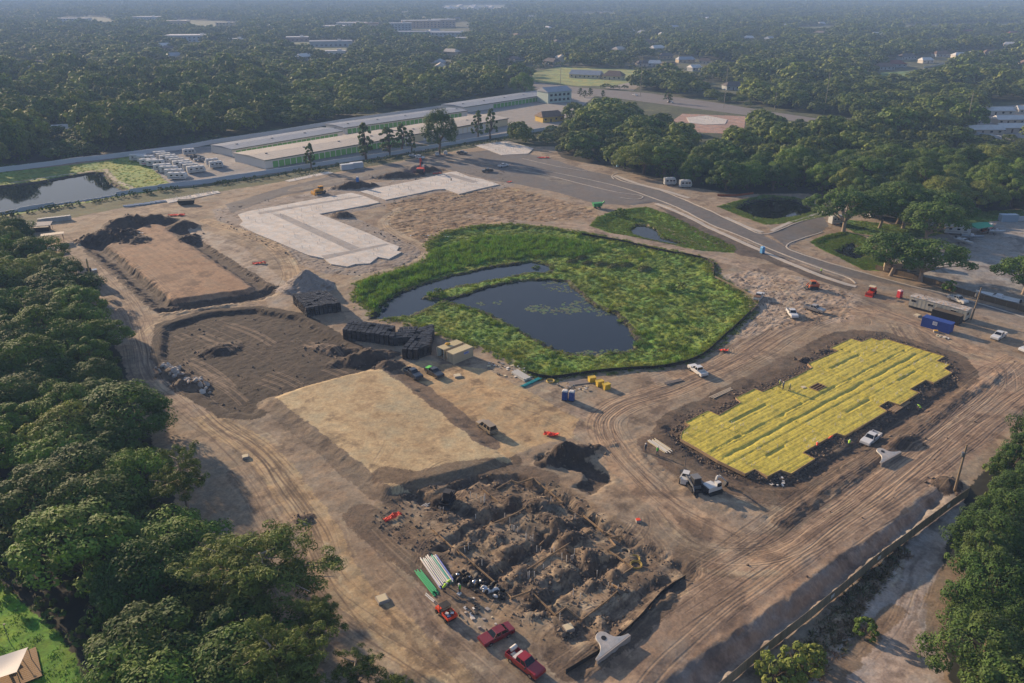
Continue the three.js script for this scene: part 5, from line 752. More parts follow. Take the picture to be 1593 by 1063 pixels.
function carEnds(o, front, rear, y, w) {
  for (const k of [-1, 1]) { mesh('headlight', box(0.12, 0.17, 0.36, front - 0.03, y, k * (w / 2 - 0.26)), HEADLAMP, o); mesh('taillight', box(0.1, 0.26, 0.16, rear + 0.03, y + 0.06, k * (w / 2 - 0.13)), TAILLAMP, o); mesh('mirror', box(0.16, 0.16, 0.24, front * 0.36, y + 0.38, k * (w / 2 + 0.1)), BLACK, o); }
  mesh('grille', box(0.06, 0.3, w * 0.5, front + 0.02, y - 0.04, 0), BLACK, o); mesh('bumper', box(0.18, 0.24, w * 0.94, front - 0.02, 0.52, 0), CHROME, o); mesh('bumper', box(0.16, 0.22, w * 0.9, rear - 0.02, 0.55, 0), CHROME, o);
}
function pickup(label, p, turn, color, { crew = true, load = null, plain = false } = {}, group = 'pickups on the site') {
  const o = thing('pickup_truck', label, 'pickup', on(p, -0.03), turn, group), b = paint(color), cab = crew ? -0.95 : -0.35;
  mesh('body', extr([[-2.75, 0.5], [2.6, 0.5], [2.72, 0.68], [2.68, 1.02], [2.5, 1.12], [1.05, 1.2], [cab - 0.1, 1.2], [cab - 0.1, 0.78], [-2.75, 0.78]], 1.92), b, o);
  for (const k of [-1, 1]) mesh('bed_side', box(cab + 2.66, 0.44, 0.1, (cab - 2.82) / 2, 0.99, k * 0.9), b, o);
  mesh('tailgate', box(0.09, 0.46, 1.76, -2.76, 0.98, 0), b, o); mesh('bed_floor', box(cab + 2.55, 0.04, 1.7, (cab - 2.76) / 2, 0.81, 0), BLACK, o);
  glasshouse(o, [cab - 0.02, 1.15, 0.9, 1.16], [cab + 0.14, 0.42, 0.72, 1.84], b, crew ? 2 : 1);
  carEnds(o, 2.66, -2.78, 0.9, 1.9); wheels(o, [-1.75, 1.7], 0.84, 1, plain ? STEEL : CHROME);
  if (load) load(o);
  return o;
}
function wagon(label, p, turn, color, kind = 'suv') { // sport utility, van or saloon
  const dims = { suv: [4.7, 1.86, 1.72, [-2.2, 0.95], [-1.9, 0.2], 3], van: [5.1, 1.96, 1.8, [-2.45, 1.35], [-2.25, 0.55], 3], saloon: [4.8, 1.82, 1.44, [-1.75, 1.05], [-1.05, 0.35], 2] }[kind];
  const [L, w, h, lo, hi, n] = dims, f = L / 2, o = thing({ suv: 'sport_utility_car', van: 'minivan', saloon: 'saloon_car' }[kind], label, kind === 'van' ? 'van' : 'car', on(p, -0.03), turn, 'cars on the site'), b = paint(color);
  mesh('body', extr([[-f, 0.42], [f - 0.1, 0.42], [f, 0.6], [f - 0.06, 0.84], [lo[1] + 0.05, 0.98], [lo[0] - 0.1, 1.0], [-f + 0.02, 0.94]], w), b, o);
  glasshouse(o, [lo[0], lo[1], w / 2 - 0.05, 0.95], [hi[0], hi[1], w / 2 - 0.26, h], b, n);
  carEnds(o, f - 0.02, -f, 0.76, w); wheels(o, [-f * 0.58, f * 0.6], w / 2 - 0.1, 0.88);
  return o;
}
const face = (u, v) => heading(u, v);
pickup('red crew-cab pickup with white bins in its bed at the bottom of the picture', [1.7, -76.1], face([-0.5, -78.3], [3.7, -74.1]), 0x8a0f18, { load: (o) => { mesh('tool_box', box(0.6, 0.45, 1.6, -1.2, 1.1, 0), WHITE, o); mesh('bin', new THREE.CylinderGeometry(0.3, 0.3, 1, 12).rotateX(Math.PI / 2).translate(-2.55, 1.2, -0.4), WHITE, o); mesh('cargo', box(0.5, 0.4, 0.7, -1.8, 1.02, 0.3), STEEL, o); } });
wagon('dark red saloon car parked behind the red pickup', [-2.1, -81.1], face([-0.1, -82.6], [-3.8, -80.1]), 0x6e0f1a, 'saloon');
wagon('gold minivan alone on the sandy pad', [-5, -136.5], face([-3.3, -134.5], [-6.8, -139.5]), 0x8d7d64, 'van');
pickup('dark blue pickup left of its twin near the crate stacks', [-22.2, -160.3], face([-24.5, -163.6], [-19.4, -157.2]), 0x162636);
pickup('dark grey pickup with a green sheet in its bed, right of the blue one', [-17.5, -160.7], face([-20.1, -164.3], [-14.7, -157.5]), 0x24282d, { load: (o) => mesh('green_sheet', box(1.1, 0.35, 1.3, -2.1, 1.2, 0.1, 0.2, 0.1, 0.15), M(0x3fae3a, 0.7), o) });
pickup('white pickup with open black bed beside the pond fence', [42, -161.6], face([43.6, -159], [40.9, -165.7]), 0xc9c9c5);
pickup('white service pickup at the right end of the pond', [69.3, -208.8], face([67.6, -205.8], [71.8, -212.8]), 0xc5c5c0, { load: (o) => mesh('service_box', box(1.6, 0.5, 1.8, -1.8, 1.15, 0), M(0x6a4f3a, 0.8), o) });
pickup('white pickup facing the viewer on the pale sand', [74.4, -195.9], face([74.7, -199.1], [74.4, -192.8]), 0xc9c9c6);
pickup('silver pickup broadside behind the white one', [81.5, -199.1], face([79.8, -201.9], [83.8, -197.7]), 0x9a948b);
pickup('white pickup parked at the right edge below the office trailer', [121, -181.1], face([124.8, -184.7], [118.1, -179.1]), 0xcbcbc8);
pickup('white pickup cut off by the right edge of the picture', [124.2, -173.8], face([127.6, -175.7], [122, -172.7]), 0xc6c6c3);
pickup('white pickup beside the yellow foundation and the haul road', [69.3, -132.6], face([72.2, -135.5], [67.1, -130.7]), 0xc8c8c5);
pickup('white pickup behind the office trailer', [123.5, -205.8], face([123.8, -209.8], [125.7, -204.8]), 0xb9b7b0);
wagon('white sport utility car at the far lot by the big round tree', [-46.4, -406], face([-51.4, -409.3], [-42.4, -404.4]), 0xc4c6c8, 'suv'); wagon('pale car next to the white one at the far lot', [-50.6, -411], face([-55.1, -412.7], [-47.2, -407.7]), 0xaab0b4, 'saloon');
pickup('white pickup under the round tree, left of two', [-38.7, -414.4], face([-38.1, -411], [-39.6, -421.3]), 0xc3c5c6, {}, 'pickups at the far lot'); pickup('white pickup under the round tree, right of two', [-34.6, -417.8], face([-33.9, -412.7], [-35.4, -423.1]), 0xc3c5c6, {}, 'pickups at the far lot');
pickup('dark pickup at the back of the far lot near the white slab', [-25.9, -417.8], face([-29, -419.5], [-22.9, -417.8]), 0x2a2e31, {}, 'pickups at the far lot'); pickup('black pickup on the far lot facing left', [-11.6, -374], face([-8.6, -375.4], [-14.7, -374]), 0x1c2024, {}, 'pickups at the far lot'); pickup('white pickup on the new asphalt ahead of the black one', [-4.2, -385.6], face([-7, -385.6], [-0.8, -390.2]), 0xc4c6c7, {}, 'pickups at the far lot');
wagon('white car driving on the main road beyond the grove', [98.1, -659.2], face([94.6, -663.3], [103.1, -651.2]), 0xc6c8ca, 'saloon'); wagon('pale car on the main road by the slim green tree', [118.7, -617.2], face([115.5, -620.8], [121.7, -610.1]), 0xb9bcc0, 'suv');

// ---------------------------------------------------------------- machines
const YEL = M(0xc08a1e, 0.55), RED = M(0xb3311c, 0.55), MWHITE = M(0xc4c4c0, 0.5), DARK = M(0x26272a, 0.6);
function crawler(o, L, gauge, w, h) { for (const k of [-1, 1]) { const t = mesh('track', extr([[-L / 2, h * 0.45], [-L / 2 + h * 0.4, 0], [L / 2 - h * 0.4, 0], [L / 2, h * 0.45], [L / 2 - h * 0.4, h], [-L / 2 + h * 0.4, h]], w, 0.05).translate(0, 0, (k * gauge) / 2), DARK, o); for (let i = 0; i < 9; i++) mesh('track_shoe', box(L / 14, 0.06, w * 1.06, -L * 0.42 + (i * L * 0.84) / 8, h + 0.02, (k * gauge) / 2), BLACK, t); } }
function excavator(label, p, turn, s, col, pose) {
  const o = thing('excavator', label, 'excavator', on(p), turn); o.scale.setScalar(s);
  crawler(o, 4, 2.4, 0.6, 0.85); mesh('undercarriage', box(2.4, 0.4, 1.9, 0, 0.62, 0), DARK, o);
  mesh('house', extr([[-2, 1.05], [1.3, 1.05], [1.3, 1.5], [0.3, 2.1], [-1.9, 2.1], [-2.1, 1.7]], 2.6, 0.1), col, o); mesh('counterweight', box(0.7, 1, 2.5, -2.1, 1.55, 0), DARK, o);
  const c = mesh('cab', wedge([0.1, 1.7, 0.5, 1.1], [0.2, 1.35, 0.45, 2.95]).translate(0, 0, 0.78), col === MWHITE ? MWHITE : CHROME, o); mesh('cab_glass', box(1.2, 0.95, 1.04, 0.82, 2.3, 0.78), GLASS, c);
  const [bx, by, sx, sy, kx, ky] = pose, boom = mesh('boom', merge([bar([0.9, 1.5, -0.3], [bx * 0.55, by + 0.5, -0.3], 0.35, 0.5), bar([bx * 0.55, by + 0.5, -0.3], [bx, by, -0.3], 0.3, 0.42)]), col, o); mesh('ram', rod([1.1, 1.2, -0.3], [bx * 0.5, by * 0.85, -0.3], 0.09), CHROME, boom);
  const st = mesh('stick', bar([bx - (sx - bx) * 0.12, by - (sy - by) * 0.12, -0.3], [sx, sy, -0.3], 0.28, 0.34), col, o); mesh('ram', rod([bx * 0.8, by + 0.7, -0.3], [bx + (sx - bx) * 0.1, by + 0.25, -0.3], 0.07), CHROME, st);
  mesh('bucket', extr([[kx, ky], [kx + 0.5, ky - 0.2], [kx + 0.4, ky - 0.95], [kx - 0.2, ky - 1.15], [kx - 0.7, ky - 0.8], [kx - 0.35, ky - 0.55]], 1, 0.03).translate(0, 0, -0.3), DARK, o);
  return o;
}
excavator('orange excavator with raised arm on the spoil behind the far slab', [-42.5, -371.2], face([-42.9, -367.1], [-42.4, -397.9]), 1.35, M(0xc8401e, 0.55), [3.6, 4.4, 5.4, 3.2, 5.5, 3]);
excavator('yellow excavator on the left track with its arm raised towards the far heaps', [-123, -220.3], face([-122.3, -219.2], [-135.1, -242.5]), 1.35, M(0xa08a55, 0.6), [3.8, 4.2, 6.2, 2, 6.3, 1.8]);
excavator('white-topped compact excavator beside the skid steers at the yellow pad', [34.6, -115], face([33.7, -114.7], [36.7, -116.2]), 0.75, MWHITE, [2.4, 3.2, 4, 1.6, 4.1, 1.4]);
function skidSteer(label, p, turn, col, s = 1) {
  const o = thing('skid_steer', label, 'loader', on(p), turn); o.scale.setScalar(s); crawler(o, 2.2, 1.5, 0.36, 0.7);
  mesh('body', extr([[-1.3, 0.5], [0.8, 0.5], [0.8, 0.9], [0.1, 1.1], [-0.6, 1.5], [-1.3, 1.4]], 1.25, 0.06), col, o); const c = mesh('cab', wedge([-0.5, 0.8, 0.55, 0.9], [-0.4, 0.6, 0.52, 2.05]), DARK, o); mesh('cab_roof', box(1.25, 0.08, 1.15, 0.1, 2.09, 0), col, c);
  for (const k of [-1, 1]) mesh('lift_arm', merge([bar([-1.2, 1.55, k * 0.78], [0.9, 1.15, k * 0.78], 0.14, 0.2), bar([0.9, 1.15, k * 0.78], [1.4, 0.45, k * 0.78], 0.14, 0.18)]), col, o);
  mesh('bucket', extr([[1.35, 0.6], [1.3, 0.1], [2.1, 0.05], [2.0, 0.15], [1.5, 0.2], [1.5, 0.62]], 1.85, 0.02), DARK, o); return o;
}
skidSteer('white skid steer nearest the light mast at the yellow pad', [30.5, -117.8], face([30.6, -117.2], [31.9, -120.2]), MWHITE); skidSteer('grey skid steer with lowered bucket between the white machines', [31.7, -115.8], face([31.7, -117], [32.6, -113.9]), M(0x6d6f70, 0.6), 1.25);
skidSteer('dusty orange loader on the pale sand below the pavement', [86.8, -216], face([87.9, -216], [84.6, -216]), M(0xb85a30, 0.8), 1.2); skidSteer('black compact loader at the edge of the dug footings', [-10.9, -112.8], face([-10.7, -114.3], [-11.4, -112]), DARK, 1.1);
{ // red telehandler
  const o = thing('telehandler', 'red wheeled loader with a canopy beside the red toilet', 'loader', on([102, -211.8]), face([104.2, -214.9], [100.2, -209.8]));
  mesh('chassis', box(3.6, 0.6, 1.6, 0, 0.85, 0), RED, o); mesh('engine_cover', box(1.5, 0.7, 1.6, -1.1, 1.45, 0), RED, o); for (const k of [-1, 1]) for (const x of [0, 1.2]) mesh('post', bar([x - 0.5, 1.1, k * 0.7], [x - 0.5, 2.5, k * 0.7], 0.08, 0.08), DARK, o); mesh('canopy', box(1.7, 0.1, 1.7, 0.1, 2.55, 0), CREAM, o); mesh('seat', box(0.5, 0.8, 0.6, 0, 1.5, 0), DARK, o); wheels(o, [-1.2, 1.2], 0.9, 1.35, RED); mesh('bucket', extr([[1.9, 1.0], [1.8, 0.2], [2.7, 0.15], [2.1, 0.35], [2.05, 1.0]], 2.1, 0.03), RED, o); mesh('lift_arm', merge([bar([0.6, 1.2, -0.5], [1.95, 0.6, -0.5], 0.14, 0.22), bar([0.6, 1.2, 0.5], [1.95, 0.6, 0.5], 0.14, 0.22)]), RED, o);
}
{ // orange utility vehicle with a load, near the pipes
  const o = thing('utility_vehicle', 'orange utility buggy with a loaded tray beside the pipe bundles', 'buggy', on([-9, -85]), face([-10.2, -86.7], [-8, -83.8]));
  mesh('tray', merge([box(1.5, 0.08, 1.6, 0.75, 0.85, 0), box(1.5, 0.4, 0.06, 0.75, 1.05, 0.8), box(1.5, 0.4, 0.06, 0.75, 1.05, -0.8), box(0.06, 0.4, 1.6, 1.5, 1.05, 0), box(0.06, 0.4, 1.6, 0, 1.05, 0)]), ORANGE, o); mesh('hood', wedge([-2, -0.9, 0.7, 0.5], [-1.8, -0.9, 0.66, 1.05]), ORANGE, o); mesh('chassis', box(3.2, 0.3, 1.3, -0.3, 0.5, 0), DARK, o); mesh('seat', box(0.5, 0.7, 1.3, -0.35, 0.95, 0), BLACK, o);
  for (const k of [-1, 1]) for (const x of [-0.95, -0.1]) mesh('roll_bar', bar([x, 0.8, k * 0.66], [x + 0.1, 1.9, k * 0.6], 0.06, 0.06), DARK, o); mesh('roof', box(1.2, 0.06, 1.4, -0.45, 1.93, 0), BLACK, o); wheels(o, [-1.5, 0.8], 0.72, 0.85, DARK); for (const [x, z, c] of [[0.5, 0.3, WHITE], [0.9, -0.3, CHROME], [1.1, 0.35, M(0x3c5f86, 0.6)], [0.4, -0.4, BLACK]]) mesh('cargo', box(0.45, 0.4, 0.4, x, 1.1, z, x), c, o);
}
{ // bulldozer on the far haul road, and a grader blade beside it
  const o = thing('bulldozer', 'yellow bulldozer on the haul road before the far slabs', 'bulldozer', on([-81, -331]), face([-78.8, -331], [-83.2, -327.6])); crawler(o, 4.2, 2.4, 0.6, 1.1);
  mesh('hood', box(2.2, 1.1, 1.5, 1, 1.6, 0), YEL, o); const c = mesh('cab', box(1.6, 1.9, 1.8, -0.7, 2.2, 0), YEL, o); mesh('cab_glass', box(1.64, 0.8, 1.84, -0.7, 2.6, 0), GLASS, c); mesh('cab_roof', box(1.9, 0.12, 2, -0.7, 3.2, 0), YEL, c); mesh('blade', extr([[2.8, 0.1], [2.95, 0.05], [3.0, 0.7], [2.9, 1.4], [2.75, 1.4], [2.85, 0.7]], 3.8, 0.02), YEL, o); mesh('ripper', bar([-2.2, 1.2, 0], [-2.8, 0.3, 0], 0.3, 0.8), DARK, o); for (const k of [-1, 1]) mesh('push_arm', bar([-0.5, 0.6, k * 1.6], [2.8, 0.5, k * 1.6], 0.16, 0.24), YEL, o);
}
{ // light mast by the skid steers
  const o = thing('lighting_mast', 'small mast with four lamps beside the white skid steer', 'light tower', on([30.8, -120.2]), 0.4); mesh('trailer', box(1.4, 0.7, 0.9, 0, 0.6, 0), DARK, o); mesh('pole', rod([0, 0.9, 0], [0, 4, 0], 0.06), STEEL, o); for (const k of [-0.5, -0.17, 0.17, 0.5]) mesh('lamp_head', box(0.26, 0.26, 0.14, k * 1.4, 4.05, 0), BLACK, o); wheels(o, [0], 0.55, 0.6, STEEL);
}
// ---------------------------------------------------------------- containers, trailers, toilets
function container(label, p, turn, L, col, roofCol, { open = false, group } = {}) {
  const o = thing('shipping_container', label, 'container', on(p, 0.05), turn, group), m = M(col, 0.65), w = 2.44, h = 2.59, n = Math.round(L / 0.3);
  const side = merge([box(L, h - 0.2, 0.04, 0, h / 2, 0), ...Array.from({ length: n }, (_, i) => box(0.15, h - 0.24, 0.05, -L / 2 + (i + 0.5) * (L / n), h / 2, 0.03))]);
  for (const k of [-1, 1]) { const s = mesh('side_wall', side, m, o); s.position.z = k * (w / 2 - 0.06); if (k < 0) s.rotation.y = Math.PI; }
  mesh('roof', merge([box(L - 0.04, 0.05, w - 0.04, 0, h - 0.05, 0), ...Array.from({ length: Math.round(n / 2) }, (_, i) => box(0.3, 0.03, w - 0.3, -L / 2 + (i + 0.5) * ((2 * L) / n), h - 0.015, 0))]), M(roofCol, 0.8), o);
  mesh('floor', box(L - 0.1, 0.12, w - 0.1, 0, 0.12, 0), WOOD, o); mesh('end_wall', box(0.06, h - 0.1, w - 0.1, L / 2 - 0.06, h / 2, 0), m, o);
  mesh('frame', merge([...[-1, 1].flatMap((a) => [-1, 1].flatMap((b) => [box(0.16, h, 0.16, a * (L / 2 - 0.06), h / 2, b * (w / 2 - 0.06))])), ...[-1, 1].flatMap((b) => [box(L, 0.13, 0.13, 0, h - 0.07, b * (w / 2 - 0.055)), box(L, 0.15, 0.13, 0, 0.08, b * (w / 2 - 0.055))])]), m, o);
  for (const k of [-1, 1]) { const d = mesh('door', box(0.07, h - 0.25, w / 2 - 0.12, 0, 0, k * (w / 4 - 0.05)), open ? M(0xb4bfb9, 0.6) : m, o); d.position.set(-L / 2 + 0.02, h / 2, 0); if (open) { d.position.set(-L / 2 - 0.1, h / 2, k * (w / 2)); d.rotation.y = k * 1.9; } for (const t of [0.15, -0.2]) mesh('lock_bar', rod([-0.06, -h / 2 + 0.2, k * (w / 4) + t], [-0.06, h / 2 - 0.2, k * (w / 4) + t], 0.025), STEEL, d); }
  return o;
}
const CT = face([-14.8, -166], [-9.4, -171.3]);
const beige = container('beige container whose end doors stand open, left of its twin', [-14.6, -171.6], CT, 6.1, 0xb0a184, 0xb3a67e, { open: true, group: 'beige containers' });
const beige2 = container('beige container with a blue sign on its long side, nearest the pickups', [-12.2, -169.1], CT, 6.1, 0xb5a88c, 0xbaae88, { group: 'beige containers' });
mesh('sign', box(1.5, 0.5, 0.03, 0.9, 1.75, 1.27), M(0x8f9fcf, 0.5), beige2); mesh('sign_lettering', merge([0, 1, 2, 3, 4].map((k) => box(0.16, 0.2, 0.02, 0.4 + k * 0.24, 1.78, 1.292))), M(0x27357a, 0.5), beige2);
{ const o = thing('tarp_bundle', 'crumpled yellow tarp lying on the open container', 'tarp', [...on([-15.3, -172.7]).slice(0, 1), 2.72, on([-15.3, -172.7])[2] + 3]); o.position.copy(beige.position).add(V(-0.6, 2.66, 0.2)); mesh('folds', new THREE.IcosahedronGeometry(0.6, 2).scale(1.1, 0.45, 0.8).translate(0, 0.22, 0), M(0xc79a2a, 0.8), o); }
const BT = face([104.5, -186.8], [109.2, -181.5]);
const blue = container('dark blue container with a small notice, in front of the office trailer', [108.4, -186.8], BT, 7, 0x173a86, 0x1d428c); mesh('notice_board', box(1.1, 0.9, 0.04, -0.2, 1.7, 1.26), M(0xb9bdc4, 0.6), blue); mesh('notice_text', merge([0, 1, 2].map((k) => box(0.8, 0.08, 0.02, -0.2, 1.95 - k * 0.22, 1.29))), M(0x24418a, 0.5), blue);
container('black container with a patched tan roof between trailer and blue container', [113.6, -192.3], BT, 7, 0x1b1d20, 0x5c503c);
container('white storage container beside the hedge at the far lot', [-78.6, -379.7], 0.5, 6.1, 0xb4bcc2, 0xb7bfc4, { group: 'white containers at the far lot' }); container('white storage container right of its twin at the far lot', [-74.8, -384.2], 0.5, 6.1, 0xb4bcc2, 0xb9c0c5, { group: 'white containers at the far lot' });
container('pale blue container at the back of the boat yard', [184.7, -288.9], 0, 6.1, 0x8fa3b5, 0xa8b4be);
{ // site office trailer
  const a = [108, -201.9], b = [117.7, -191], L = Math.hypot(b[0] - a[0], b[1] - a[1]), o = thing('office_trailer', 'long pale grey site office trailer with leaf-strewn roof', 'trailer', on(dir(a, b, 0.5)), heading(a, b));
  mesh('body', box(L, 2.6, 3.4, 0, 1.9, -1.7), M(0xa9a698, 0.75), o); mesh('roof', solid([[-L / 2 - 0.1, 3.2, 0.1], [L / 2 + 0.1, 3.2, 0.1], [L / 2 + 0.1, 3.2, -3.5], [-L / 2 - 0.1, 3.2, -3.5], [-L / 2 - 0.1, 3.42, -1.7], [L / 2 + 0.1, 3.42, -1.7]], [[0, 1, 5, 4], [2, 3, 4, 5], [0, 3, 4], [1, 2, 5], [0, 1, 2, 3]]), new THREE.MeshStandardMaterial({ map: perMetre(grain(40, 0.3, 0x9c948a, 0.1), 6), roughness: 1 }), o);
  mesh('skirting', box(L - 0.2, 0.6, 3.2, 0, 0.3, -1.7), BLACK, o); for (const x of [-0.42, -0.12, 0.28]) { const w = mesh('window', box(1.3, 0.7, 0.06, x * L, 2.15, 0.02), GLASS, o); mesh('window_frame', merge([box(1.44, 0.07, 0.09, x * L, 2.53, 0.03), box(1.44, 0.07, 0.09, x * L, 1.77, 0.03)]), WHITE, w); }
  mesh('window', box(0.06, 0.8, 1.2, L / 2 + 0.02, 2.1, -1.2), GLASS, o); const d = mesh('door', box(0.95, 2, 0.06, 0.02 * L, 1.65, 0.03), M(0x8c8c86, 0.6), o); mesh('door_handle', box(0.12, 0.06, 0.06, 0.02 * L + 0.34, 1.6, 0.08), STEEL, d); mesh('steps', merge([0, 1, 2].map((k) => box(1.2, 0.2 * (3 - k), 0.3, 0.02 * L, 0.1 * (3 - k), 0.25 + k * 0.3))), WOOD, o);
  for (let k = 1; k < 14; k++) mesh('panel_batten', box(0.05, 2.5, 0.03, -L / 2 + (k * L) / 14, 1.9, 0.012), M(0xa19e90, 0.75), o);
  const r = R(3); for (let k = 0; k < 26; k++) { const m = mesh('roof_leaf_litter', new THREE.IcosahedronGeometry(0.12 + 0.14 * r(), 0), M([0x8a6a4a, 0xb8b2a8, 0x6f5d4a][k % 3], 1), o); m.scale.y = 0.35; m.position.set((r() - 0.5) * L * (k < 16 ? 0.4 : 0.95) - (k < 16 ? L * 0.25 : 0), 3.34, -0.4 - 2.6 * r()); }
}
function toilet(label, p, turn, col, roof = WHITE, group = 'portable toilets') {
  const o = thing('portable_toilet', label, 'portable toilet', on(p), turn, group), m = M(col, 0.5); mesh('base', box(1.2, 0.15, 1.2, 0, 0.075, 0), DARK, o); mesh('cabin', wedge([-0.56, 0.56, 0.56, 0.15], [-0.53, 0.53, 0.53, 2.08]), m, o); const d = mesh('door', box(0.72, 1.75, 0.05, 0, 1.1, 0.555), m, o); mesh('door_panel', merge([box(0.5, 0.65, 0.03, 0, 1.5, 0.59), box(0.5, 0.65, 0.03, 0, 0.7, 0.59)]), m, d); mesh('roof', wedge([-0.6, 0.6, 0.6, 2.08], [-0.4, 0.4, 0.4, 2.32]), roof, o); mesh('vent_pipe', rod([0.35, 2, -0.4], [0.35, 2.6, -0.4], 0.05), BLACK, o); return o;
}
toilet('blue portable toilet, left of the pair below the pond', [11.2, -148.8], -0.3, 0x1d4a8c); toilet('blue portable toilet, right of the pair below the pond', [12.6, -148.5], -0.3, 0x1d4a8c);
toilet('pale blue portable toilet on the pavement beside the new road', [82, -249.9], 0.4, 0x4a8fc0, M(0x5a9ccb, 0.5)); toilet('pale blue portable toilet at the edge of the oak grove', [51.1, -385.6], 0.2, 0x6ba0c0); toilet('blue portable toilet on the far spoil heap by the slab', [-66.6, -341.5], 0, 0x2468b0); toilet('red portable toilet at the end of the office trailer', [108.9, -209.3], 0.4, 0xa51c2c, M(0xd0a8a8, 0.6)); 

// ---------------------------------------------------------------- people
function bodyField(joints, bones, grid = 44) { // one continuous skin round a skeleton, 1.9 m cube
  const mc = new MarchingCubes(grid, new THREE.MeshBasicMaterial(), false, false, 60000), S = 2.1, p = V(0, 0, 0); mc.isolation = 0;
  const seg = bones.map(([a, b, r0, r1]) => [V(...joints[a]), V(...joints[b]), r0, r1]);
  for (let k = 0; k < grid; k++) for (let j = 0; j < grid; j++) for (let i = 0; i < grid; i++) {
    p.set(((i - grid / 2) / (grid / 2)) * S / 2, ((j - grid / 2) / (grid / 2)) * S / 2 + 0.95, ((k - grid / 2) / (grid / 2)) * S / 2); let e = 0;
    for (const [a, b, r0, r1] of seg) { const ab = b.clone().sub(a), t = clamp(p.clone().sub(a).dot(ab) / ab.lengthSq(), 0, 1), d = p.distanceTo(a.clone().addScaledVector(ab, t)) - lerp(r0, r1, t); e += Math.exp(-d * 28); }
    mc.field[i + j * grid + k * grid * grid] = Math.log(Math.max(e, 1e-9)) / 28;
  }
  mc.update(); const n = mc.count, g = new THREE.BufferGeometry(), pos = new Float32Array(n * 3);
  for (let i = 0; i < n; i++) { pos[i * 3] = mc.positionArray[i * 3] * S / 2; pos[i * 3 + 1] = mc.positionArray[i * 3 + 1] * S / 2 + 0.95; pos[i * 3 + 2] = mc.positionArray[i * 3 + 2] * S / 2; }
  g.setAttribute('position', new THREE.BufferAttribute(pos, 3)); g.setAttribute('normal', new THREE.BufferAttribute(mc.normalArray.slice(0, n * 3), 3)); return g;
}
const STAND = { hip: [0, 0.95, 0], chest: [0.02, 1.36, 0], neck: [0.02, 1.5, 0], head: [0.05, 1.66, 0], sl: [0, 1.42, 0.19], sr: [0, 1.42, -0.19], el: [0.04, 1.13, 0.27], er: [0.04, 1.13, -0.27], wl: [0.2, 0.94, 0.24], wr: [0.2, 0.94, -0.24], fl: [0.25, 0.86, 0.23], fr: [0.25, 0.86, -0.23], hl: [0, 0.9, 0.1], hr: [0, 0.9, -0.1], kl: [0.05, 0.5, 0.13], kr: [-0.02, 0.5, -0.13], al: [0.02, 0.08, 0.15], ar: [-0.06, 0.08, -0.15], tl: [0.18, 0.04, 0.17], tr: [0.1, 0.04, -0.17] };
const BEND = { ...STAND, hip: [-0.12, 0.9, 0], chest: [0.28, 1.12, 0], neck: [0.4, 1.15, 0], head: [0.55, 1.18, 0], sl: [0.3, 1.12, 0.2], sr: [0.3, 1.12, -0.2], el: [0.42, 0.84, 0.24], er: [0.42, 0.84, -0.24], wl: [0.5, 0.58, 0.16], wr: [0.5, 0.58, -0.16], fl: [0.52, 0.48, 0.15], fr: [0.52, 0.48, -0.15], hl: [-0.1, 0.86, 0.1], hr: [-0.1, 0.86, -0.1], kl: [0.08, 0.48, 0.14], kr: [0.04, 0.48, -0.14] };
const BONES = [['hip', 'chest', 0.14, 0.16], ['chest', 'neck', 0.12, 0.06], ['neck', 'head', 0.055, 0.105], ['sl', 'sr', 0.075, 0.075], ['sl', 'el', 0.06, 0.048], ['el', 'wl', 0.047, 0.034], ['wl', 'fl', 0.036, 0.03], ['sr', 'er', 0.06, 0.048], ['er', 'wr', 0.047, 0.034], ['wr', 'fr', 0.036, 0.03], ['hl', 'kl', 0.095, 0.065], ['kl', 'al', 0.06, 0.045], ['al', 'tl', 0.05, 0.04], ['hr', 'kr', 0.095, 0.065], ['kr', 'ar', 0.06, 0.045], ['ar', 'tr', 0.05, 0.04]];
const POSES = [STAND, BEND].map((j) => {
  const g = bodyField(j, BONES), p = g.attributes.position, c = new Float32Array(p.count * 3), a = V(0, 0, 0);
  for (let i = 0; i < p.count; i++) { a.fromBufferAttribute(p, i); const near = (k) => a.distanceTo(V(...j[k])), skin = near('head') < 0.15 || near('fl') < 0.1 || near('fr') < 0.1 || near('wl') < 0.07 || near('wr') < 0.07, leg = a.y < V(...j.hip).y - 0.02 && !skin; c.set(a.y < 0.12 ? [0.03, 0.025, 0.02] : skin ? [0.35, 0.2, 0.13] : leg ? [0.05, 0.06, 0.09] : [0.2, 0.21, 0.22], i * 3); }
  g.setAttribute('color', new THREE.BufferAttribute(c, 3));
  const vest = bodyField(j, [['hip', 'chest', 0.165, 0.185], ['sl', 'sr', 0.09, 0.09]]); return [g, vest, j];
});
const SKIN = new THREE.MeshStandardMaterial({ vertexColors: true, roughness: 0.8 });
function person(label, p, turn, pose, vest = HIVIS, hat = WHITE, y = null) {
  const [g, v, j] = POSES[pose], o = thing('person', label, 'person', y === null ? on(p) : [p[0], y, p[1]], turn, 'workers on the site'); mesh('body', g, SKIN, o); mesh('vest', v, vest, o);
  mesh('hard_hat', merge([new THREE.SphereGeometry(0.135, 14, 8, 0, 6.3, 0, 1.6).translate(...V(...j.head).add(V(0, 0.03, 0)).toArray()), new THREE.CylinderGeometry(0.16, 0.17, 0.02, 16).translate(...V(...j.head).add(V(0.03, 0.035, 0)).toArray())]), hat, o); return o;
}
const OVEST = M(0xe0521c, 0.7), GVEST = M(0x57c23a, 0.7);
person('worker in lime vest stooping over the pipe bundle end', [-9.8, -90.1], 0.8, 1, HIVIS); person('worker in green vest standing right of the pipe bundles', [-7.5, -89.7], 2.5, 0, GVEST);
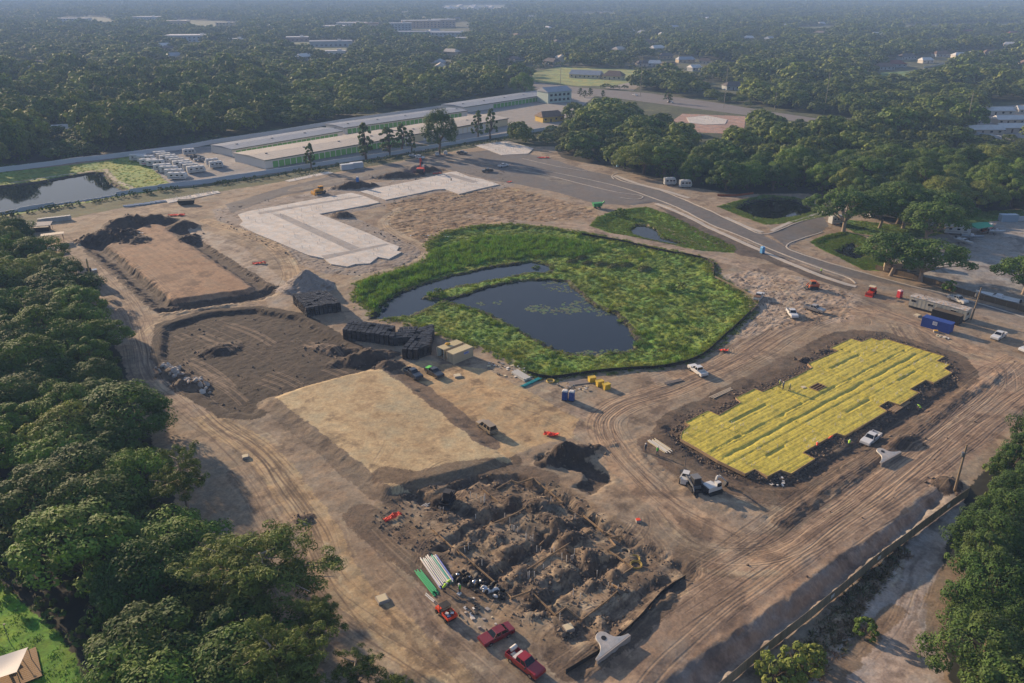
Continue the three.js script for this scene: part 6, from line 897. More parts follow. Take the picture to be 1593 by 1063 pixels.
person('worker in lime vest behind the stooping one at the pipes', [-9.3, -91.1], 0.3, 1, HIVIS); person('worker in bright green vest left of the yellow pad', [27.1, -127], 1, 0, GVEST); person('worker in dark clothes beside the one in bright green', [25.1, -128.1], 2, 0, M(0x2f3a44, 0.8));
person('worker in orange vest and white hat on the near edge of the yellow pad', [57.6, -129.1], 1.2, 1, OVEST, WHITE); person('worker in orange vest farther along the pad edge', [60.8, -131.4], 0.4, 1, OVEST, ORANGE);
person('worker standing by the pit on the yellow sheets, left of three', [58, -153.5], 0.5, 0, M(0x8b9a3a, 0.7), WHITE, 0.5); person('worker standing by the pit on the yellow sheets, middle of three', [58.5, -152.6], 2.1, 0, M(0x6f7c8a, 0.7), WHITE, 0.5); person('worker standing by the pit on the yellow sheets, right of three', [59.6, -151.7], 3.5, 0, M(0x93a040, 0.7), CREAM, 0.5);
person('worker in lime shirt crouched beside the haul road', [84.5, -144.8], 2, 1, HIVIS, HIVIS); person('worker in lime vest on the pavement by the road bend', [94, -229.5], 1, 0, HIVIS); person('worker in lime vest at the lumber near the white pickup', [64.1, -130.2], 1, 1, HIVIS); person('worker in dark clothes on the far slab', [-27.2, -353.9], 1, 0, DARK);
// ---------------------------------------------------------------- building materials lying about
function pipes(label, a, b, n, width, layers, mats, r0 = 0.09) {
  const L = Math.hypot(b[0] - a[0], b[1] - a[1]), o = thing('pipe_bundle', label, 'pipes', on(dir(a, b, 0.5)), heading(a, b)), r = R(n * 7 + 1), g = new THREE.CylinderGeometry(r0, r0, L, 8).rotateZ(Math.PI / 2);
  for (let l = 0; l < layers; l++) for (let k = 0; k < n; k++) { const m = mesh('pipe', g, mats[Math.floor(r() * mats.length)], o); m.position.set((r() - 0.5) * 0.7, 0.12 + l * r0 * 1.8, (k / (n - 1) - 0.5) * width); m.rotation.y = (r() - 0.5) * 0.03; m.scale.x = 0.85 + 0.15 * r(); } return o;
}
const GREENPIPE = M(0x1f9e62, 0.4), BLUEPIPE = M(0x4a62b8, 0.4), TEALPIPE = M(0x3aa890, 0.4);
pipes('bundle of green plastic pipes lying alone beside the white ones', [-14.1, -94.5], [-10.9, -89.6], 5, 0.8, 2, [GREENPIPE]); pipes('broad bundle of white, blue and teal pipes on sleepers', [-12.9, -97.8], [-9.4, -91.5], 9, 2.3, 3, [PVC, PVC, PVC, BLUEPIPE, TEALPIPE]); pipes('single white pipe on the track near the green bundle', [-12.5, -89.7], [-11, -88], 2, 0.25, 1, [PVC]);
pipes('teal pipes lying by the timber at the pond corner', [2.2, -154.4], [6.5, -158.7], 4, 0.6, 2, [M(0x2a9a94, 0.45)]); pipes('white pipes on the ground at the footing', [-15.4, -112], [-14.2, -113.2], 3, 0.7, 1, [PVC]); pipes('pale pipes fanned out on boards left of the yellow pad', [26.7, -132.3], [29.6, -127.7], 7, 1.8, 1, [PVC, CREAM]);
function planks(label, a, b, n, width, layers, mat = WOOD) { const L = Math.hypot(b[0] - a[0], b[1] - a[1]), o = thing('lumber_stack', label, 'lumber', on(dir(a, b, 0.5)), heading(a, b)), r = R(n + 40); for (let l = 0; l < layers; l++) for (let k = 0; k < n; k++) { const m = mesh('plank', new THREE.BoxGeometry(L * (0.9 + 0.1 * r()), 0.09, (width / n) * 0.9), mat, o); m.position.set((r() - 0.5) * 0.3, 0.06 + l * 0.1, (k / Math.max(1, n - 1) - 0.5) * width); m.rotation.y = (r() - 0.5) * 0.04; } return o; }
planks('pale timber stack wrapped in white by the pond corner', [0.5, -161.6], [3.5, -157.5], 6, 1.6, 6, M(0xb4b4ae, 0.6)); planks('lumber leaning along the edge of the yellow pad by the worker', [77.8, -143.2], [83.4, -147.9], 5, 1.2, 3); planks('pale planks on dark mud above the yellow pad', [42.2, -149.3], [48, -153.8], 3, 0.8, 1, M(0xa99c88, 0.9)); planks('grey planks at the pond-side rim of the road', [33.6, -155.9], [37.9, -157.8], 3, 0.8, 2, M(0x77706a, 0.9)); planks('boards laid flat left of the yellow slab corner', [12.4, -155.9], [16.9, -157.2], 4, 1.4, 2, M(0x8a8178, 0.9));
for (const [p, l, t] of [[[19.2, -155.3], 'stack of yellow crates nearest the blue toilets', 0.4], [[20.5, -153.8], 'stack of yellow crates in the middle of three', 0.5], [[17.7, -157.2], 'stack of yellow crates nearest the pond fence', 0.3]]) { const o = thing('yellow_crate_stack', l, 'crates', on(p), t, 'yellow crates'); for (let k = 0; k < 3; k++) { const c = mesh('crate', merge([box(1.5, 0.36, 1.2, 0, 0.2 + k * 0.42, 0), box(1.6, 0.05, 0.08, 0, 0.4 + k * 0.42, 0.6), box(1.6, 0.05, 0.08, 0, 0.4 + k * 0.42, -0.6), box(0.08, 0.05, 1.2, 0.76, 0.4 + k * 0.42, 0), box(0.08, 0.05, 1.2, -0.76, 0.4 + k * 0.42, 0)]), M(0xc2a63a, 0.6), o); c.rotation.y = (k - 1) * 0.05; } }
function coil(label, p, n, r, col) { const o = thing('hose_coil', label, 'hose', on(p), n); for (let k = 0; k < n; k++) { const m = mesh('loop', new THREE.TorusGeometry(r * (0.9 + 0.05 * k), 0.05, 6, 26).rotateX(Math.PI / 2), M(col, 0.6), o); m.position.set(0.06 * Math.sin(k * 2), 0.06 + k * 0.07, 0.06 * Math.cos(k * 2)); m.rotation.x = 0.06 * Math.sin(k * 3); } }
coil('yellow hose coil beside the footing, upper of two', [18.9, -97.9], 4, 0.75, 0x9a8430); coil('yellow hose coil beside the footing, lower of two', [18.8, -96], 4, 0.85, 0x9a8432); coil('yellow hose coil by the blue toilets', [8.5, -157.2], 5, 0.8, 0xc2a84a); coil('pale hose ring on the sand above the yellow coils', [17.6, -99.7], 3, 0.7, 0xa89a80);
// heap of black bags and fittings
{ const o = thing('black_bag_heap', 'heap of black and white plastic bags beside the footing boards', 'bag heap', [0, 0, 0]), r = R(19), g = new THREE.IcosahedronGeometry(0.45, 1); for (let k = 0; k < 64; k++) { const t = r(), p = dir([-7.7, -93.8], [-1.9, -89.7], t), q = [p[0] + (r() - 0.5) * 3.6, p[1] + (r() - 0.5) * 2.6], m = mesh('bag', g, t > 0.75 && r() < 0.5 ? WHITE : r() < 0.12 ? CHROME : BLACK, o); m.position.set(q[0], H(...q) + 0.2 + 0.3 * r(), q[1]); m.scale.set(0.6 + 0.6 * r(), 0.4 + 0.4 * r(), 0.5 + 0.6 * r()); m.rotation.set(r() * 3, r() * 3, r() * 3); } }
// orange mesh fencing lying in heaps
function orangeNet(label, p, w, d, turn) { const o = thing('orange_safety_net', label, 'safety net', on(p), turn, 'orange safety nets'), g = new THREE.PlaneGeometry(w, d, 16, 8).rotateX(-Math.PI / 2), a = g.attributes.position; for (let i = 0; i < a.count; i++) a.setY(i, 0.2 + 0.3 * Math.abs(nz(NB, a.getX(i) / 22 + w, a.getZ(i) / 22)) + 0.15 * nz(NC, a.getX(i) / 30, a.getZ(i) / 30)); g.computeVertexNormals(); mesh('netting', g, new THREE.MeshStandardMaterial({ color: 0xd8381c, roughness: 0.7, side: THREE.DoubleSide }), o); mesh('stake', merge([rod([-w / 2, 0, 0], [-w / 2, 1.1, 0.1], 0.04), rod([w / 2, 0, 0], [w / 2 + 0.2, 0.9, 0], 0.04)]), WOOD, o); }
orangeNet('crumpled orange net left of the footings', [-19.8, -108.3], 3.2, 0.9, 0.7); orangeNet('orange net on a blue tarp near the spoil ridge', [7.7, -134.5], 3, 1.4, -0.4); orangeNet('orange net right of the pond on the mud', [50.7, -173.1], 2, 1, 0); orangeNet('orange net by the brown pad heaps', [-127.7, -296.2], 6, 2, 0.1); orangeNet('orange net beside the sandy loop road', [-79.8, -239.3], 4, 1.5, 0.2); orangeNet('orange net at the edge of the far lot', [15.9, -407.7], 6, 2, 0); orangeNet('orange net at the corner of the far slab', [-1.3, -352.6], 2.4, 1.2, 0.6); orangeNet('orange net beside the orange excavator', [-35, -371.2], 4, 1.4, 0.1);
// pale litter by the pond corner and by the trailer
for (const [name, label, a, b, n, w] of [['litter_heap', 'pale boards, bags and litter heaped by the pond corner', [-3.9, -166.3], [3.7, -158.4], 46, 5], ['litter_heap', 'litter and buckets beside the blue container', [106.1, -182.7], [108.3, -180.3], 18, 1.6], ['litter_heap', 'scattered offcuts between the red cars and the bag heap', [-7.4, -87.8], [-3.2, -84.6], 22, 4], ['litter_heap', 'odds and ends at the corner of the yellow pad', [45.1, -117.8], [48.4, -118.6], 16, 1.5], ['litter_heap', 'loose material beside the yellow crates', [10.1, -155.3], [16.1, -153.5], 26, 3]]) { const o = thing(name, label, 'litter', [0, 0, 0], 0, 'litter heaps'), r = R(n * 3 + label.length), ms = [WHITE, slabGrey, CREAM, M(0x6f675c, 0.9), BLACK, slabMat]; for (let k = 0; k < n; k++) { const p = dir(a, b, r()), q = [p[0] + (r() - 0.5) * w, p[1] + (r() - 0.5) * w], m = mesh('scrap', new THREE.BoxGeometry(0.2 + 0.9 * r() * r(), 0.06 + 0.3 * r() * r(), 0.15 + 0.5 * r()), ms[Math.floor(r() * 6)], o); m.position.set(q[0], H(...q) + 0.1, q[1]); m.rotation.set((r() - 0.5) * 0.4, r() * 3, (r() - 0.5) * 0.4); } }
// headwalls, catch basins, boxes
function headwall(label, p, turn) { const o = thing('concrete_headwall', label, 'headwall', on(p, -0.1), turn, 'concrete headwalls'); const s = new THREE.Shape(); s.moveTo(-3.2, 0); s.lineTo(3.2, 0); s.lineTo(3.2, 0.2); s.quadraticCurveTo(1.3, 0.5, 1, 1.7); s.quadraticCurveTo(0.9, 2.7, 0, 2.75); s.quadraticCurveTo(-0.9, 2.7, -1, 1.7); s.quadraticCurveTo(-1.3, 0.5, -3.2, 0.2); s.closePath(); const hole = new THREE.Path(); hole.absarc(0, 1.75, 0.36, 0, 6.2832); s.holes.push(hole);
  mesh('wing_plate', new THREE.ExtrudeGeometry(s, { depth: 0.22, bevelEnabled: true, bevelSize: 0.03, bevelThickness: 0.03, bevelSegments: 1, curveSegments: 18 }).rotateX(-Math.PI / 2 + 0.16).translate(0, 0.62, 0), slabMat, o); mesh('face_wall', box(6.5, 1.1, 0.22, 0, 0.3, 0.16), slabGrey, o); mesh('pipe_shaft', new THREE.CylinderGeometry(0.36, 0.36, 0.9, 24).rotateX(0.16).translate(0, 0.72, -1.72), BLACK, o); }
headwall('concrete headwall with a round hole below the footings', [13.2, -78.5], face([11, -76.1], [15.5, -80.2])); headwall('concrete headwall with a red cone patch beside the haul road', [69.6, -124.8], face([66.8, -122.7], [71.6, -126.1]));
function basin(label, p, s, turn, mat = CREAM) { const o = thing('catch_basin', label, 'concrete box', on(p, -0.1), turn, 'concrete boxes'); mesh('box_walls', merge([box(s, 0.5, 0.14, 0, 0.25, s / 2 - 0.07), box(s, 0.5, 0.14, 0, 0.25, -s / 2 + 0.07), box(0.14, 0.5, s - 0.28, s / 2 - 0.07, 0.25, 0), box(0.14, 0.5, s - 0.28, -s / 2 + 0.07, 0.25, 0)]), slabGrey, o); mesh('cover', box(s * 0.84, 0.1, s * 0.84, 0, 0.52, 0), mat, o); }
basin('square concrete box on the left haul track', [-18.5, -88.5], 1.6, 0.5); basin('small concrete box in the shade of the pines', [-49.5, -126.1], 1.2, 0.4); basin('pale square lid below the dark grey pickup', [-12.2, -159.7], 1.6, 0.3); basin('round-based manhole box near the headwall', [7.7, -83.2], 1.3, 0.4); basin('orange box left of the curving haul road', [20.6, -106.7], 0.8, 0.2, ORANGE); basin('tan crate by the blue container', [107.5, -195.4], 1.5, 0.5); basin('yellow generator beside the blue container', [107.2, -184.7], 1.1, -0.3, M(0xc2942a, 0.5)); basin('concrete lid on the small slab strip', [63.3, -153.5], 1, 0.3);
// utility poles and wires
function pole(label, p, high, lean = 0, arms = false) { const o = thing('utility_pole', label, 'pole', on(p, -0.2), 0.5, 'utility poles'); mesh('shaft', rod([0, 0, 0], [lean, high, 0], 0.22, 0.15, 9), arms ? M(0x8f887c, 0.9) : M(0x7a6c58, 0.95), o); if (arms) for (let k = 0; k < 3; k++) mesh('cross_arm', box(2.6, 0.14, 0.14, lean, high - 1 - k * 1.4, 0), STEEL, o); else mesh('transformer', new THREE.CylinderGeometry(0.28, 0.28, 0.8, 12).translate(-0.45, high - 1.8, 0), STEEL, o); return o; }
pole('wooden pole with a transformer at the end of the site fence', [76.3, -114.7], 9.5); pole('leaning timber pole at the end of the office trailer', [120.4, -192.8], 9, 1);
const POLES = []; for (const [p, h, l] of [[[43.2, -740.9], 32, 'steel pole beside the mown field'], [[101.6, -655.1], 31, 'steel pole by the white car on the main road'], [[152, -589.7], 30, 'tall pole before the dark trees at the road bend'], [[185.5, -580], 12, 'short pole in front of the dark woods'], [[214.9, -564.4], 27, 'tall pole left of the small white roof'], [[269.6, -483.2], 23, 'tall pole beside the white mobile homes'], [[262.7, -546.8], 10, 'short pole among the woods'], [[-12, -756.5], 24, 'thin pole at the end of the storage yards']]) { POLES.push([p, h]); pole(l, p, h, 0, true); }
function wire(a, ha, b, hb, o) { const pts = []; for (let i = 0; i <= 10; i++) { const t = i / 10; pts.push(V(lerp(a[0], b[0], t), lerp(ha, hb, t) - 4 * t * (1 - t) * 2.5, lerp(a[1], b[1], t))); } return mesh('cable', new THREE.TubeGeometry(new THREE.CatmullRomCurve3(pts), 20, 0.035, 4), BLACK, o); }
for (const [i, j, l] of [[0, 1, 'overhead cables from the field pole to the road pole'], [1, 2, 'overhead cables along the main road'], [2, 4, 'overhead cables above the dark woods'], [4, 5, 'overhead cables towards the mobile homes']]) { const o = thing('power_line', l, 'cable', [0, 0, 0]); for (const d of [1.5, 3, 4.4]) wire(POLES[i][0], POLES[i][1] - d, POLES[j][0], POLES[j][1] - d, o); }
// ---------------------------------------------------------------- fences
{ // screened wire fence beside the right-hand haul road
  const pts = [[23.9, -70.9], [26.8, -73.3], [41.5, -85.1], [54.1, -95.5], [64, -103.1], [78.1, -113.7]], o = thing('screened_fence', 'wire fence hung with tan screen and small white signs along the haul road', 'fence', [0, 0, 0]), scr = new THREE.MeshStandardMaterial({ map: perMetre(grain(44, 0.15, 0x8d8069, 0.04), 4), roughness: 1, side: THREE.DoubleSide });
  for (let i = 1; i < pts.length; i++) { const a = pts[i - 1], b = pts[i], n = Math.round(Math.hypot(b[0] - a[0], b[1] - a[1]) / 3); for (let k = 0; k < n; k++) { const p = dir(a, b, k / n), q = dir(a, b, (k + 1) / n), yp = H(...p), yq = H(...q); mesh('post', rod([p[0], yp - 0.1, p[1]], [p[0], yp + 2, p[1]], 0.05), STEEL, o); const g = solid([[p[0], yp + 0.05, p[1]], [q[0], yq + 0.05, q[1]], [q[0], yq + 1.9, q[1]], [p[0], yp + 1.9, p[1]], [p[0] + 0.03, yp + 0.05, p[1] + 0.03], [q[0] + 0.03, yq + 0.05, q[1] + 0.03], [q[0] + 0.03, yq + 1.9, q[1] + 0.03], [p[0] + 0.03, yp + 1.9, p[1] + 0.03]], [[0, 1, 2, 3], [4, 5, 6, 7], [2, 3, 7, 6], [0, 1, 5, 4]]); mesh('screen_panel', g, scr, o); if ((k + i) % 4 === 0) { const c = dir(p, q, 0.5), s = mesh('sign', box(0.9, 0.6, 0.03), WHITE, o); s.position.set(c[0] - 0.09, H(...c) + 1.2, c[1] - 0.09); s.rotation.y = heading(a, b); const s2 = mesh('sign', box(0.9, 0.6, 0.03), WHITE, o); s2.position.set(c[0] + 0.12, H(...c) + 1.2, c[1] + 0.12); s2.rotation.y = heading(a, b); } } }
}
function siltFence(label, pts, h, col) { const o = thing('silt_fence', label, 'fence', [0, 0, 0], 0, 'silt fences'), m = M(col, 0.9), q = curve(pts, 3); m.side = THREE.DoubleSide; for (let i = 1; i < q.length; i++) { const a = q[i - 1], b = q[i], ya = H(...a), yb = H(...b); mesh('fabric', solid([[a[0], ya - 0.1, a[1]], [b[0], yb - 0.1, b[1]], [b[0], yb + h, b[1]], [a[0], ya + h, a[1]], [a[0] + 0.03, ya - 0.1, a[1] + 0.03], [b[0] + 0.03, yb - 0.1, b[1] + 0.03], [b[0] + 0.03, yb + h, b[1] + 0.03], [a[0] + 0.03, ya + h, a[1] + 0.03]], [[0, 1, 2, 3], [4, 5, 6, 7], [2, 3, 7, 6]]), m, o); mesh('stake', rod([a[0], ya - 0.2, a[1]], [a[0], ya + h + 0.15, a[1]], 0.035, 0.035, 5), WOOD, o); } }
siltFence('black silt fence along the near bank of the big pond', [[3.4, -161], [8, -158.7], [15.7, -160.7], [23.9, -162.6], [36, -164.6], [44.2, -169.8], [53.7, -182.7], [64.1, -198.2]], 0.75, 0x1d1d1c); siltFence('black silt fence along the far path above the pond', [[24.5, -270.5], [36.1, -263.6], [51.4, -250.6], [62.7, -240.6], [60.8, -227.1]], 0.75, 0x202020); siltFence('tan silt fence at the lower right bank', [[63.8, -197.2], [68.3, -205.8], [64.3, -218.2], [60.9, -226]], 0.7, 0x6d6353); siltFence('black silt fence below the spoil of the footings', [[6.8, -75.1], [12.2, -79.2], [17.1, -83.8], [21, -89.1], [25.7, -93.4]], 0.7, 0x242322); siltFence('brown wire fence hung with vines along the boat yard', [[112.6, -234.3], [116.1, -229.5], [119.8, -224.8], [123.4, -220.3], [128.4, -211.8], [134.6, -203.3], [142.1, -192.8]], 1.6, 0x5c4f3c); siltFence('orange silt fence at the dark basin', [[85.6, -327.6], [91.8, -326.5], [101.6, -331]], 0.9, 0x8a4a22);

// ---------------------------------------------------------------- parked motorhomes, boats, houses
function motorhome(label, p, turn, L, col, stripe, group) {
  const o = thing('motorhome', label, 'motorhome', on(p), turn, group), w = 2.5, h = 2.5; mesh('body', extr([[-L / 2, 0.6], [L / 2 - 0.3, 0.6], [L / 2, 1.1], [L / 2 - 0.1, 2.2], [L / 2 - 0.6, 0.6 + h], [-L / 2, 0.6 + h]], w, 0.12), M(col, 0.5), o);
  mesh('stripe', merge([box(L * 0.8, 0.28, 0.03, 0, 1.2, w / 2 + 0.005), box(L * 0.8, 0.28, 0.03, 0, 1.2, -w / 2 - 0.005)]), M(stripe, 0.5), o); for (const k of [-1, 1]) for (const x of [-0.3, 0.02, 0.28]) mesh('window', box(1, 0.6, 0.05, x * L, 2.1, k * (w / 2 + 0.005)), GLASS, o);
  mesh('windscreen', pane([L / 2 - 0.02, 1.5, -1], [L / 2 - 0.02, 1.5, 1], [L / 2 - 0.38, 2.6, 0.95], [L / 2 - 0.38, 2.6, -0.95], 0.05, 0.03, [1, 0.3, 0]), GLASS, o); mesh('door', box(0.7, 1.7, 0.04, 0.18 * L, 1.6, w / 2 + 0.01), M(0xb5b2aa, 0.6), o);
  for (const x of [-0.25, 0.15]) mesh('roof_unit', box(0.9, 0.3, 0.8, x * L, 3.25, 0), WHITE, o); wheels(o, [-L * 0.25, L * 0.33], 1.0, 1, STEEL); return o;
}
const yardG = 'parked in the storage court';
for (const [u, k, l] of [[[-187, -401.1], 0, 'white motorhome at the far end of the left row'], [[-181.8, -397.9], 1, 'white motorhome second in the left row'], [[-177.3, -390.2], 2, 'motorhome with a pink stripe in the left row'], [[-172.6, -387.1], 1, 'white motorhome behind the pink-striped one'], [[-165.1, -376.9], 3, 'white motorhome in the middle of the left row'], [[-160.4, -372.6], 0, 'white motorhome fifth in the left row'], [[-155.3, -365.7], 1, 'motorhome near the grass in the left row'], [[-151.2, -359], 0, 'nearest motorhome of the left row']]) motorhome(l, u, 0.1 + 0.08 * k, 8, 0xb9bbbb, [0x4a5a6a, 0x8c8f90, 0xb05a80, 0x6a5a4a][k], yardG);
for (let k = 0; k < 9; k++) { const p = dir([-186.5, -404.4], [-150.7, -363], (k + 0.5) / 9); motorhome('white trailer parked nose to tail behind the left row of motorhomes', [p[0] + 5, p[1] - 7], 0.35 + 0.1 * (k % 3), 6 + (k % 3), [0xb4b8ba, 0xa8aaa8, 0xbdbdb9][k % 3], 0x70757a, 'trailers behind the left row'); }
for (const [p, l, c] of [[[-160.4, -406], 'dark pickup in the right row of the storage court', 0x2c3034], [[-156.7, -401.1], 'white pickup in the right row of the storage court', 0xb9bdbf], [[-153.6, -399.5], 'grey pickup in the right row of the storage court', 0x6b7074], [[-149.6, -396.4], 'white pickup near the middle of the right row', 0xc0c3c4]]) pickup(l, p, 0.5, c, {}, yardG);
for (const [p, l] of [[[-146.2, -390.2], 'white camper trailer at the end of the right row'], [[-141.8, -382.7], 'nearest white camper trailer of the right row'], [[-167.1, -416.1], 'long grey trailer by the back wall']]) motorhome(l, p, 0.5, 6, 0xb4b6b6, 0x7a7a78, yardG);
for (const [p, t, L, l] of [[[119, -230.7], -0.35, 10, 'tan motorhome with dark swoops under the live oaks'], [[127.3, -236.8], -0.35, 9, 'white motorhome behind the tan one under the live oaks'], [[119.3, -285.4], 0.3, 5, 'small white trailer beside the forked oak'], [[138, -295.3], 0.3, 6, 'white trailer glimpsed behind the forked oak'], [[150.8, -282], 0.4, 6, 'white camper among the oaks'], [[157, -272.1], -0.3, 8, 'white trailer at the edge of the boat yard grass'], [[69.4, -347.6], 0.1, 5, 'white trailer left of two under the grove'], [[75.2, -342.7], 0.1, 5, 'white trailer right of two under the grove'], [[90.1, -350.1], 0.4, 5, 'white trailer in the deep shade of the grove']]) motorhome(l, p, t, L, l.startsWith('tan') ? 0x9b8e78 : 0xb0b2b0, l.startsWith('tan') ? 0x3a3028 : 0x8a8c8c, 'trailers under the oaks');
function boat(label, p, turn, L, col, group = 'boats in the yard') { // hull lofted from stern to bow, on a trailer
  const o = thing('motorboat', label, 'boat', on(p), turn, group), n = 14, pos = [], idx = [], w = L * 0.16;
  for (let i = 0; i <= n; i++) { const t = i / n, x = (t - 0.5) * L, b = w * Math.pow(Math.max(0, 1 - Math.pow(t, 3.2)), 0.8), sh = 1.5 + 0.35 * t * t, keel = 0.7 + 0.6 * Math.pow(t, 4); [[0, keel], [b * 0.75, keel + 0.35], [b, sh], [b * 0.82, sh + 0.02], [0, sh + (t > 0.45 ? 0.16 : -0.25)], [-b * 0.82, sh + 0.02], [-b, sh], [-b * 0.75, keel + 0.35]].forEach(([z, y]) => pos.push(x, y, z)); if (i) for (let k = 0; k < 8; k++) { const a = (i - 1) * 8 + k, c = (i - 1) * 8 + ((k + 1) % 8); idx.push(a, c, a + 8, c, c + 8, a + 8); } }
  idx.push(0, 1, 2, 0, 2, 4, 4, 2, 3, 0, 4, 6, 4, 5, 6, 0, 6, 7); let g = new THREE.BufferGeometry(); g.setAttribute('position', new THREE.Float32BufferAttribute(pos, 3)); g.setIndex(idx); g = g.toNonIndexed(); g.computeVertexNormals(); mesh('hull', g, new THREE.MeshStandardMaterial({ color: col, roughness: 0.3, side: THREE.DoubleSide }), o);
  mesh('cabin', wedge([-L * 0.12, L * 0.12, w * 0.6, 1.5], [-L * 0.1, L * 0.03, w * 0.5, 2.15]), M(0xb8bcc0, 0.4), o); mesh('windscreen', pane([L * 0.12, 1.6, -w * 0.6], [L * 0.12, 1.6, w * 0.6], [L * 0.03, 2.15, w * 0.5], [L * 0.03, 2.15, -w * 0.5], 0.1, 0.02, [1, 1, 0]), GLASS, o); mesh('outboard_motor', box(0.5, 0.9, 0.4, -L / 2 - 0.25, 1.5, 0), DARK, o); mesh('trailer_frame', merge([bar([-L * 0.4, 0.5, 0.5], [L * 0.5, 0.5, 0.1], 0.1, 0.1), bar([-L * 0.4, 0.5, -0.5], [L * 0.5, 0.5, -0.1], 0.1, 0.1)]), STEEL, o); wheels(o, [-L * 0.15], 1, 0.8, STEEL); return o;
}
boat('large white motorboat behind the fence, right of the leaning pole', [134.8, -206.8], heading([139.9, -205.8], [132.6, -212.8]), 11, 0xc3c4c2); boat('white speedboat on the grass edge of the yard', [152.8, -259.1], heading([152.4, -264.3], [154.5, -256.2]), 7.5, 0xc3c4c2); boat('orange boat in the row under the green tarp', [168.5, -273.7], 0.5, 6, 0xa8583a); boat('tan boat behind the orange one', [172.6, -278.6], 0.5, 6, 0xa88a6a); boat('small white boat at the end of the row', [170.2, -270.5], -0.3, 5, 0xb9bbba); boat('grey covered boat before the green tarp', [158.3, -264.3], -0.3, 7, 0x7d858c);
{ const o = thing('green_canopy', 'green tarp canopy over boats in the yard', 'canopy', on([165.1, -273.7]), 0.4); mesh('cloth', solid([[-4, 2.6, 3], [4, 2.6, 3], [4, 2.6, -3], [-4, 2.6, -3], [-4, 3.4, 0], [4, 3.4, 0]], [[0, 1, 5, 4], [2, 3, 4, 5], [0, 3, 4], [1, 2, 5], [0, 1, 2, 3]]), M(0x2f9a72, 0.7), o); for (const x of [-3.8, 3.8]) for (const z of [-2.8, 2.8]) mesh('post', rod([x, 0, z], [x, 2.6, z], 0.06), STEEL, o); }
function house(label, p, turn, L, D, h, roof, wallMat, group, hip = 0.25) {
  const o = thing('house', label, 'house', [p[0], 0, p[1]], turn, group); mesh('wall', box(L, h, D, 0, h / 2, 0), wallMat, o); const e = 0.6, k = L * (0.5 - hip), rise = D * 0.3; mesh('roof', solid([[-L / 2 - e, h - 0.1, D / 2 + e], [L / 2 + e, h - 0.1, D / 2 + e], [L / 2 + e, h - 0.1, -D / 2 - e], [-L / 2 - e, h - 0.1, -D / 2 - e], [-k, h + rise, 0], [k, h + rise, 0]], [[0, 1, 5, 4], [2, 3, 4, 5], [0, 3, 4], [1, 2, 5], [0, 1, 2, 3]]), roof, o);
  const n = Math.max(2, Math.round(L / 4.5)); for (let i = 0; i < n; i++) { const x = -L / 2 + ((i + 0.5) * L) / n; if (i === 1) mesh('door', box(1.1, 2.1, 0.08, x, 1.05, D / 2 + 0.03), M(0x5a4a3c, 0.7), o); else { const w = mesh('window', box(1.5, 1.2, 0.08, x, h * 0.55, D / 2 + 0.03), GLASS, o); mesh('window_frame', box(1.7, 0.1, 0.12, x, h * 0.55 - 0.65, D / 2 + 0.04), WHITE, w); } } mesh('window', box(0.08, 1.2, 1.5, L / 2 + 0.03, h * 0.55, 0), GLASS, o); return o;
}
const HW = [M(0xb8ada0, 0.8), M(0xbfb9ae, 0.8), M(0xa89880, 0.8), M(0x9aa0a2, 0.8)];
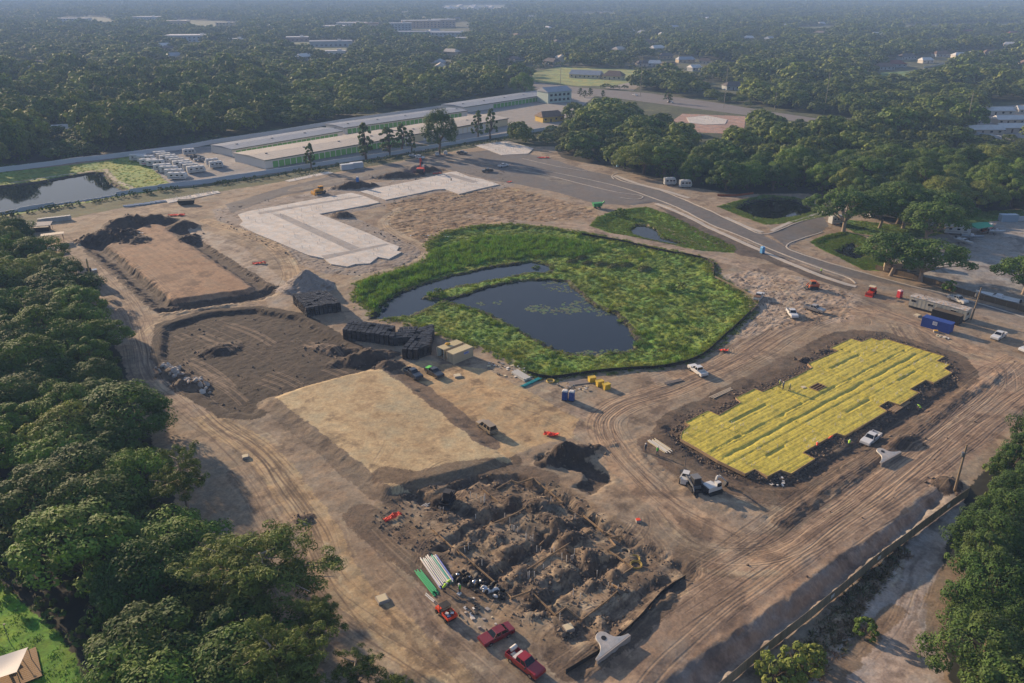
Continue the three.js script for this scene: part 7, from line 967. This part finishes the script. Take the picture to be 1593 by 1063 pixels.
for (const [p, t, L, D, rf, l, hip] of [
  [[70.8, -795.3], -0.4, 30, 12, ROOF.grey, 'long cream building with arched openings on the mown field', 0], [[95.8, -783.8], -0.4, 18, 14, ROOF.brown, 'brown-roofed wing beside the long cream building', 0.2], [[142.7, -914.9], 0.3, 15, 10, ROOF.dark, 'dark-roofed house behind the field, leftmost', 0.2], [[155.3, -914.9], -0.2, 14, 10, ROOF.white, 'white-roofed house behind the field', 0.1], [[166.7, -892.6], 0.4, 14, 10, ROOF.brown, 'brown house with pale gable behind the field', 0], [[185.7, -1015.9], 0, 16, 10, ROOF.dark, 'low house in the trees above the field', 0.2], [[198.5, -962.9], 0.2, 20, 10, ROOF.grey, 'grey long house right of the field', 0.1], [[188.2, -864.5], 0.5, 12, 9, ROOF.white, 'white gabled house catching the sun', 0], [[216.9, -946.4], -0.3, 12, 9, ROOF.brown, 'tan gabled house next to the white gable', 0.1], [[187, -702.4], 0.2, 16, 10, ROOF.dark, 'dark-roofed house beside the main road bend', 0.2], [[384.4, -1379], 0, 16, 10, ROOF.white, 'pale roof deep in the right woods', 0.2],
  [[390, -878.4], 0.2, 18, 11, ROOF.brown, 'brown-roofed house left in the row by the green', 0.2], [[414.2, -907.4], 0, 20, 12, ROOF.red, 'red-brown roofed house by the green', 0.25], [[471.6, -1006.7], 0.3, 22, 10, ROOF.dark, 'dark-roofed house second in the row', 0.2], [[469.9, -954.5], 0.2, 14, 9, ROOF.white, 'house with white pool screen by the green', 0.1], [[531, -1044.6], 0.1, 18, 11, ROOF.brown, 'brown-roofed house in the middle of the row', 0.2], [[544.2, -1025.3], 0.1, 16, 10, ROOF.white, 'pale grey roofed house in the row', 0.2], [[567.2, -1034.8], 0, 20, 12, ROOF.white, 'cream-roofed house right in the row', 0.25], [[604.1, -1064.6], -0.2, 18, 12, ROOF.brown, 'tan-roofed house at the end of the row', 0.25], [[839, -1570.1], 0.1, 20, 12, ROOF.red, 'red roof high among the right woods', 0.25], [[886, -1507.6], 0.1, 20, 12, ROOF.red, 'red roof at the far right edge', 0.25], [[586.7, -1821.1], 0, 14, 10, ROOF.white, 'tiny white gable in the far right woods', 0], [[691.7, -1912.4], 0, 14, 10, ROOF.white, 'small white roof in the far right woods', 0.1],
  [[279.5, -480.9], 0, 20, 7, ROOF.white, 'white mobile home behind the low white fence', 0], [[300.5, -487.7], 0.05, 20, 7, ROOF.white, 'mobile home with blue trim at the right edge', 0], [[315.9, -519.5], 0.05, 18, 7, ROOF.white, 'mobile home with long roof in the second row', 0], [[330.2, -558.4], 0, 20, 7, ROOF.white, 'mobile home farthest back in the park', 0], [[355.6, -564.4], 0, 18, 7, ROOF.white, 'mobile home cut by the right edge', 0], [[24.4, -530.1], 0.5, 16, 10, ROOF.brown, 'yellow house with brown roof by the storage office', 0.1],
  [[-508.6, -878.4], 0.3, 16, 10, ROOF.white, 'pale house in a gap of the left woods', 0.2], [[-483, -851.1], 0, 14, 9, ROOF.brown, 'brown house in a gap of the left woods', 0.2], [[-263.8, -476.5], 0.4, 14, 9, ROOF.white, 'blue-white roof sunk in the near left woods', 0.1]]) house(l, p, t, L, D, l.includes('mobile') ? 3 : 3.4, rf, l.includes('cream building') ? CREAM : l.startsWith('yellow') ? M(0xc0a24a, 0.8) : HW[l.length % 4], 'houses beyond the site', hip);
wall('low white fence before the mobile homes', [[272.9, -478.7], [277.3, -469.9], [282.1, -461.5]], 1.6, 0.12, WALLMAT, 4); wall('short white fence at the green by the pool house', [[438.5, -892.6], [455.9, -907.4], [487.8, -946.4]], 1.8, 0.12, WHITE, 6); wall('pale fence at the back of the boat yard', [[187.1, -288.9], [202.5, -289.8]], 2, 0.12, WALLMAT, 4);
// big blocks far off: shops, schools, apartment houses
function block(label, p, turn, L, D, h, wallMat, roofMat) { const o = thing('flat_roofed_building', label, 'building', [p[0], 0, p[1]], turn, 'large buildings in the distance'); mesh('wall', box(L, h, D, 0, h / 2, 0), wallMat, o); mesh('roof', box(L + 1, 0.8, D + 1, 0, h + 0.3, 0), roofMat, o); const n = Math.round(L / 7), fl = Math.max(1, Math.floor(h / 4)); for (let f = 0; f < fl; f++) for (let i = 0; i < n; i++) mesh('window', box(3, 1.8, 0.2, -L / 2 + ((i + 0.5) * L) / n, 2.2 + f * 3.8, D / 2 + 0.05), GLASS, o); mesh('roof_unit', box(5, 2.2, 4, L * 0.2, h + 1.7, 0), WHITE, o); return o; }
for (const [p, t, L, D, h, w, rf, l] of [[[-190.8, -1792.5], 0.15, 80, 30, 14, M(0xb5957a, 0.8), ROOF.white, 'tan and white apartment block in the haze'], [[-221.6, -1686.5], 0.1, 46, 30, 13, M(0x8d97a0, 0.8), ROOF.grey, 'blue-grey block left of the tan apartments'], [[-145.8, -1821.1], 0.1, 50, 28, 15, M(0xb09a86, 0.8), ROOF.white, 'white-topped wing right of the tan apartments'], [[-164.7, -1468.5], 0.05, 95, 26, 8, M(0x7f9a74, 0.8), ROOF.grey, 'long low store with green and red front'], [[-100.2, -1449.7], 0.05, 75, 34, 8, M(0x9aa6ae, 0.8), ROOF.grey, 'pale low store beside the green one'], [[-72.9, -1346.1], 0, 50, 14, 5, M(0xa8a29a, 0.8), ROOF.white, 'low white-roofed block near the pines'], [[-357.5, -1686.5], 0.1, 60, 30, 8, M(0x93a0aa, 0.8), ROOF.white, 'white-roofed store left of the apartments'], [[-335, -1792.5], 0, 60, 30, 10, M(0xa8a8a4, 0.8), ROOF.white, 'pale store in the middle distance'], [[-296.2, -1737.9], 0.1, 50, 24, 11, M(0xb09a88, 0.8), ROOF.brown, 'tan block beside the pale store'], [[-339.8, -1346.1], 0.2, 34, 20, 6, M(0xa58a80, 0.8), ROOF.white, 'small pink-fronted building among the woods'], [[-262.4, -1228.5], 0.2, 60, 24, 7, M(0x9aa2a8, 0.8), ROOF.grey, 'grey works building among the woods'], [[-222.7, -1064.6], 0, 26, 12, 5, WHITE, ROOF.white, 'bright white shed among the woods'], [[-852.9, -2013.2], 0, 60, 40, 14, M(0xa5afb8, 0.8), ROOF.white, 'pale block far to the left in the haze'], [[-735.1, -1850.5], 0.1, 70, 30, 11, M(0xb3a184, 0.8), ROOF.tan, 'tan block in the left haze'], [[-581.4, -1737.9], 0, 34, 20, 12, M(0xb3a88c, 0.8), ROOF.tan, 'small tan tower block in the left haze'], [[-505.9, -1346.1], 0.1, 75, 34, 9, M(0x9aa8b4, 0.8), ROOF.white, 'long white-roofed building in the left woods'], [[-421.9, -1299.5], 0, 26, 14, 6, WHITE, ROOF.white, 'little white building at the edge of the left woods'], [[-1074.3, -2086.3], 0, 90, 30, 8, M(0xaab4bc, 0.8), ROOF.white, 'faint long building at the far left'], [[-313.4, -2547.7], 0, 24, 18, 10, CREAM, ROOF.tan, 'cream tower far off in the haze']]) block(l, p, t, L, D, h, w, rf);
{ const r = R(55); for (let k = 0; k < 34; k++) { const q = between([-259.2, -3265.3], [-15.8, -3265.3]), x = lerp([-254.4, -3265.3][0], [-20.7, -3265.3][0], r()), z = lerp([-123.8, -2935.2][1], [-150, -3565.4][1], r()); house('small white house in the far estate on the skyline', [x, z], r() * 3, 20, 13, 7, [ROOF.white, ROOF.tan, ROOF.white][k % 3], HW[k % 2], 'houses of the far estate', 0.1); } }
SCATTERED.forEach((p, k) => house('house glimpsed among the distant woods', p, p[0] * 0.7, 15 + (k % 4) * 3, 11, 4.5, [ROOF.grey, ROOF.tan, ROOF.brown, ROOF.white, ROOF.dark][k % 5], HW[k % 4], 'houses among the distant woods', 0.15));
// roadside shrubs and palms at the main road
for (const [p, h, l] of [[[53.8, -655.1], 7, 'palm-like tree by the storage office, left'], [[57.2, -647.2], 6, 'palm-like tree by the storage office, middle'], [[61.9, -655.1], 7, 'palm-like tree by the storage office, right'], [[71.3, -647.2], 6, 'small round tree at the main road'], [[117.2, -617.2], 11, 'slim green tree beside the pale car']]) tree('slim_tree', 0, p, h, 1.4, l, 'roadside trees', 'tree', 5);
// ---------------------------------------------------------------- pipe and pallet yard in the left corner
{ const o = thing('open_shelter', 'long low shelter with pale sheets at the left pipe yard', 'shelter', on([-169.9, -275.3]), 0.25); mesh('roof', box(11, 0.2, 4, 0, 2.6, 0, 0, 0.12), M(0xa59d92, 0.8), o); for (const x of [-5, 0, 5]) for (const z of [-1.7, 1.7]) mesh('post', rod([x, 0, z], [x, 2.6, z], 0.08), WOOD, o); mesh('stored_crates', box(9, 1.6, 3, 0, 0.8, 0), DARK, o); }
{ const o = thing('flat_canopy', 'tilted flat canopy on posts near the pipe yard', 'shelter', on([-156.9, -262.8]), 0.5); mesh('roof', box(7, 0.15, 5, 0, 2.6, 0, 0, -0.1), M(0xa39a8c, 0.8), o); for (const x of [-3, 3]) for (const z of [-2, 2]) mesh('post', rod([x, 0, z], [x, 2.6, z], 0.08), WOOD, o); }
{ const o = thing('flat_canopy', 'pale square roof panel lying nearer the trees', 'shelter', on([-150, -251.3]), 0.7); mesh('roof', box(5, 0.12, 4.5, 0, 1.2, 0, 0, 0.08), M(0xa9a194, 0.8), o); for (const x of [-2, 2]) for (const z of [-1.8, 1.8]) mesh('post', rod([x, 0, z], [x, 1.2, z], 0.08), WOOD, o); }
for (let k = 0; k < 9; k++) { const p = dir([-174.4, -286.3], [-165.8, -290.7], k / 8), o = thing('pallet_stack', 'stack of wrapped white pallets in the row by the long hedge', 'pallets', on(p), 0.3 + k * 0.05, 'wrapped pallets by the hedge'); for (let j = 0; j < 3; j++) mesh('pallet_layer', box(1.3, 0.5, 1.2, 0, 0.3 + j * 0.55, 0, j * 0.06), M(0xa8aaa8, 0.7), o); }
for (let k = 0; k < 7; k++) { const p = dir([-152, -309.7], [-142.1, -316.9], k / 6), a = [p[0] - 2, p[1]], b = [p[0] + 2, p[1] - 1]; pipes('short pale pipes laid in a row beside the hedge', a, b, 4, 1.2, 2, [PVC, M(0x8fa0b0, 0.6)], 0.16).userData.group = 'pipes beside the hedge'; }
{ const o = thing('roll_off_dumpster', 'dark green dumpster on the far left haul road', 'dumpster', on([-130.5, -313.8]), 0.2); mesh('bin', wedge([-2.8, 2.8, 1, 0.2], [-3.2, 3.1, 1.2, 1.8]), M(0x1e2a24, 0.8), o); mesh('rim', merge([box(6.4, 0.12, 0.14, 0, 1.82, 1.2), box(6.4, 0.12, 0.14, 0, 1.82, -1.2)]), DARK, o); mesh('rib', merge([-2, -1, 0, 1, 2].map((x) => box(0.12, 1.4, 0.1, x, 1, 1.13))), DARK, o); }
{ const o = thing('grinder', 'green wood grinder at the end of the straw beds', 'machine', on([33.6, -307.7]), 0.3); mesh('hopper', wedge([-1.6, 1.6, 0.8, 0.8], [-2, 2, 1.1, 2.2]), M(0x2c8a4a, 0.6), o); mesh('chute', bar([1.5, 1.2, 0], [3, 2.6, 0], 0.5, 0.5), M(0x2c8a4a, 0.6), o); wheels(o, [-0.8, 0.8], 0.8, 1, STEEL); }
// deck with a shade sail at the lawn
{ const o = thing('timber_deck', 'brown garden deck at the bottom left corner', 'deck', on([-64.1, -75.1]), 0.62); for (let k = 0; k < 16; k++) mesh('deck_board', box(7, 0.08, 0.34, 0, 0.3, -2.8 + k * 0.37), WOOD, o); mesh('bearers', merge([box(0.15, 0.26, 5.8, -3, 0.13, 0), box(0.15, 0.26, 5.8, 3, 0.13, 0)]), WOOD, o); }
{ const o = thing('shade_sail', 'white shade sail over the garden deck', 'sail', on([-64, -74.3]), 0.3), g = new THREE.PlaneGeometry(5, 5, 8, 8), a = g.attributes.position; for (let i = 0; i < a.count; i++) { const u = a.getX(i) / 5 + 0.5, v = a.getY(i) / 5 + 0.5; a.setXYZ(i, (u - 0.5) * 5, 2.4 + 0.8 * (u + v - 1) - 0.5 * Math.sin(u * 3.1) * Math.sin(v * 3.1), (v - 0.5) * 5); } g.computeVertexNormals(); const m = M(0xb5b2ac, 0.8); m.side = THREE.DoubleSide; mesh('cloth', g, m, o); for (const [x, z, y] of [[-2.5, -2.5, 1.6], [2.5, -2.5, 2.4], [2.5, 2.5, 3.2], [-2.5, 2.5, 2.4]]) mesh('pole', rod([x, 0, z], [x, y, z], 0.05), STEEL, o); }
for (const [p, t, l] of [[[-64.4, -75.9], 0.4, 'dark lounge chair on the deck, left'], [[-64.2, -77], 0.9, 'dark lounge chair on the deck, right']]) { const o = thing('lounge_chair', l, 'chair', on(p, 0.34), t, 'chairs on the deck'); mesh('seat', box(0.7, 0.1, 0.65, 0, 0.4, 0), DARK, o); mesh('backrest', box(0.1, 0.7, 0.65, -0.35, 0.75, 0, 0, 0, 0.25), DARK, o); for (const x of [-0.3, 0.3]) for (const z of [-0.28, 0.28]) mesh('leg', rod([x, 0, z], [x, 0.4, z], 0.03), STEEL, o); }
{ const o = thing('garden_post', 'thin lamp post on the lawn near the deck', 'post', on([-67.2, -80.7])); mesh('shaft', rod([0, 0, 0], [0, 3, 0], 0.05), STEEL, o); mesh('cap', box(0.3, 0.08, 0.2, 0.1, 3, 0), DARK, o); }
// ---------------------------------------------------------------- low growth
function tuft(seed, blades, high, width, lean) { const r = R(seed), pos = [], nor = []; for (let k = 0; k < blades; k++) { const a = r() * 6.28, d = r() * width, x = Math.cos(a) * d, z = Math.sin(a) * d, h = high * (0.5 + 0.6 * r()), b = r() * 6.28, w = 0.05 + 0.06 * r(), l = lean * (0.3 + r()), tx = x + Math.cos(a) * l, tz = z + Math.sin(a) * l; pos.push(x - w * Math.cos(b), -0.05, z - w * Math.sin(b), x + w * Math.cos(b), -0.05, z + w * Math.sin(b), tx, h, tz); for (let i = 0; i < 3; i++) { const n = V(Math.cos(b) * 0.85, 0.6, Math.sin(b) * 0.85).normalize(); nor.push(n.x, n.y, n.z); } } const g = new THREE.BufferGeometry(); g.setAttribute('position', new THREE.Float32BufferAttribute(pos, 3)); g.setAttribute('normal', new THREE.Float32BufferAttribute(nor, 3)); return g; }
function scatter(name, label, geo, mat, points) { const im = new THREE.InstancedMesh(geo, mat, points.length), m = new THREE.Matrix4(), q = new THREE.Quaternion(), c = new THREE.Color(); im.name = numbered(name); tag(im, label, name.split('_').pop(), null, 'stuff'); points.forEach(([x, y, z, s, sy, t, rgb], i) => { im.setMatrixAt(i, m.compose(V(x, y, z), q.setFromAxisAngle(V(0, 1, 0), t), V(s, sy, s))); im.setColorAt(i, c.setRGB(...rgb)); }); scene.add(im); return im; }
const bladeMat = new THREE.MeshPhysicalMaterial({ color: 0xffffff, roughness: 0.8, side: THREE.DoubleSide, transmission: 0.45, thickness: 0, specularIntensity: 0.3 });
function fillPoints(p, n, seed, f) { const r = R(seed), [x0, x1, z0, z1] = bounds(p), out = []; for (let k = 0; k < n; k++) { const x = lerp(x0, x1, r()), z = lerp(z0, z1, r()); if (!inPoly(p, x, z)) continue; const q = f(x, z, r); if (q) out.push(q); } return out; }
{
  const shore = (x, z) => H(x, z) > WATER - 0.02;
  scatter('marsh_grass', 'marsh grass round the big pond, yellowish and bright green patches', tuft(1, 22, 0.27, 0.5, 0.3), bladeMat, fillPoints(Z.wetland, 27000, 71, (x, z, r) => { if (!shore(x, z)) return null; const a = nz(NA, x / 70, z / 70), b = nz(NB, x / 40, z / 40), y = clamp(0.5 + 0.45 * a + 0.12 * b, 0, 1), g = 0.93 + 0.14 * r(); return [x, H(x, z), z, 0.7 + 0.7 * r(), 0.35 + 0.7 * clamp(0.4 + b, 0, 1.4) * r(), r() * 6.3, [lerp(0.17, 0.31, y) * g, lerp(0.31, 0.35, y) * g, lerp(0.03, 0.055, y) * g]]; }));
  { const er = R(74), rim = []; Z.wetland.forEach((p, i) => { const n = Z.wetland[(i + 1) % Z.wetland.length], L = Math.hypot(n[0] - p[0], n[1] - p[1]); for (let k = 0; k < L * 7; k++) { const t = er(), o = (er() + er() + er() - 1.5) * 2.2, x = lerp(p[0], n[0], t) + ((n[1] - p[1]) / L) * o, z = lerp(p[1], n[1], t) - ((n[0] - p[0]) / L) * o; if (shore(x, z)) rim.push([x, H(x, z), z, 0.5 + 0.8 * er(), 0.5 + 0.9 * er(), er() * 6.3, [0.19 + 0.08 * er(), 0.28 + 0.06 * er(), 0.05]]); } }); scatter('rim_grass', 'ragged grass along the rim of the marsh', tuft(6, 22, 0.4, 0.5, 0.35), bladeMat, rim); }
  // reeds along the far and left shores
  const REEDS = [[-43.2, -207.8], [-44.9, -221.5], [-31.3, -235.6], [-26.7, -245.8], [-26.5, -252.7], [-12.8, -270.5], [18.9, -270.5], [31, -256.9], [21.7, -248.5], [9.1, -248.5], [-7.5, -243.2], [-21, -231.9], [-33, -218.2], [-37.1, -201]];
  scatter('reeds', 'tall bright reeds along the far shore of the big pond', tuft(2, 34, 1.3, 0.6, 0.6), bladeMat, [...fillPoints(REEDS, 5200, 72, (x, z, r) => (shore(x, z) && nz(NB, x / 60, z / 60) > -0.6 ? [x, H(x, z), z, 0.8 + 0.8 * r(), 0.6 + 0.7 * r(), r() * 6.3, [0.16 + 0.08 * r(), 0.32 + 0.1 * r(), 0.035]] : null)), ...fillPoints(Z.wetland, 7000, 73, (x, z, r) => (shore(x, z) && nz(NB, x / 75 + 0.5, z / 75) > 0.72 ? [x, H(x, z), z, 0.8 + 0.8 * r(), 0.4 + 0.6 * r(), r() * 6.3, [0.16 + 0.08 * r(), 0.28 + 0.08 * r(), 0.035]] : null))]);
  // islet of growth between the two arms of water, and lily pads
  const pad = new THREE.CircleGeometry(0.34, 9, 0.3, 5.7).rotateX(-Math.PI / 2), padMat = M(0xffffff, 0.5), PADS = [[[15.8, -221.5], 7, 3, 150], [[7.3, -204.3], 3, 1.3, 70], [[12.5, -201.9], 6, 1.4, 130], [[19.9, -205.8], 6, 2.6, 220], [[24.9, -199.6], 3, 1, 30], [[23.7, -173.8], 9, 1.6, 160], [[5.4, -203.3], 2, 1, 40], [[-8.7, -207.3], 1.5, 0.7, 16], [[-3.9, -208.3], 1.6, 0.7, 16], [[22, -216], 4, 4, 90]], r = R(81), pts = [];
  for (const [p, a, b, n] of PADS) for (let k = 0; k < n * 0.5; k++) { const t = r() * 6.3, d = Math.sqrt(r()), x = p[0] + Math.cos(t) * d * a, z = p[1] + Math.sin(t) * d * b * 1.8; if (H(x, z) < WATER) pts.push([x, WATER + 0.012 + 0.01 * r(), z, 0.7 + 0.9 * r(), 1, r() * 6.3, [0.05 + 0.05 * r(), 0.085 + 0.04 * r(), 0.035]]); }
  scatter('lily_pads', 'lily pads floating on the big pond', pad, padMat, pts);
  scatter('bank_grass', 'short grass on the banks of the small basins', tuft(3, 20, 0.26, 0.5, 0.25), bladeMat, [Z.green2, Z.green3, Z.green4, Z.storageGreen, Z.grassRight].flatMap((p, i) => fillPoints(p, [9000, 6000, 4500, 5000, 4000][i], 90 + i, (x, z, q) => (shore(x, z) ? [x, H(x, z), z, 0.7 + 0.7 * q(), 0.5 + 0.7 * q(), q() * 6.3, [0.16 + 0.1 * q(), 0.26 + 0.08 * q(), 0.04]] : null))));
  scatter('lawn_grass', 'bright mown lawn in the bottom left corner', tuft(4, 24, 0.16, 0.6, 0.15), bladeMat, fillPoints(Z.lawnLeft, 16000, 96, (x, z, q) => [x, H(x, z), z, 0.8 + 0.6 * q(), 0.5 + 0.6 * q(), q() * 6.3, [0.12 + 0.06 * q(), 0.24 + 0.06 * q(), 0.03]]));
  // brush along the screened fence and dry weeds
  scatter('dry_brush', 'dry brown brush along the fence and the pale path', tuft(5, 22, 0.42, 0.6, 0.4), bladeMat, [...fillPoints([[60.6, -100.5], [51.7, -93.1], [40.3, -82.2], [31, -73.8], [38.2, -73.8], [46.2, -81.7], [50, -87.8], [61.9, -99]], 2600, 97, (x, z, q) => [x, H(x, z), z, 0.6 + 0.8 * q(), 0.4 + 0.8 * q(), q() * 6.3, q() < 0.35 ? [0.2, 0.22, 0.08] : [0.4 + 0.1 * q(), 0.3 + 0.06 * q(), 0.2]]), ...fillPoints(Z.strawBeds, 2600, 98, (x, z, q) => (nz(NB, x / 60, z / 60) > 0.1 ? [x, H(x, z), z, 0.6 + 0.6 * q(), 0.2 + 0.2 * q(), q() * 6.3, [0.3 + 0.1 * q(), 0.22, 0.12]] : null))]);
  // clods and lumps of turned soil
  const lump = new THREE.IcosahedronGeometry(0.5, 1), lp = lump.attributes.position; for (let i = 0; i < lp.count; i++) { const v = V(0, 0, 0).fromBufferAttribute(lp, i), k = 0.8 + 0.35 * nz(NB, v.x * 0.4 + 0.5, v.z * 0.4 + v.y * 0.3); lp.setXYZ(i, v.x * k, v.y * k * 0.7, v.z * k); } lump.computeVertexNormals();
  const clod = (x, z, q, big) => { const s = (0.12 + 0.5 * Math.pow(q(), 3)) * big, g = 0.6 + 0.6 * q(); return [x, H(x, z) + s * 0.1, z, s, s, q() * 6.3, [0.14 * g, 0.108 * g, 0.08 * g]]; };
  scatter('soil_clods', 'loose clods of turned soil about the diggings', lump, M(0xffffff, 1), [...fillPoints(Z.founds, 3600, 101, (x, z, q) => clod(x, z, q, 1)), ...fillPoints(Z.pit, 300, 102, (x, z, q) => clod(x, z, q, 1.2)), ...fillPoints(Z.roadRight, 500, 103, (x, z, q) => clod(x, z, q, 0.8)), ...fillPoints(Z.paleSand, 1600, 104, (x, z, q) => clod(x, z, q, 0.9)), ...fillPoints(Z.yellowPad, 5200, 106, (x, z, q) => { const dx = x - YA[0], dz = z - YA[1], a = Math.cos(YT) * dx - Math.sin(YT) * dz, b = Math.sin(YT) * dx + Math.cos(YT) * dz; return inPoly(YOUT, a, b) ? null : clod(x, z, q, 1.1); }), ...YOUT.flatMap((p, i) => { const n = YOUT[(i + 1) % YOUT.length], q = R(900 + i), L = Math.hypot(n[0] - p[0], n[1] - p[1]), out = []; for (let k = 0; k < L * 12; k++) { const t = q(), o = 0.3 + 3.2 * q() * q(), a = lerp(p[0], n[0], t) + ((n[1] - p[1]) / L) * o, b = lerp(p[1], n[1], t) - ((n[0] - p[0]) / L) * o; if (!inPoly(YOUT, a, b)) out.push(clod(...yAt(a, b), q, 1.2)); } return out; }), ...fillPoints(Z.slabSkirt, 4200, 105, (x, z, q) => (edgeDist(Z.slabSkirt, x, z) < 4 ? clod(x, z, q, 1.3) : null)), ...HEAPS.flatMap(([x, z, a, b], i) => { const q = R(700 + i), out = []; for (let k = 0; k < 26; k++) { const t = q() * 6.3, d = 0.5 + 0.7 * q(); out.push(clod(x + Math.cos(t) * a * d, z + Math.sin(t) * b * d, q, 1.5)); } return out; })]);
  // low growth on the woodland floor
  const under = oakGeometry(803, 8, 60, 0.3, { tall: 3, wide: 2, low: 0.02 })[0];
  scatter('undergrowth', 'shrubs and saplings filling the floor of the woods', under, leafMat(0xffffff), [[Z.forestLeft, 3600], [Z.woodsCorner, 900], [Z.woodsRight, 2600], [BEHIND_WALL, 9000]].flatMap(([p, n], i) => fillPoints(p, n, 120 + i, (x, z, q) => (inView(x, z, 2) && !inPoly(Z.lawnLeft, x, z) && !inPoly(Z.asphaltFar, x, z) && z > -470 && edgeDist(p, x, z) > 2 ? [x, H(x, z), z, 0.7 + 0.8 * q(), 0.5 + 0.9 * q(), q() * 6.3, [0.07 + 0.04 * q(), 0.125 + 0.03 * q(), 0.028]] : null))));
  // hedge along the white wall
  const bush = oakGeometry(801, 9, 40, 0.35, { tall: 3, wide: 1.6, low: 0.05 })[0]; const hedge = []; const hr = R(9); for (const q of curve([[-204.5, -288], [-184.4, -303.8], [-155.4, -329.9], [-111.8, -361.7], [-63.8, -404.4], [24.5, -487.7]], 2.2)) if (hr() < 0.85) hedge.push([q[0] + hr() - 0.5, H(...q), q[1] + (hr() - 0.5) * 2, 0.5 + 0.5 * hr(), 0.35 + 0.45 * hr(), hr() * 6.3, [0.06 + 0.02 * hr(), 0.1 + 0.03 * hr(), 0.03]]);
  scatter('boundary_hedge', 'dark low hedge along the white storage wall', bush, leafMat(0xffffff), hedge);
}
// single bushes
const BUSH = [0, 1].map((k) => oakGeometry(820 + k, 18, 90, 0.2, { tall: 3, wide: 2, low: 0.05 }));
function bush(label, p, s, tint) { const o = new THREE.Group(); o.name = numbered('bush'); tag(o, label, 'bush', 'bushes on the site'); mesh('stem', BUSH[0][1], BARK, o); mesh('crown', BUSH[Math.round(s * 10) % 2][0], GREENS[tint], o); o.position.set(...on(p)); o.scale.setScalar(s); o.rotation.y = s * 9; scene.add(o); }
for (const [p, s, t, l] of [[[36.3, -75.1], 1.5, 4, 'light green bush at the bottom edge by the fence end'], [[33, -73.8], 1.3, 4, 'light green bush left of its larger neighbour at the bottom edge'], [[39, -77.2], 0.9, 4, 'small light green bush beside the brown brush'], [[47.7, -82.2], 0.9, 1, 'low olive bush on the pale path edge'], [[125.2, -214.4], 1.1, 3, 'bright shrub on the boat yard fence'], [[-35.9, -205.8], 0.9, 2, 'dark shrub on the left shore of the pond'], [[-20.9, -213.4], 0.7, 3, 'round shrub on the islet tip'], [[46.3, -217.1], 0.8, 3, 'rounded green bush on the right of the marsh'], [[49.7, -218.2], 0.7, 4, 'lighter bush beside the rounded one in the marsh'], [[7.8, -238.1], 0.8, 1, 'dark bush at the far water arm'], [[41.4, -297.1], 1.2, 1, 'thicket beside the small pond']]) bush(l, p, s, t);
for (const [p, s] of [[[19.2, -243.2], 1], [[24.3, -241.9], 0.9], [[28.2, -240.6], 1], [[32, -238.1], 1.1], [[36.2, -239.3], 1], [[41.3, -235.6], 1.1], [[22.6, -247.2], 0.9]]) { const o = thing('grassy_mound', 'low grassy mound in the row at the top of the marsh', 'mound', on(p, -0.5), s, 'grassy mounds in the marsh'); const g = new THREE.SphereGeometry(2.3 * s, 18, 8, 0, 6.3, 0, 1.5).scale(1.2, 0.5, 0.9); mesh('turf', g, new THREE.MeshStandardMaterial({ map: perMetre(grain(60, 0.3, 0x5d6434, 0.15), 1), roughness: 1 }), o); mesh('grass_tufts', merge(Array.from({ length: 40 }, (_, k) => { const a = k * 2.4, d = 2.3 * s * Math.sqrt(k / 44); return tuft(k, 12, 0.5, 0.4, 0.3).translate(Math.cos(a) * d * 1.15, 1.1 * s * Math.sqrt(Math.max(0, 1 - (k / 44))), Math.sin(a) * d * 0.85); })), M(0x6e7440, 1, 0, { side: THREE.DoubleSide }), o); }
// white debris and rubble piles
{ const o = thing('rubble_heap', 'heap of pale broken concrete in the dark pit corner', 'rubble', [0, 0, 0]), r = R(66), g = new THREE.DodecahedronGeometry(0.5, 0); for (let k = 0; k < 60; k++) { const p = dir([-79.7, -165], [-67.8, -154.1], r()), q = [p[0] + (r() - 0.5) * 5, p[1] + (r() - 0.5) * 4], m = mesh('concrete_lump', g, k % 3 ? slabGrey : slabMat, o); m.position.set(q[0], H(...q) + 0.2, q[1]); m.scale.set(0.5 + 1.3 * r(), 0.3 + 0.5 * r(), 0.5 + r()); m.rotation.set(r(), r() * 3, r()); } }

shade(scene);
renderer.render(scene, camera);
